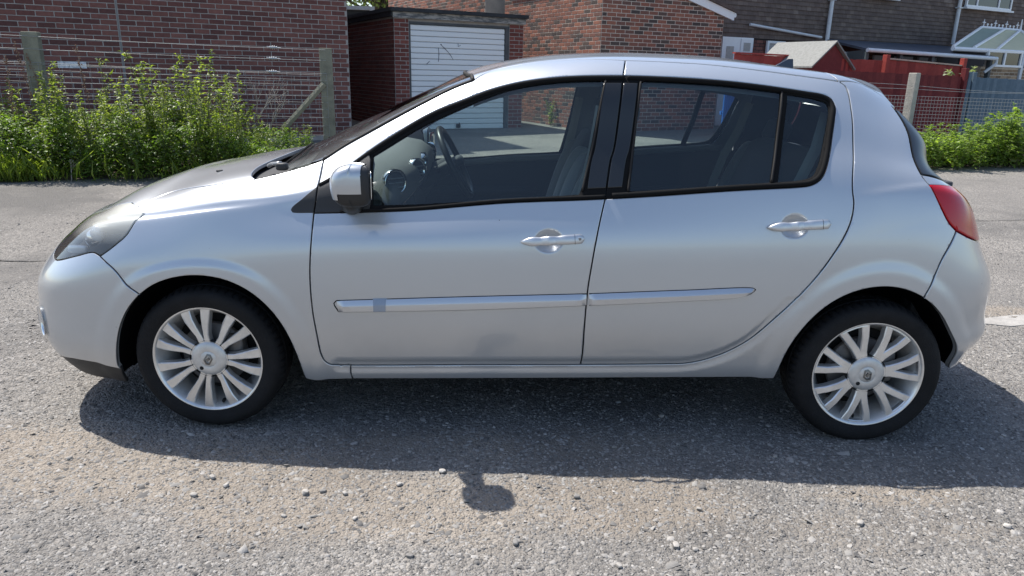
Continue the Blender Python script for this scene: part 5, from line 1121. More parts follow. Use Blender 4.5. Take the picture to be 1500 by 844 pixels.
def panel_data(outline, holes=(), off=0., res=.03, gap=.0027, edge=.0016, flange=.012, refine=(), min_edge=None):
    """triangulated skin of one panel, with a rounded edge and a flange turned in"""
    q_ = np.roll(outline, -1, 0) - outline; m_ = np.maximum(1, np.ceil(np.linalg.norm(q_, axis=1)/.022).astype(int))
    outline = np.vstack([outline[i] + np.outer(np.arange(m_[i])/m_[i], q_[i]) for i in range(len(outline))])
    A = inset(outline, gap) if gap else (outline if signed_area(outline) > 0 else outline[::-1])
    H = [(-1)*0 or h for h in holes]; loops = [A] + [h if signed_area(h) < 0 else h[::-1] for h in H]
    lo, hi = A.min(0), A.max(0); xs = np.arange(lo[0], hi[0] + res, res); ys = np.arange(lo[1], hi[1] + res, res*.87)
    g = np.stack(np.meshgrid(xs, ys, indexing='ij'), -1); g[:, ::2, 0] += res/2; G = g.reshape(-1, 2)
    for c, ru, rt, st in refine:
        rr = np.stack(np.meshgrid(np.arange(c[0]-ru*1.25, c[0]+ru*1.25, st), np.arange(c[1]-rt*1.25, c[1]+rt*1.25, st), indexing='ij'), -1).reshape(-1, 2)
        m_ = (((rr - c)/np.array([ru, rt])*.8)**2).sum(1) < 1; mG = (((G - c)/np.array([ru, rt])*.72)**2).sum(1) > 1; G = np.vstack([G[mG], rr[m_]])
    ins = in_poly(G, A)
    for h in loops[1:]: ins &= ~in_poly(G, h)
    G = G[ins]; dd = np.full(len(G), 1e9)
    for lp in loops: dd = np.minimum(dd, seg_dist(G, lp))
    G = G[dd > min(res*.45, .009)]
    rim = inset(A, .0035); rim = rim[in_poly(rim, A)]; rim = rim[seg_dist(rim, A) > .0025] if len(rim) else rim
    for h in loops[1:]:
        if len(rim): rim = rim[~in_poly(rim, h)]
        if len(rim): rim = rim[seg_dist(rim, h) > .002]
    pts = []; edges = []; onloop = []
    for lp in loops:
        k = len(pts); n = len(lp); pts += list(lp); edges += [(k+i, k+(i+1) % n) for i in range(n)]
    nb = len(pts); pts += list(G) + list(rim)
    co, ed, fa, *_ = delaunay_2d_cdt([Vector(p) for p in pts], edges, [], 0, 1e-6)
    co = np.array(co); tri = np.array([f for f in fa if len(f) == 3]); cen = co[tri].mean(1); ok = in_poly(cen, A)
    for h in loops[1:]: ok &= ~in_poly(cen, h)
    a2 = np.cross(co[tri[:, 1]] - co[tri[:, 0]], co[tri[:, 2]] - co[tri[:, 0]]); ok &= np.abs(a2) > 1e-10
    tri = tri[ok]; flipm = a2[ok] < 0; tri[flipm] = tri[flipm][:, ::-1]
    P, N = lift(co, off); 
    # boundary loop vertices in co (they keep their order for the first nb when nothing merged)
    F = [tuple(t) for t in tri]; V = [P]; NN = [N.copy()]; base = len(co)
    from_idx = {}
    key = {tuple(np.round(c, 6)): i for i, c in enumerate(co)}
    for lp in loops:
        ids = [key.get(tuple(np.round(p, 6))) for p in lp]; ids = [i if i is not None else int(np.argmin(((co - p)**2).sum(1))) for i, p in zip(ids, lp)]
        n = len(ids); tang = P[np.roll(ids, -1)] - P[np.roll(ids, 1)]; tang /= np.linalg.norm(tang, axis=1, keepdims=True) + 1e-12; out = np.cross(tang, N[ids]); out /= np.linalg.norm(out, axis=1, keepdims=True) + 1e-12
        cen_ = on_centre(lp); k_ = np.where(cen_, 0., 1.)[:, None]
        V[0][ids] -= N[ids]*edge*k_; nn = N[ids] + out*.9*k_; NN[0][ids] = nn/np.linalg.norm(nn, axis=1, keepdims=True)
        if flange:
            r1 = V[0][ids]; r2 = r1 - N[ids]*flange; s = sum(len(v) for v in V); V += [r1, r2]; NN += [out, out]
            for i in range(n):
                j = (i+1) % n
                if cen_[i] and cen_[j]: continue
                F.append((s+j, s+i, s+n+i, s+n+j))
    return np.vstack(V), F, np.vstack(NN)
def fix_winding(V, F, N):
    """wind faces so that they agree with the wanted normals"""
    out = []
    for f in F:
        a, b, c = V[f[0]], V[f[1]], V[f[2]]; out.append(f if np.dot(np.cross(b - a, c - a), N[f[0]] + N[f[1]] + N[f[2]]) >= 0 else f[::-1])
    return out
def mirrored(V, F, N): return V*np.array([1, -1, 1]), [f[::-1] for f in F], N*np.array([1, -1, 1])
def near_far(name, data, mat, parents, label=None):
    V, F, N = data; F = fix_winding(V, F, N); res = []
    for s, par in enumerate(parents):
        v, f, n = (V, F, N) if s == 0 else mirrored(V, F, N); o = mesh_obj(name, v, f, mat, par, normals=n); res.append(o)
    return res
def whole(name, data, mat, parent):
    V, F, N = data; F = fix_winding(V, F, N); v, f, n = mirrored(V, F, N)
    return mesh_obj(name, np.vstack([V, v]), F + [tuple(i + len(V) for i in q) for q in f], mat, parent, normals=np.vstack([N, n]))
def pair_mesh(name, V, F, mat, parents, smooth=True, sharp=None):
    res = []
    for s, par in enumerate(parents):
        v = np.asarray(V)*np.array([1, 1 if s == 0 else -1, 1]); f = [tuple(q) if s == 0 else tuple(q)[::-1] for q in F]
        o = mesh_obj(name, v, f, mat, par, smooth=smooth)
        if sharp: o.data.set_sharp_from_angle(angle=math.radians(sharp))
        res.append(o)
    return res

# ---- materials of the car
def car_paint():
    m, n, l, b = nodes_of('silver_car_paint'); ge = n.new('ShaderNodeNewGeometry')
    no = n.new('ShaderNodeTexNoise'); no.inputs['Scale'].default_value = 2.3; no.inputs['Detail'].default_value = 8; no.inputs['Roughness'].default_value = .7; l.new(ge.outputs['Position'], no.inputs['Vector'])
    sp = n.new('ShaderNodeSeparateXYZ'); l.new(ge.outputs['Position'], sp.inputs[0])
    hz = n.new('ShaderNodeMapRange'); hz.inputs[1].default_value = .62; hz.inputs[2].default_value = .18; l.new(sp.outputs[2], hz.inputs[0])   # road film low on the body
    mr = n.new('ShaderNodeMapRange'); mr.inputs[1].default_value = .35; mr.inputs[2].default_value = .75; l.new(no.outputs[0], mr.inputs[0])
    mu = n.new('ShaderNodeMath'); mu.operation = 'MULTIPLY'; l.new(hz.outputs[0], mu.inputs[0]); l.new(mr.outputs[0], mu.inputs[1])
    m2 = n.new('ShaderNodeMath'); m2.operation = 'MULTIPLY'; m2.inputs[1].default_value = .42; l.new(mu.outputs[0], m2.inputs[0])
    mx = n.new('ShaderNodeMix'); mx.data_type = 'RGBA'; mx.inputs[6].default_value = (.50, .522, .545, 1); mx.inputs[7].default_value = (.33, .29, .245, 1); l.new(m2.outputs[0], mx.inputs[0]); 
    vo = n.new('ShaderNodeTexVoronoi'); vo.inputs['Scale'].default_value = 26; l.new(ge.outputs['Position'], vo.inputs['Vector']); wh = n.new('ShaderNodeSeparateColor'); l.new(vo.outputs['Color'], wh.inputs[0])
    lt = n.new('ShaderNodeMath'); lt.operation = 'LESS_THAN'; lt.inputs[1].default_value = .048; l.new(vo.outputs['Distance'], lt.inputs[0]); gt_ = n.new('ShaderNodeMath'); gt_.operation = 'GREATER_THAN'; gt_.inputs[1].default_value = .955; l.new(wh.outputs[0], gt_.inputs[0])
    ch = n.new('ShaderNodeMath'); ch.operation = 'MULTIPLY'; l.new(lt.outputs[0], ch.inputs[0]); l.new(gt_.outputs[0], ch.inputs[1])
    m3 = n.new('ShaderNodeMix'); m3.data_type = 'RGBA'; m3.inputs[7].default_value = (.16, .15, .14, 1); l.new(mx.outputs[2], m3.inputs[6]); l.new(ch.outputs[0], m3.inputs[0]); l.new(m3.outputs[2], b.inputs['Base Color'])
    me_ = n.new('ShaderNodeMapRange'); me_.inputs[3].default_value = .60; me_.inputs[4].default_value = .15; l.new(m2.outputs[0], me_.inputs[0]); l.new(me_.outputs[0], b.inputs['Metallic'])
    ro = n.new('ShaderNodeMapRange'); ro.inputs[3].default_value = .33; ro.inputs[4].default_value = .75; l.new(m2.outputs[0], ro.inputs[0]); l.new(ro.outputs[0], b.inputs['Roughness'])
    b.inputs['Coat Weight'].default_value = 1.0; b.inputs['Coat Roughness'].default_value = .03
    fl = n.new('ShaderNodeTexNoise'); fl.inputs['Scale'].default_value = 900; l.new(ge.outputs['Position'], fl.inputs['Vector'])
    bp = n.new('ShaderNodeBump'); bp.inputs['Strength'].default_value = .05; bp.inputs['Distance'].default_value = .001; l.new(fl.outputs[0], bp.inputs['Height']); l.new(bp.outputs[0], b.inputs['Normal'])
    return m
MAT_PAINT = car_paint()
MAT_BLACKTRIM = pmat('black_plastic_trim', (.022, .022, .023), .55, bump=.15, bscale=400)
MAT_GLOSSBLACK = pmat('satin_black_film', (.014, .015, .017), .28, spec=.6)
MAT_RUBBER = pmat('black_rubber_seal', (.010, .010, .0105), .8, spec=.08)
MAT_SEALBROWN = pmat('weathered_rubber', (.022, .020, .019), .65, spec=.2)
MAT_TYRE = pmat('tyre_rubber', (.012, .012, .013), .75, spec=.22, bump=.3, bscale=180, vary=.35, vscale=9)
MAT_ALLOY = pmat('silver_wheel', (.70, .695, .68), .33, metal=.72, coat=.4, vary=.16, vscale=14, coat_rough=.2)
MAT_DARKMETAL = pmat('dark_brake_metal', (.16, .15, .145), .5, metal=.6)
MAT_LINER = pmat('wheel_arch_liner', (.006, .006, .0065), 1.0, spec=.05)
MAT_CABIN = pmat('charcoal_cabin_plastic', (.055, .058, .064), .75, bump=.2, bscale=220)
MAT_CABINGREY = pmat('grey_cabin_plastic', (.24, .25, .25), .7, bump=.2, bscale=220)
MAT_FABRIC = pmat('dark_seat_fabric', (.045, .048, .056), .95, bump=.4, bscale=300, sheen=.3)
MAT_FABRICGREY = pmat('grey_seat_fabric', (.30, .31, .31), .95, bump=.4, bscale=300, sheen=.3)
MAT_HEADLINER = pmat('grey_headlining', (.20, .20, .20), .95)
MAT_BELT = pmat('grey_seat_belt', (.42, .42, .38), .8)
MAT_CHROME = pmat('chrome', (.75, .76, .77), .12, metal=1.)
MAT_MOULD = pmat('silver_moulding', (.56, .57, .585), .35, metal=.7, coat=.8)
MAT_GLASS = glass_mat('side_glass', (.80, .89, .875), haze=.012, haze_col=(.50, .62, .64))
MAT_SCREEN = glass_mat('windscreen_glass', (.80, .88, .86), haze=.13, haze_col=(.60, .64, .64))
MAT_TINT = glass_mat('rear_side_glass', (.74, .85, .85), haze=.012, haze_col=(.45, .58, .62))
MAT_LENS = glass_mat('headlamp_lens', (.95, .95, .93), rough=.02, haze=.16, haze_col=(.93, .92, .83))
def oxidise(m):      # sun-yellowed upper half of the lamp lens
    n, l = m.node_tree.nodes, m.node_tree.links; ge = n.new('ShaderNodeNewGeometry'); sp = n.new('ShaderNodeSeparateXYZ'); l.new(ge.outputs['Position'], sp.inputs[0])
    r = n.new('ShaderNodeMapRange'); r.inputs[1].default_value = .735; r.inputs[2].default_value = .85; r.inputs[3].default_value = .05; r.inputs[4].default_value = .70
    hx = [q for q in n if q.type == 'MIX_SHADER' and not q.inputs[0].is_linked][0]; l.new(sp.outputs[2], r.inputs[0]); l.new(r.outputs[0], hx.inputs[0])
oxidise(MAT_LENS)
def tail_mat():
    m, n, l, b = nodes_of('red_lamp_lens'); ge = n.new('ShaderNodeNewGeometry'); b.inputs['Base Color'].default_value = (.47, .007, .016, 1); b.inputs['Roughness'].default_value = .12
    b.inputs['Coat Weight'].default_value = .3; b.inputs['Specular IOR Level'].default_value = .3
    return m
MAT_TAIL = tail_mat()

car = empty('parked_car', (0, 0, 0)); tag(car, 'silver five door hatchback parked side on across the gravel yard', 'car')
PAIR = (car, car)

# ---- outer skin
bumper = whole('front_bumper', panel_data(path('-bumper_seam_front -lamp_bottom -lamp_front bonnet_lead') if False else np.vstack([path('-bumper_seam_front -lamp_bottom -lamp_front bonnet_lead'), [[UMIN, .5], [UMIN, .076]], path('-bumper_bottom_front'), smooth_curve(OUT['arch_front_bumper'])[4:]]), res=.015, flange=.02), MAT_PAINT, car)
lip_t = np.array(OUT['bumper_bottom_front'])
lip_out = np.vstack([smooth_curve([(u, t + .006) for u, t in OUT['bumper_bottom_front']]), [[UMIN, .0]], smooth_curve([(-2.736, .0), (-2.2, .0), (-1.93, .0), (-1.80, .0), (-1.66, .0)])])
whole('bumper_lip', panel_data(lip_out, off=-.004, res=.03, gap=0), MAT_BLACKTRIM, car)
whole('front_grille', panel_data(np.array([(-2.42, .20), (-2.42, .34), (-2.55, .36), (UMIN, .36), (UMIN, .12), (-2.55, .12), (-2.44, .14)]), off=.003, res=.04, gap=0, flange=.006), MAT_BLACKTRIM, bumper)
bonnet = whole('bonnet', panel_data(np.vstack([path('lamp_top')[::-1] if False else path('-bonnet_lead lamp_front') [:1], smooth_curve(OUT['lamp_top'])[::-1], smooth_curve([OUT['lamp_top'][0], OUT['bonnet_seam'][0]]), path('bonnet_seam bonnet_rear'), [[UMIN + .0, TMAX]] if False else np.array([(u, TMAX) for u in np.arange(-1.10, UMIN, -.02)]), [[UMIN, TMAX]], smooth_curve(OUT['bonnet_lead'])[::-1]]), res=.035), MAT_PAINT, car)
near_far('fender', panel_data(path('lamp_rear lamp_tip' if False else '-lamp_rear bumper_seam_front arch_front_fender fender_bottom sill_seam -door_bottom_front'.split(' -door_bottom_front')[0] + ' ' ) if False else np.vstack([path('-lamp_rear bumper_seam_front arch_front_fender fender_bottom sill_seam'), smooth_curve([OUT['sill_seam'][-1], OUT['door_front_low'][-1]])[1:], path('-door_front_low -door_front_mid -door_front_up -scuttle_edge -bonnet_seam'), [OUT['lamp_tip'][1], ]]), res=.013), MAT_PAINT, PAIR)
fdoor_low = np.vstack([path('door_front_low door_bottom_front -door_mid_low -win_front_bottom')])
fdoor_up = np.vstack([path('-door_front_up screen_edge door_top_front door_mid_up -win_front_top')])
def two(a, b, **k):
    Va, Fa, Na = panel_data(a, **k); Vb, Fb, Nb = panel_data(b, **k)
    return np.vstack([Va, Vb]), list(Fa) + [tuple(i + len(Va) for i in f) for f in Fb], np.vstack([Na, Nb])
fdoors = near_far('front_door', two(fdoor_low, fdoor_up, res=.013, refine=[(*DENTS[0], .004)]), MAT_PAINT, PAIR)
rdoor = path('door_mid_low door_bottom_rear -door_rear -door_top_rear door_mid_up -win_rear')
rdoors = near_far('rear_door', panel_data(rdoor, res=.013, refine=[(*DENTS[1], .004)]), MAT_PAINT, PAIR)
quarter = np.vstack([path('-sill_seam sill_bottom arch_rear_quarter bumper_seam_rear tail_inner quarter_rear quarter_top'), smooth_curve([OUT['quarter_top'][-1], OUT['door_rear'][0]])[1:], path('door_rear -door_bottom_rear -door_bottom_front')[1:]])
k_ = np.argmin(np.linalg.norm(quarter - np.array(OUT['sill_seam'][-1]), axis=1)[len(quarter)//2:]) + len(quarter)//2
near_far('quarter_panel', panel_data(quarter[:k_+1], res=.013), MAT_PAINT, PAIR)
whole('rear_bumper', panel_data(np.vstack([path('bumper_seam_rear tail_bottom'), [[UMAX, .60], [UMAX, .0]], path('-bumper_bottom_rear -arch_rear_bumper')[1:]]), res=.015, flange=.02), MAT_PAINT, car)
tl = near_far('tail_light', panel_data(np.vstack([path('tail_inner tail_top tail_out'), smooth_curve(OUT['tail_bottom'])[::-1][1:]]), off=.004, res=.018, flange=.03, edge=.004), MAT_TAIL, PAIR)
# tailgate: painted hatch, dark glass, spoiler in one skin
gate_low = np.vstack([smooth_curve(OUT['tail_out'])[::-1], smooth_curve(OUT['tail_top'])[::-1], smooth_curve([OUT['quarter_rear'][0], OUT['quarter_rear'][1]]), smooth_curve([OUT['quarter_rear'][1], (1.56, .852), (1.75, .856), (2.1, .848), (UMAX, .848)]), [[UMAX, .62]]])
gate = whole('tailgate', panel_data(gate_low, res=.03), MAT_PAINT, car)
rg = np.vstack([smooth_curve([(1.4322, .845), (1.446, .9707), (1.4694, 1.2375), (1.47, 1.255)]), smooth_curve([(1.47, 1.255), (1.7, 1.27), (UMAX, 1.275)]), smooth_curve([(UMAX, .858), (2.1, .858), (1.75, .866), (1.56, .862), (1.4322, .845)])])
whole('rear_window', panel_data(rg, off=.002, res=.03, gap=.004), MAT_GLOSSBLACK, gate)
sp_ = np.vstack([smooth_curve(OUT['quarter_top']), path('roof_rear'), np.array([(u, TMAX) for u in np.arange(1.18, UMAX, .03)]), [[UMAX, TMAX], [UMAX, 1.285]], smooth_curve([(UMAX, 1.282), (1.7, 1.278), (1.47, 1.268), (1.4414, 1.2717)])])
whole('roof_spoiler', panel_data(sp_, res=.03), MAT_PAINT, gate)
roof = whole('roof', panel_data(np.vstack([path('door_top_front door_top_rear roof_rear'), np.array([(u, TMAX) for u in np.arange(1.15, -.33, -.03)]), smooth_curve(OUT['screen_top'])[::-1]]), res=.035), MAT_PAINT, car)
scr = np.vstack([path('screen_edge screen_top'), np.array([(u, TMAX) for u in np.arange(-.36, -1.04, -.03)]), smooth_curve(OUT['screen_bottom'])[::-1]])
screen = whole('windscreen', panel_data(inset(scr, .006), off=-.003, res=.04, gap=0, flange=0, edge=0), MAT_SCREEN, car)
# black band and rubber round the windscreen
for s in (1, -1):
    v, f = tube_arrays(lift(path('screen_edge'), -.001)[0]*np.array([1, s, 1]), .0075, 6); mesh_obj('screen_seal', v, f, MAT_SEALBROWN, screen, smooth=True)
cv = lift(smooth_curve(OUT['screen_top']), 0.)[0]; v, f = tube_arrays(np.vstack([cv, cv[::-1][1:]*np.array([1, -1, 1])]), .008, 6); mesh_obj('screen_seal', v, f, MAT_SEALBROWN, screen, smooth=True)
scu = np.vstack([path('scuttle_edge screen_bottom'), np.array([(u, TMAX) for u in np.arange(-1.05, -1.10, -.02)]), smooth_curve(OUT['bonnet_rear'])[::-1]])
scuttle = whole('scuttle_panel', panel_data(inset(scr if False else np.vstack([smooth_curve([(-1.10, 1.272), (-.97, 1.278), (-.83, 1.30)]), smooth_curve([(-.83, 1.31), (-.93, 1.40), (-.96, 1.55), (-.98, TMAX)]), smooth_curve([(-1.16, TMAX), (-1.18, 1.6), (-1.19, 1.4), (-1.15, 1.30), (-1.10, 1.272)])]), .001), off=-.030, res=.03, gap=0, flange=0), MAT_BLACKTRIM, car)
# wiper arms
def wiper(pts, r, parent): return mesh_obj('wiper_arm', *tube_arrays(pts, r, 8), pmat('wiper_metal', (.30, .31, .32), .4, metal=.4) if 'wiper_metal' not in bpy.data.materials else bpy.data.materials['wiper_metal'], parent, smooth=True)
def on_body(u, t, off): return lift([(u, t)], off)[0][0]
for s in (1, -1):
    wa = [on_body(-1.085, 1.40, .004), on_body(-1.06, 1.385, .012), on_body(-1.02, 1.345, .020), on_body(-1.0, 1.335, .022)]
    if s == 1: w_o = wiper(np.array(wa), .008, car); V_, F_ = superq(on_body(-1.0, 1.335, .008), (.045, .04, .03), .5, .6); mesh_obj('wiper_pivot', V_, F_, MAT_BLACKTRIM, w_o, smooth=True)
    bl = [on_body(-1.0 - .003*k, 1.36 + .07*k, .006) for k in range(6)]
    v, f = tube_arrays(np.array(bl)*np.array([1, s, 1]), .005, 6); mesh_obj('wiper_blade', v, f, MAT_RUBBER, w_o, smooth=True)
V_, F_ = superq(on_body(-.97, 1.40, .02)*np.array([1, -1, 1]), (.05, .04, .045), .6, .6); mesh_obj('wiper_pivot', V_, F_, MAT_BLACKTRIM, w_o, smooth=True)
jt = OUT['jet'][0]
for s in (1, -1): V_, F_ = superq(on_body(jt[0], jt[1], .001)*np.array([1, s, 1]), (.028, .018, .012), .6, .6, nu=12, nv=8); mesh_obj('washer_jet', V_, F_, MAT_BLACKTRIM, bonnet, smooth=True)

# ---- window frames, seals, glass
ff = path('win_front_bottom -door_mid win_front_top' if False else 'win_front_bottom -door_mid -win_front_top door_front_mid'); gf = smooth_curve(OUT['glass_front'] + OUT['glass_front'][:1])[:-1]
def corner_loop(pts, sharp):
    """closed outline, smooth except at the listed corner indices"""
    segs = []; n = len(pts); order = list(sharp) + [sharp[0] + n]
    for a, b in zip(order[:-1], order[1:]): segs.append(smooth_curve([pts[i % n] for i in range(a, b+1)])[:-1])
    return np.vstack(segs)
gfl = corner_loop(OUT['glass_front'], [0, 1, 4, 7]); grl = corner_loop(OUT['glass_rear'], [0, 3, 5, 8]); gql = corner_loop(OUT['glass_quarter'], [0, 8])
fframes = near_far('window_frame', panel_data(ff, [gfl], off=-.003, res=.03, gap=.001, flange=.010), MAT_RUBBER, fdoors)
fr = path('win_rear door_mid')
rframes = near_far('window_frame', panel_data(fr, [grl, gql], off=-.003, res=.03, gap=.001, flange=.010), MAT_RUBBER, rdoors)
near_far('window_glass', panel_data(inset(gfl, -.004), off=-.008, res=.05, gap=0, flange=0, edge=0), MAT_GLASS, fdoors)
near_far('window_glass', panel_data(inset(grl, -.004), off=-.008, res=.05, gap=0, flange=0, edge=0), MAT_TINT, rdoors)
near_far('quarter_glass', panel_data(inset(gql, -.004), off=-.008, res=.05, gap=0, flange=0, edge=0), MAT_TINT, rdoors)
# flat black film on the pillars between the doors
dm = np.array(smooth_curve(OUT['door_mid'])); gr_edge = np.array(OUT['glass_front'])
b1 = np.vstack([dm[3:-3] + [-.004, 0], (dm[3:-3] + [-.070, 0])[::-1]]); b1[:, 1] = np.clip(b1[:, 1], 0, 9)
near_far('pillar_film', panel_data(b1, off=.0005, res=.03, gap=0, flange=.003), MAT_GLOSSBLACK, fdoors)
b2 = np.vstack([dm[3:-3] + [.004, 0], (dm[3:-3] + [.056, 0])[::-1]])
near_far('pillar_film', panel_data(b2, off=.0005, res=.03, gap=0, flange=.003), MAT_GLOSSBLACK, rdoors)
def bead(name, pts, off, r, mat, parents, closed=False):
    V, F = tube_arrays(lift(pts, off)[0], r, 7, closed=closed); return pair_mesh(name, V, F, mat, parents)
wt = smooth_curve(OUT['win_front_top']); bead('window_seal', inset(path('win_front_bottom -door_mid -win_front_top door_front_mid'), .0)[:0] if False else wt + np.array([0.004, -.011]), -.003, .010, MAT_RUBBER, fdoors)
bead('window_seal', smooth_curve(OUT['win_front_bottom'])[8:] + np.array([0, .008]), -.001, .007, MAT_RUBBER, fdoors)
bead('window_seal', smooth_curve([(p[0] + .006, p[1]) for p in OUT['glass_front'][5:8]]), -.003, .0045, MAT_SEALBROWN, fdoors)
wr = smooth_curve(OUT['win_rear']); c0 = wr.mean(0); near_in = inset(path('win_rear door_mid'), .010)
keep = near_in[seg_dist(near_in, wr, False) < .014]
k0_ = np.argmax(np.linalg.norm(np.diff(np.vstack([keep, keep[:1]]), axis=0), axis=1)); keep = np.roll(keep, -(k0_+1), 0)
bead('window_seal', keep[2:-2], -.003, .010, MAT_RUBBER, rdoors)
dv = smooth_curve([OUT['glass_rear'][3], OUT['glass_rear'][4], OUT['glass_rear'][5]]); bead('window_divider', dv + np.array([.005, 0]), -.003, .0048, MAT_SEALBROWN, rdoors)
bead('window_seal', smooth_curve([(p[0] - .006, p[1]) for p in (OUT['glass_rear'][9], OUT['glass_rear'][10], OUT['glass_rear'][0])]), -.003, .0045, MAT_SEALBROWN, rdoors)
near_far('mirror_sail', panel_data(corner_loop(OUT['triangle'][:3] + OUT['triangle'][3:], [0, 3, 5]), off=.002, res=.02, gap=.002, flange=.006), MAT_BLACKTRIM, PAIR)
sail = np.vstack([smooth_curve(OUT['door_front_mid']), smooth_curve(OUT['win_front_bottom'])[:18], smooth_curve([OUT['glass_front'][1], OUT['glass_front'][0]])[2:-2] + np.array([-.004, 0]), smooth_curve(OUT['win_front_top'])[:16][::-1]])
near_far('mirror_sail', panel_data(sail, off=.002, res=.02, gap=.003, flange=.006), MAT_BLACKTRIM, fdoors)

# ---- head lights
lamp = np.vstack([path('-lamp_front' if False else 'lamp_front lamp_bottom lamp_rear lamp_tip lamp_top')])
lens = near_far('headlight', panel_data(lamp, off=.001, res=.018, flange=.004, edge=.003), MAT_LENS, PAIR)
def shade_panel(o, off, gap, mat, name, parents): return near_far(name, panel_data(o, off=off, res=.02, gap=gap, flange=0, edge=0), mat, parents)
Vh, Fh, Nh = panel_data(lamp, off=-.055, res=.025, gap=.004, flange=-.05, edge=0)
near_far('lamp_housing', (Vh, Fh, Nh), pmat('black_lamp_housing', (.035, .037, .042), .35), lens)
lb_ = np.array(OUT['lamp_tip']); 
upper = np.array([(-1.535, .86), (-1.528, .99), (-1.55, 1.06), (-1.62, 1.10), (-1.80, 1.10), (-1.93, 1.04), (-1.99, .93), (-1.86, .86), (-1.70, .845)])
shade_panel(upper, -.022, 0, pmat('lamp_reflector', (.82, .82, .78), .25, metal=.25), 'lamp_reflector', lens)
cz_ = lift([(-1.845, .745)], -.052)[0][0]; rotl = Matrix.Rotation(math.radians(35), 3, 'Z')
V_, F_ = superq(cz_, (.10, .05, .085), 1, 1); pair_mesh('lamp_bowl', V_, F_, MAT_CHROME, lens)
cz2 = lift([(-1.80, .755)], -.030)[0][0]; V_, F_ = superq(cz2, (.055, .025, .062), 1, 1, nu=16, nv=10); pair_mesh('bulb_shield', V_, F_, pmat('frosted_reflector', (.85, .86, .88), .3, metal=.3), lens)
cz3 = lift([(-1.90, .645)], -.032)[0][0]; V_, F_ = superq(cz3, (.08, .02, .034), .6, .6, nu=16, nv=10); pair_mesh('bulb_shield', V_, F_, bpy.data.materials['frosted_reflector'], lens)
# fog lamp recess
fc = lift([(-2.012, .205)], .0)[0][0]; fn_ = lift([(-2.012, .205)], .0)[1][0]
fx = Vector(fn_).orthogonal().normalized(); zq = Vector((0, 0, 1)); fx = zq.cross(Vector(fn_)).normalized(); fy = Vector(fn_).cross(fx)
rot_f = Matrix((fx, fy, Vector(fn_))).transposed()
prof = [(.068, .003), (.064, .0045), (.058, -.002), (.050, -.018), (.030, -.022), (.0005, -.022)]; V_ = []; n_ = 32
V_ = [tuple(Vector(fc) + rot_f @ Vector((r*.62*math.cos(a), r*math.sin(a), h + .002))) for r, h in prof for a in np.linspace(0, 2*math.pi, n_, endpoint=False)]
F_ = [(i*n_+j, i*n_+(j+1) % n_, (i+1)*n_+(j+1) % n_, (i+1)*n_+j) for i in range(5) for j in range(n_)]
for s in (1, -1): o = mesh_obj('fog_light', np.array(V_)*np.array([1, s, 1]), F_ if s == 1 else [q[::-1] for q in F_], pmat('fog_lamp_chrome', (.78, .79, .80), .15, metal=.8) if 'fog_lamp_chrome' not in bpy.data.materials else bpy.data.materials['fog_lamp_chrome'], bumper, smooth=True)

# ---- side mouldings, indicator, handles
def strip_on_body(name, top, bottom, depth, mat, parents, nseg=60, off=.0):
    """raised moulding between two lines: flat lower face, bevelled upper face"""
    ta = smooth_curve(top, .01); ba = smooth_curve(bottom, .01); s = np.linspace(0, 1, nseg); ta = np.stack([np.interp(s, np.linspace(0, 1, len(ta)), ta[:, k]) for k in (0, 1)], 1); ba = np.stack([np.interp(s, np.linspace(0, 1, len(ba)), ba[:, k]) for k in (0, 1)], 1)
    rows = [(0, -.002), (0, depth*.25), (.04, depth*.38), (.40, depth*1.08), (.45, depth*1.14), (.93, depth*.98), (1, depth*.7), (1, -.002)]; V = []
    taper = np.clip(np.minimum(s/.02, (1 - s)/.02), .25, 1)
    for w, h in rows: V.append(lift(ta*(1 - w) + ba*w, off + h*taper)[0])
    V = np.stack(V); m = len(rows); F = [(j*nseg+i, j*nseg+i+1, (j+1)*nseg+i+1, (j+1)*nseg+i) for j in range(m-1) for i in range(nseg-1)]; F += [tuple(j*nseg for j in range(m)), tuple(j*nseg + nseg-1 for j in range(m))[::-1]]
    return pair_mesh(name, V.reshape(-1, 3), F, mat, parents, sharp=25)
mf = OUT['mould_front']; mr_ = OUT['mould_rear']
strip_on_body('door_moulding', [mf[1], mf[2], mf[3]], [mf[6], mf[5], mf[4]], .013, MAT_MOULD, fdoors, 90)
strip_on_body('door_moulding', [mr_[0], mr_[1], mr_[2], mr_[3]], [mr_[7], mr_[6], mr_[5], mr_[4]], .013, MAT_MOULD, rdoors, 60)
ind = OUT['indicator']
strip_on_body('side_indicator', [ind[0], ind[1]], [ind[3], ind[2]], .0145, pmat('smoky_indicator_lens', (.26, .30, .36), .15, coat=1), fdoors, 12)
def outline_line(pts, parents):   # dark joint under the moulding edge
    V, F = tube_arrays(lift(smooth_curve(pts), .001)[0], .0022, 5); pair_mesh('moulding_joint', V, F, MAT_RUBBER, parents)
outline_line([mf[1], mf[2], mf[3]], fdoors); outline_line([mf[6], mf[5], mf[4]], fdoors); outline_line([mf[6], mf[0], mf[1]], fdoors); outline_line([mr_[0], mr_[1], mr_[2], mr_[3]], rdoors); outline_line([mr_[7], mr_[6], mr_[5], mr_[4], mr_[3]], rdoors)
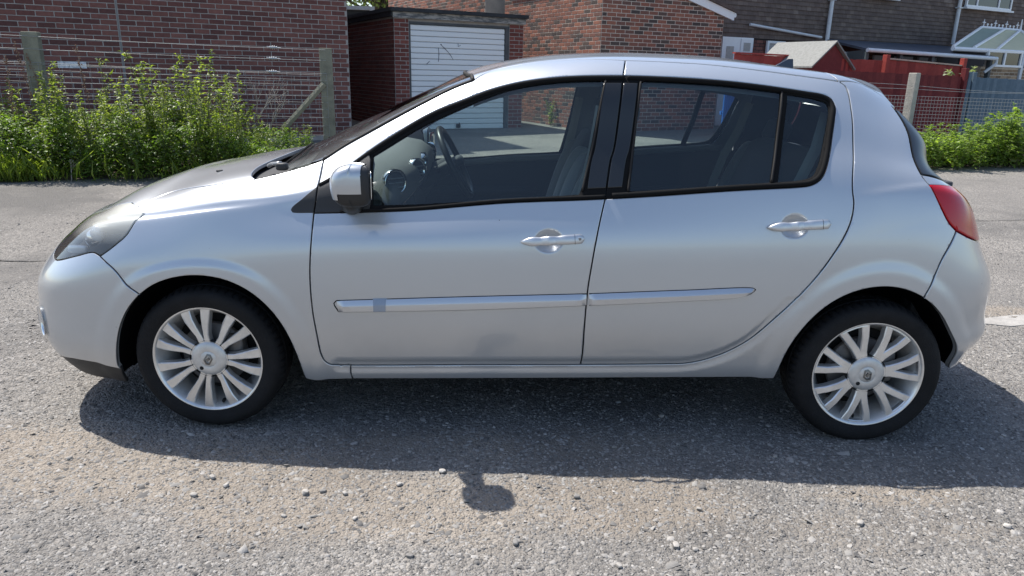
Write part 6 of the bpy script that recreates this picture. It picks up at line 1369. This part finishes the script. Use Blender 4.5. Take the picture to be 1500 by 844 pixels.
def handle(key, dent, parents, lock):
    a, b = [np.array(p) for p in OUT[key]]; n = 40; s = np.linspace(0, 1, n); L = np.linalg.norm(b - a); C = a + np.outer(s, b - a); perp = np.array([-(b - a)[1], (b - a)[0]])/L
    half = .0175*np.clip(1 - (1 - np.clip(s/.22, 0, 1))**2*.85, .1, 1)*np.sqrt(np.clip(1 - ((s - .93)/.07).clip(0, 1)**2, .02, 1)); out_ = .006 + .024*np.sin(np.clip(s/.97, 0, 1)*np.pi)**.5; V = []; m = 12
    from_c, ru, rt = dent
    base, N = lift(C, 0.); r2 = ((C - from_c)/np.array([ru, rt])); dep = .018*np.clip(1 - (r2**2).sum(1), 0, 1)**.9
    base = base + N*dep[:, None]
    Tn = np.gradient(base, axis=0); Tn /= np.linalg.norm(Tn, axis=1, keepdims=True); Up = np.cross(N, Tn); Up *= np.sign(Up[:, 2:3])
    for k in range(m):
        an = 2*math.pi*k/m; V.append(base + Up*(half*math.cos(an))[:, None] + N*(out_ + .0065*np.sign(math.sin(an))*abs(math.sin(an))**.6)[:, None])
    V = np.stack(V, 1).reshape(-1, 3); F = [(i*m+k, i*m+(k+1) % m, (i+1)*m+(k+1) % m, (i+1)*m+k) for i in range(n-1) for k in range(m)] + [tuple(range(m))[::-1], tuple((n-1)*m + k for k in range(m))]
    hs = pair_mesh('handle', V, F, MAT_MOULD, parents)
    e = 33; ring = V.reshape(n, m, 3)[e]; rv, rf_ = tube_arrays(ring, .0009, 4, closed=True); pair_mesh('handle_joint', rv, rf_, MAT_RUBBER, parents)
    if lock:
        c = base[36] + N[36]*(out_[36] + .0078); lv, lf = superq(c, (.011, .003, .011), .5, 1, nu=16, nv=6); pair_mesh('key_lock', lv, lf, pmat('dull_lock_metal', (.25, .26, .28), .4, metal=.7), parents)
handle('handle_front', DENTS[0], fdoors, True); handle('handle_rear', DENTS[1], rdoors, False)

# ---- wing mirrors
mc = np.array([-.672, -.912, .997]); V_, F_ = superq(mc, (.140, .135, .148), .52, .58, rot=np.array(rotz(math.radians(11))), nu=200, nv=130)
loc = V_ - mc; loc[:, 0] += .012*(loc[:, 2]/.076)**2*np.sign(-loc[:, 0]).clip(0, 1); loc[:, 2] *= 1 - .18*np.clip(-loc[:, 0]/.07, 0, 1)*np.sign(loc[:, 2]).clip(0, 1); loc[:, 1] *= np.where(loc[:, 2] < 0, 1 - .25*np.abs(loc[:, 2])/.076, 1); V_ = mc + loc
cenf = np.array([loc[list(f)].mean(0) for f in F_]); capm = (cenf[:, 0] < .043) & ((cenf[:, 2] > -.020 + .0*cenf[:, 0]) | ((cenf[:, 0] < -.034) & (cenf[:, 2] > -.042)))
def sub(V, F, mask):
    idx = sorted({i for f, m_ in zip(F, mask) if m_ for i in f}); mp = {i: k for k, i in enumerate(idx)}; return V[idx], [tuple(mp[i] for i in f) for f, m_ in zip(F, mask) if m_]
mh = pair_mesh('wing_mirror', *sub(V_, F_, ~capm), MAT_BLACKTRIM, PAIR)
cv_, cf_ = sub(V_, F_, capm); cn = cv_ - mc; cv_ = cv_ + cn/np.linalg.norm(cn, axis=1, keepdims=True)*.0035; pair_mesh('mirror_cap', cv_, cf_, MAT_PAINT, mh)
gv, gf_ = superq(mc + np.array([.0665, .012, .002]), (.004, .095, .095), .3, .3, rot=np.array(rotz(math.radians(11)))); pair_mesh('mirror_glass', gv, gf_, pmat('mirror_silver', (.75, .78, .80), .03, metal=1.), mh)
fv, ff_ = tube_arrays([(-.70, -.795, .915), (-.695, -.83, .925), (-.685, -.87, .945)], [.045, .036, .03], 12); pair_mesh('mirror_arm', fv, ff_, MAT_BLACKTRIM, mh)
# ---- aerial fin on the roof
bm = bmesh.new(); A = [bm.verts.new(p) for p in ((1.03, -.016, 1.425), (1.14, -.016, 1.41), (1.135, -.004, 1.472), (1.115, -.004, 1.472))]; B = [bm.verts.new((v.co.x, -v.co.y, v.co.z)) for v in A]
bm.faces.new(A); bm.faces.new(B[::-1])
for i in range(4): bm.faces.new((A[i], B[i], B[(i+1) % 4], A[(i+1) % 4]))
bm_obj('roof_aerial', bm, pmat('dark_grey_aerial', (.03, .04, .06), .35), roof)

# ---- wheel arches and underside
def arch_liner(a, b, name='wheel_arch_liner'):
    A = np.vstack([smooth_curve(OUT[a]), smooth_curve(OUT[b])[1:]]); P, N = lift(A, -.004); c = np.array([P[:, 0].mean(), 0, .29]); n = len(P)
    R = P.copy(); R[:, 1] = -.44; d = R - c; d[:, 1] = 0; R1 = P.copy(); R1 += d*.03; R1[:, 1] += .03; R2 = R + d*.05
    V = np.vstack([P, R1, R2, [[c[0], -.44, .2]]]); F = [(r*n+i, r*n+i+1, (r+1)*n+i+1, (r+1)*n+i) for r in range(2) for i in range(n-1)] + [(2*n+i, 2*n+i+1, 3*n) for i in range(n-1)] + [(3*n, 2*n, 3*n - 1)]
    pair_mesh(name, V, F, MAT_LINER, PAIR)
arch_liner('arch_front_bumper', 'arch_front_fender'); arch_liner('arch_rear_quarter', 'arch_rear_bumper')
bm = bmesh.new(); box(bm, (.02, 0, .315), (1.80, 1.46, .12)); box(bm, (-1.78, 0, .235), (.24, 1.35, .08)); box(bm, (1.66, 0, .34), (.2, 1.0, .08)); box(bm, (-1.29, 0, .3), (.8, .86, .2)); box(bm, (1.28, 0, .33), (.8, .86, .2))
bm_obj('underbody', bm, MAT_LINER, car)
near_far('sill_strip', panel_data(np.vstack([smooth_curve([(-.74, .002), (.94, .002)]), smooth_curve([(.94, .035), (-.74, .035)])]), off=.0008, res=.04, gap=0, flange=.001), MAT_PAINT, PAIR) if False else None

# ---- wheels
HUBZ, TR = .286, .291
def tyre_arrays(y0):
    pr = [(.205, .02), (.212, .004), (.222, .0), (.240, -.006), (.258, -.007), (.272, -.002), (.281, .009), (.287, .020), (TR, .032), (TR, .055), (TR - .006, .057), (TR - .006, .063), (TR, .065), (TR, .094), (TR - .006, .096), (TR - .006, .104), (TR, .106), (TR, .14), (.287, .16), (.27, .18), (.235, .182), (.205, .165)]
    V, F = lathe(pr, n=240, centre=(0, 0, 0)); k = len(pr); V = V.reshape(240, k, 3); r = np.linalg.norm(V[..., [0, 2]], axis=-1)
    for i in range(240):        # shoulder blocks: cross grooves in the tread
        if i % 4 == 0:
            for j in (7, 8, 9, 16, 17):
                s = (r[i, j] - .006)/r[i, j]; V[i, j, 0] *= s; V[i, j, 2] *= s
        if i % 2 == 0: V[i, 3:5, 1] += .0006
    V = V.reshape(-1, 3); V[:, 2] = np.maximum(V[:, 2], -HUBZ - .001); V[:, 1] += y0
    return V, F
def spoke_mesh(poly, y_of, thick, bev=.004):
    """extruded spoke: poly (x,z) in the wheel plane, bevelled face"""
    P = np.array(poly); n = len(P); a = P - np.roll(P, 1, 0); b = np.roll(P, -1, 0) - P
    if .5*np.sum(P[:, 0]*np.roll(P[:, 1], -1) - np.roll(P[:, 0], -1)*P[:, 1]) < 0: P = P[::-1]
    a = P - np.roll(P, 1, 0); b = np.roll(P, -1, 0) - P; na = np.stack([-a[:, 1], a[:, 0]], 1)/np.linalg.norm(a, axis=1, keepdims=True); nb = np.stack([-b[:, 1], b[:, 0]], 1)/np.linalg.norm(b, axis=1, keepdims=True)
    nn = na + nb; nn /= np.linalg.norm(nn, axis=1, keepdims=True); Q = P + nn*bev; y = y_of(np.linalg.norm(P, axis=1)); yq = y_of(np.linalg.norm(Q, axis=1))
    V = np.vstack([np.column_stack([Q[:, 0], yq, Q[:, 1]]), np.column_stack([P[:, 0], y + bev*1.1, P[:, 1]]), np.column_stack([P[:, 0]*1.0 - nn[:, 0]*.002, y + thick, P[:, 1] - nn[:, 1]*.002])])
    F = [tuple(range(n))] + [(r*n+i, (r+1)*n+i, (r+1)*n+(i+1) % n, r*n+(i+1) % n) for r in range(2) for i in range(n)]
    return V, F
yface = lambda r: .006 + .016*np.clip((.15 - r)/.10, 0, 1)**1.0 + .008*np.clip((r - .17)/.04, 0, 1) - .006
def polar(r, a): return (r*math.sin(a), r*math.cos(a))
def rim_arrays(R):
    pr = [(R + .004, .008), (R + .006, .002), (R + .001, -.0015), (R - .006, .0), (R - .010, .006), (R - .014, .014), (R - .030, .045), (R - .046, .080), (R - .050, .11), (R - .05, .15)]
    return lathe(pr, n=120, flip=True)
def emblem_arrays(c, rot, s=1.0):
    """hollow upright diamond made of folded ribbons, as on the cap"""
    o = [(-.005, .0225), (.0085, .0215), (.0185, .004), (.0065, -.0225), (-.0085, -.0215), (-.0185, -.004)]; i_ = [(q[0]*.68, q[1]*.68) for q in o]; V = []
    ca, sa = math.cos(rot), math.sin(rot)
    for ring, y in ((o, .0), (o, -.0025), (i_, -.0045), (i_, .0)):
        for x, z in ring: V.append((c[0] + s*(x*ca - z*sa), c[1] + y, c[2] + s*(x*sa + z*ca)))
    F = [(r*6+k, r*6+(k+1) % 6, (r+1)*6+(k+1) % 6, (r+1)*6+k) for r in range(3) for k in range(6)]
    k0 = len(V); fl = [(.003, .0105), (.0085, .001), (-.003, -.0105), (-.0085, -.001)]           # the folded flake in the middle
    for y, g in ((0, 1.), (-.004, .8)): V += [(c[0] + s*g*(x*ca - z*sa), c[1] + y, c[2] + s*g*(x*sa + z*ca)) for x, z in fl]
    F += [(k0+4, k0+5, k0+6, k0+7)] + [(k0+k, k0+(k+1) % 4, k0+4+(k+1) % 4, k0+4+k) for k in range(4)]
    return np.array(V), F
MAT_CAPGREY = pmat('hub_cap_grey', (.60, .59, .57), .42, metal=.5, vary=.12, vscale=30)
MAT_EMBLEM = pmat('dark_emblem_metal', (.20, .195, .185), .35, metal=.7)
MAT_HOLE = pmat('dark_hole', (.01, .01, .01), .9)
def build_wheel(x, kind, rot, label):
    R = .2155; face = -.815; root = empty('wheel_root') if False else None
    V, F = rim_arrays(R); V = V + np.array([0, .0, 0]); W = []
    wv = V + np.array([x, face, HUBZ]); ws = []
    for s in (1, -1):
        o = mesh_obj('wheel', wv*np.array([1, s, 1]), F if s == 1 else [f[::-1] for f in F], MAT_ALLOY, car, smooth=True); o['label'] = label; ws.append(o)
    def add(name, V, F, mat, smooth=True, sharp=None):
        V = np.asarray(V) + np.array([x, face, HUBZ]); pair_mesh(name, V, F, mat, ws, smooth=smooth, sharp=sharp)
    tv, tf = tyre_arrays(-.004); add('tyre', tv, tf, MAT_TYRE, sharp=40)
    if kind == 'paired':
        for k in range(7):
            for sg in (-1, 1):
                a = rot + k*2*math.pi/7 + sg*math.radians(11.3)
                ctr = [(.066, a - sg*.03), (.10, a - sg*.045), (.135, a - sg*.018), (.17, a), (.2125, a + sg*.0)]
                l_ = [(r*math.sin(t) - w*math.cos(t), r*math.cos(t) + w*math.sin(t)) for (r, t), w in zip(ctr, (.0122, .0108, .0134, .0168, .0200))]; r_ = [(r*math.sin(t) + w*math.cos(t), r*math.cos(t) - w*math.sin(t)) for (r, t), w in zip(ctr, (.0122, .0108, .0134, .0168, .0200))]
                v, f = spoke_mesh(l_ + r_[::-1], yface, .028, .003); add('spoke', v, f, MAT_ALLOY, sharp=28)
    else:
        for k in range(7):
            a = rot + k*2*math.pi/7
            h = .222
            for sg in (-1, 1):
                ctr = [(.064, a + sg*.09), (.09, a + sg*.10), (.12, a + sg*.145), (.16, a + sg*.192), (.2125, a + sg*.225)]
                ws_ = (.0168, .0156, .0144, .0140, .0148)
                l_ = [(r*math.sin(t) - w*math.cos(t), r*math.cos(t) + w*math.sin(t)) for (r, t), w in zip(ctr, ws_)]; r_ = [(r*math.sin(t) + w*math.cos(t), r*math.cos(t) - w*math.sin(t)) for (r, t), w in zip(ctr, ws_)]
                v, f = spoke_mesh(l_ + r_[::-1], yface, .03, .0035); add('spoke', v, f, MAT_ALLOY, sharp=28)
            arc = [(.204, a - h - .02), (.204, a), (.204, a + h + .02)]; inn = [(.190, a + h + .0), (.188, a), (.190, a - h)]
            ang = np.linspace(a - h - .03, a + h + .03, 8); v, f = spoke_mesh([polar(.2125, t) for t in ang] + [polar(.198, t) for t in ang[::-1]], yface, .022, .003); add('spoke_tie', v, f, MAT_ALLOY, sharp=28)
    hub = [(.0005, .003), (.030, .003), (.032, .0045), (.034, .0035), (.056, .006), (.066, .010), (.0715, .0155), (.0735, .030)]
    v, f = lathe([(r, h) for r, h in hub], n=64, flip=False); add('hub_cap', v, f, MAT_CAPGREY, sharp=40)
    v, f = lathe([(.0735, .012), (.0765, .012), (.0765, .03)], n=64); add('cap_joint', v, f, MAT_HOLE)
    ev, ef = emblem_arrays((0, .0025, 0), math.radians(-6 if kind == 'paired' else 22)); add('emblem', ev, ef, MAT_EMBLEM, smooth=False)
    if kind == 'paired':
        pass
    hv, hf = superq((-.030, .0045, -.038), (.016, .008, .016), 1, 1, nu=16, nv=8); add('lock_hole', hv, hf, MAT_HOLE)
    v, f = lathe([(.0005, .07), (.125, .07), (.13, .075), (.13, .09)], n=64); add('brake_disc', v, f, MAT_DARKMETAL)
    v, f = lathe([(.0005, .115), (.172, .115)], n=48); add('rim_back', v, f, MAT_HOLE)
    bm_v = superq((.09, .075, .02), (.07, .06, .14), .4, .4, nu=16, nv=10); add('brake_caliper', *bm_v, MAT_DARKMETAL)
    vs = superq((-.02 if kind != 'paired' else .035, .03, -.185), (.012, .03, .014), .6, 1, nu=10, nv=6); add('valve', *vs, MAT_HOLE)
build_wheel(-1.2875, 'paired', math.radians(-10), 'front wheel with paired straight spokes')
build_wheel(1.2875, 'forked', math.radians(-22), 'rear wheel with forked spokes')

# ---- cabin
whole('headlining', panel_data(inset(np.vstack([path('door_top_front door_top_rear'), smooth_curve([(1.1381, 1.2872), (1.30, 1.36), (1.34, TMAX)]), np.array([(u, TMAX) for u in np.arange(1.3, -.33, -.05)]), smooth_curve(OUT['screen_top'])[::-1]]), .004), off=-.035, res=.06, gap=0, flange=0, edge=0), MAT_HEADLINER, car)
def box_part(name, c, s, mat, parent=car, rot=None, bev=.02, both=False):
    for sg in ((1, -1) if both else (1,)):
        bm = bmesh.new(); box(bm, (0, 0, 0), s, rot=rot, bevel=bev, seg=3); bmesh.ops.translate(bm, vec=(c[0], c[1]*sg, c[2]), verts=bm.verts[:]); o = bm_obj(name, bm, mat, parent, smooth=40)
    return o
# door cards: inner skin of the doors up to the window line, with a top ledge and arm rest
def card(zone_top, u0, u1, parents):
    us = np.linspace(u0, u1, 24); tb = smooth_curve(zone_top); top = np.stack([us, np.interp(us, tb[:, 0], tb[:, 1]) + .006], 1); low = np.stack([us, np.clip((us - .55)*1.1, .16, .55)], 1); mid_ = np.stack([us, np.interp(us, tb[:, 0], tb[:, 1]) - .10], 1)
    V = np.vstack([lift(top, -.012)[0], lift(top, -.06)[0], lift(mid_, -.075)[0], lift(low, -.07)[0]]); F = [(r*24+i, r*24+i+1, (r+1)*24+i+1, (r+1)*24+i) for r in range(3) for i in range(23)]
    pair_mesh('door_card', V, F, MAT_CABIN, parents); vv, ff2 = tube_arrays(lift(top, -.045)[0], .02, 8); pair_mesh('door_ledge', vv, ff2, MAT_CABINGREY, parents)
    arm = np.stack([us[5:19], np.interp(us[5:19], tb[:, 0], tb[:, 1]) - .20], 1); vv, ff2 = tube_arrays(lift(arm, -.095)[0], .032, 8); pair_mesh('arm_rest', vv, ff2, MAT_CABIN, parents)
card(OUT['win_front_bottom'], -.80, .24, fdoors); card([OUT['win_rear'][i] for i in range(0, 5)], .27, 1.05, rdoors)
# rear side trim behind the doors and pillar trims
def trim(name, outline, off, mat, parents): near_far(name, panel_data(outline, off=off, res=.05, gap=0, flange=0, edge=0), mat, parents)
trim('rear_side_trim', np.array([(1.16, .60), (1.42, .60), (1.42, .80), (1.38, 1.26), (1.15, 1.26), (1.16, 1.12), (1.15, .76), (1.06, .73), (1.06, .60)]), -.05, MAT_CABIN, PAIR)
dmid = np.array(smooth_curve(OUT['door_mid'])); bp_ = np.vstack([dmid + [-.075, 0], (dmid + [.06, 0])[::-1]]); trim('pillar_trim', bp_, -.045, MAT_CABINGREY, PAIR)
ws_top = smooth_curve(OUT['win_front_top']); trim('pillar_trim', np.vstack([ws_top[:50] + [0, -.012], (smooth_curve(OUT['screen_edge']))[::-1]]), -.03, MAT_CABINGREY, PAIR)
trim('sail_trim', sail, -.035, MAT_CABINGREY, fdoors)
trim('roof_rail_trim', np.vstack([smooth_curve(OUT['win_front_top'])[45:] + [0, -.02], smooth_curve(OUT['win_rear'][::-1][:12] ) + [0, -.02], smooth_curve(OUT['door_top_rear'])[::-1] + [0, .03], smooth_curve(OUT['door_top_front'])[::-1] + [0, .03]]), -.04, MAT_CABINGREY, PAIR)
# dashboard: moulded across the cabin
prof_d = [(-1.00, .93), (-.90, .985), (-.80, 1.015), (-.70, 1.025), (-.61, 1.01), (-.56, .975), (-.548, .92), (-.57, .85), (-.62, .77), (-.66, .58), (-.66, .40)]
ys = np.linspace(-.69, .69, 31); V = []; 
for y in ys:
    bulge = .035*math.exp(-((y - .36)/.2)**2); edge = 1 - .10*max(0, (abs(y) - .5)/.19)**2
    for i, (px, pz) in enumerate(prof_d): V.append((px + (.02 if 3 <= i <= 6 else 0)*math.cos(y*3), y, pz*edge + (bulge if 2 <= i <= 5 else 0)))
k = len(prof_d); F = [(i*k+j, (i+1)*k+j, (i+1)*k+j+1, i*k+j+1) for i in range(30) for j in range(k-1)]
dash = mesh_obj('dashboard', V, F, pmat('dark_grey_dashboard', (.15, .158, .16), .6, bump=.25, bscale=260), car, smooth=True)
for y, x_, z_, yaw in ((-.585, -.575, .962, -48), (-.16, -.545, .958, -30), (.10, -.545, .958, 12), (.60, -.575, .962, 30)):
    Rv = np.array(rotz(math.radians(yaw)))
    def place(v): return (np.asarray(v) @ Rv.T) + np.array([x_, y, z_])
    v, f = lathe([(.052, .02), (.054, -.004), (.050, -.010), (.043, -.006), (.040, .006), (.036, .012), (.0005, .012)], n=40); v = v @ np.array(rotz(math.radians(90))).T
    vent = mesh_obj('air_vent', place(v), f, MAT_CHROME, dash, smooth=True)
    v, f = superq((.0, 0, 0), (.014, .078, .078), 1, 1, nu=20, nv=12); mesh_obj('vent_core', place(v), f, MAT_CABIN, dash, smooth=True)
    for d in (-.018, 0, .018): v, f = superq((.008, 0, d), (.010, .07, .005), .4, .4, nu=10, nv=6); mesh_obj('vent_slat', place(v), f, MAT_CABINGREY, dash, smooth=True)
v, f = lathe([(.050, .02), (.052, -.002), (.046, -.006), (.042, .004), (.0005, .008)], n=40); mesh_obj('tweeter_ring', v + np.array([-.665, -.672, .90]), f, MAT_CABINGREY, dash, smooth=True)
box_part('glove_box', (-.60, -.34, .76), (.10, .46, .17), MAT_CABIN, dash, rot=roty(-.25), bev=.02); box_part('dash_strip', (-.57, 0, .86), (.03, 1.20, .012), MAT_CHROME, dash, bev=.004)
# steering wheel on the far side, as on a right-hand-drive car
sc_ = np.array([-.42, .36, .935]); an = math.radians(64); ring = [sc_ + .187*np.array([math.cos(t)*math.cos(an)*1.0, math.sin(t), math.cos(t)*math.sin(an)])*np.array([-1, 1, 1]) for t in np.linspace(0, 2*math.pi, 64, endpoint=False)]
sw = mesh_obj('steering_wheel', *tube_arrays(ring, .0165, 12, closed=True), pmat('dark_leather_rim', (.022, .024, .026), .38), car, smooth=True)
axn = np.array([-math.sin(an), 0, -math.cos(an)])
v, f = superq(sc_ + axn*.03, (.15, .16, .06), .5, .6, rot=np.array(roty(-(math.pi/2 - an) - math.pi/2 + math.pi/2 - .0))); mesh_obj('wheel_boss', v, f, MAT_CABIN, sw, smooth=True)
for t in (math.pi/2, -math.pi/2, math.pi): v, f = tube_arrays([sc_ + axn*.02, sc_ + .18*np.array([-math.cos(t)*math.cos(an), math.sin(t), math.cos(t)*math.sin(an)])], [.022, .013], 8); mesh_obj('wheel_spoke', v, f, MAT_CABIN, sw, smooth=True)
v, f = tube_arrays([sc_ + axn*.03, sc_ + axn*.22], [.045, .06], 10); mesh_obj('steering_column', v, f, MAT_CABIN, sw, smooth=True)
v, f = tube_arrays([sc_ + axn*.10 + np.array([0, -.03, 0]), sc_ + axn*.09 + np.array([.0, -.20, .035])], [.010, .007], 8); mesh_obj('stalk', v, f, MAT_CABIN, sw, smooth=True)
# seats
def seat(y, x0=.02, name='front_seat'):
    tilt = math.radians(17); v1, f1 = superq((x0 - .18, y, .47), (.54, .50, .17), .45, .35); s_ = mesh_obj(name, v1, f1, MAT_FABRIC, car, smooth=True)
    R_ = np.array(roty(tilt)); v, f = superq((x0 + .18, y, .80), (.15, .46, .66), .5, .45, rot=R_); mesh_obj('backrest', v, f, MAT_FABRIC, s_, smooth=True)
    for sg in (-1, 1): v, f = superq((x0 + .135, y + sg*.205, .80), (.14, .085, .52), .7, .6, rot=R_); mesh_obj('side_bolster', v, f, MAT_FABRICGREY, s_, smooth=True)
    v, f = superq((x0 + .315, y, 1.205), (.10, .27, .17), .55, .5, rot=R_); mesh_obj('headrest', v, f, MAT_FABRIC, s_, smooth=True)
    v, f = merge([tube_arrays([(x0 + .27, y + q, 1.05), (x0 + .31, y + q, 1.16)], .006, 6) for q in (-.06, .06)]); mesh_obj('headrest_post', v, f, MAT_CHROME, s_, smooth=True)
seat(-.36); seat(.36)
rs = mesh_obj('rear_seat', *superq((.80, 0, .50), (.50, 1.20, .18), .35, .25), MAT_FABRIC, car, smooth=True)
Rr = np.array(roty(math.radians(22)))
v, f = superq((1.10, 0, .80), (.15, 1.18, .62), .4, .25, rot=Rr); mesh_obj('backrest', v, f, MAT_FABRIC, rs, smooth=True)
for y in (-.42, .42): v, f = superq((1.06, y*1.22, .82), (.12, .10, .52), .7, .6, rot=Rr); mesh_obj('side_bolster', v, f, MAT_FABRICGREY, rs, smooth=True)
for y in (-.36, .36): v, f = superq((1.225, y, 1.13), (.08, .24, .12), .55, .5, rot=Rr); mesh_obj('headrest', v, f, MAT_FABRIC, rs, smooth=True)
box_part('parcel_shelf', (1.44, 0, .99), (.42, 1.05, .03), MAT_CABIN, bev=.01)
box_part('cabin_floor', (.15, 0, .30), (1.9, 1.36, .06), MAT_CABIN, bev=.005); box_part('bulkhead', (-.95, 0, .60), (.10, 1.36, .62), MAT_CABIN, bev=.01); box_part('boot_trim', (1.60, 0, .62), (.06, 1.05, .62), MAT_CABIN, bev=.01)
box_part('centre_console', (-.30, 0, .50), (.5, .22, .28), MAT_CABIN, bev=.03)
def belt(pts, parent=car):
    v, f = tube_arrays(np.array(pts), .022, 4, sy=.08, up=(1, 0, 0)); pair_mesh('seat_belt', v, f, MAT_BELT, (parent, parent), smooth=False)
belt([(.225, -.565, 1.27), (.20, -.60, 1.10), (.16, -.62, .92), (.13, -.64, .55)]); belt([(1.115, -.50, 1.26), (1.08, -.53, 1.12), (1.02, -.55, .98), (.93, -.52, .72)])
bk = superq((.235, -.59, .90), (.03, .02, .05), .5, .5, nu=10, nv=6); pair_mesh('belt_buckle', *bk, MAT_CHROME, PAIR)
v, f = superq((-.38, 0, 1.33), (.03, .20, .065), .5, .4, nu=20, nv=10); mesh_obj('rear_view_mirror', v, f, MAT_CABIN, car, smooth=True)
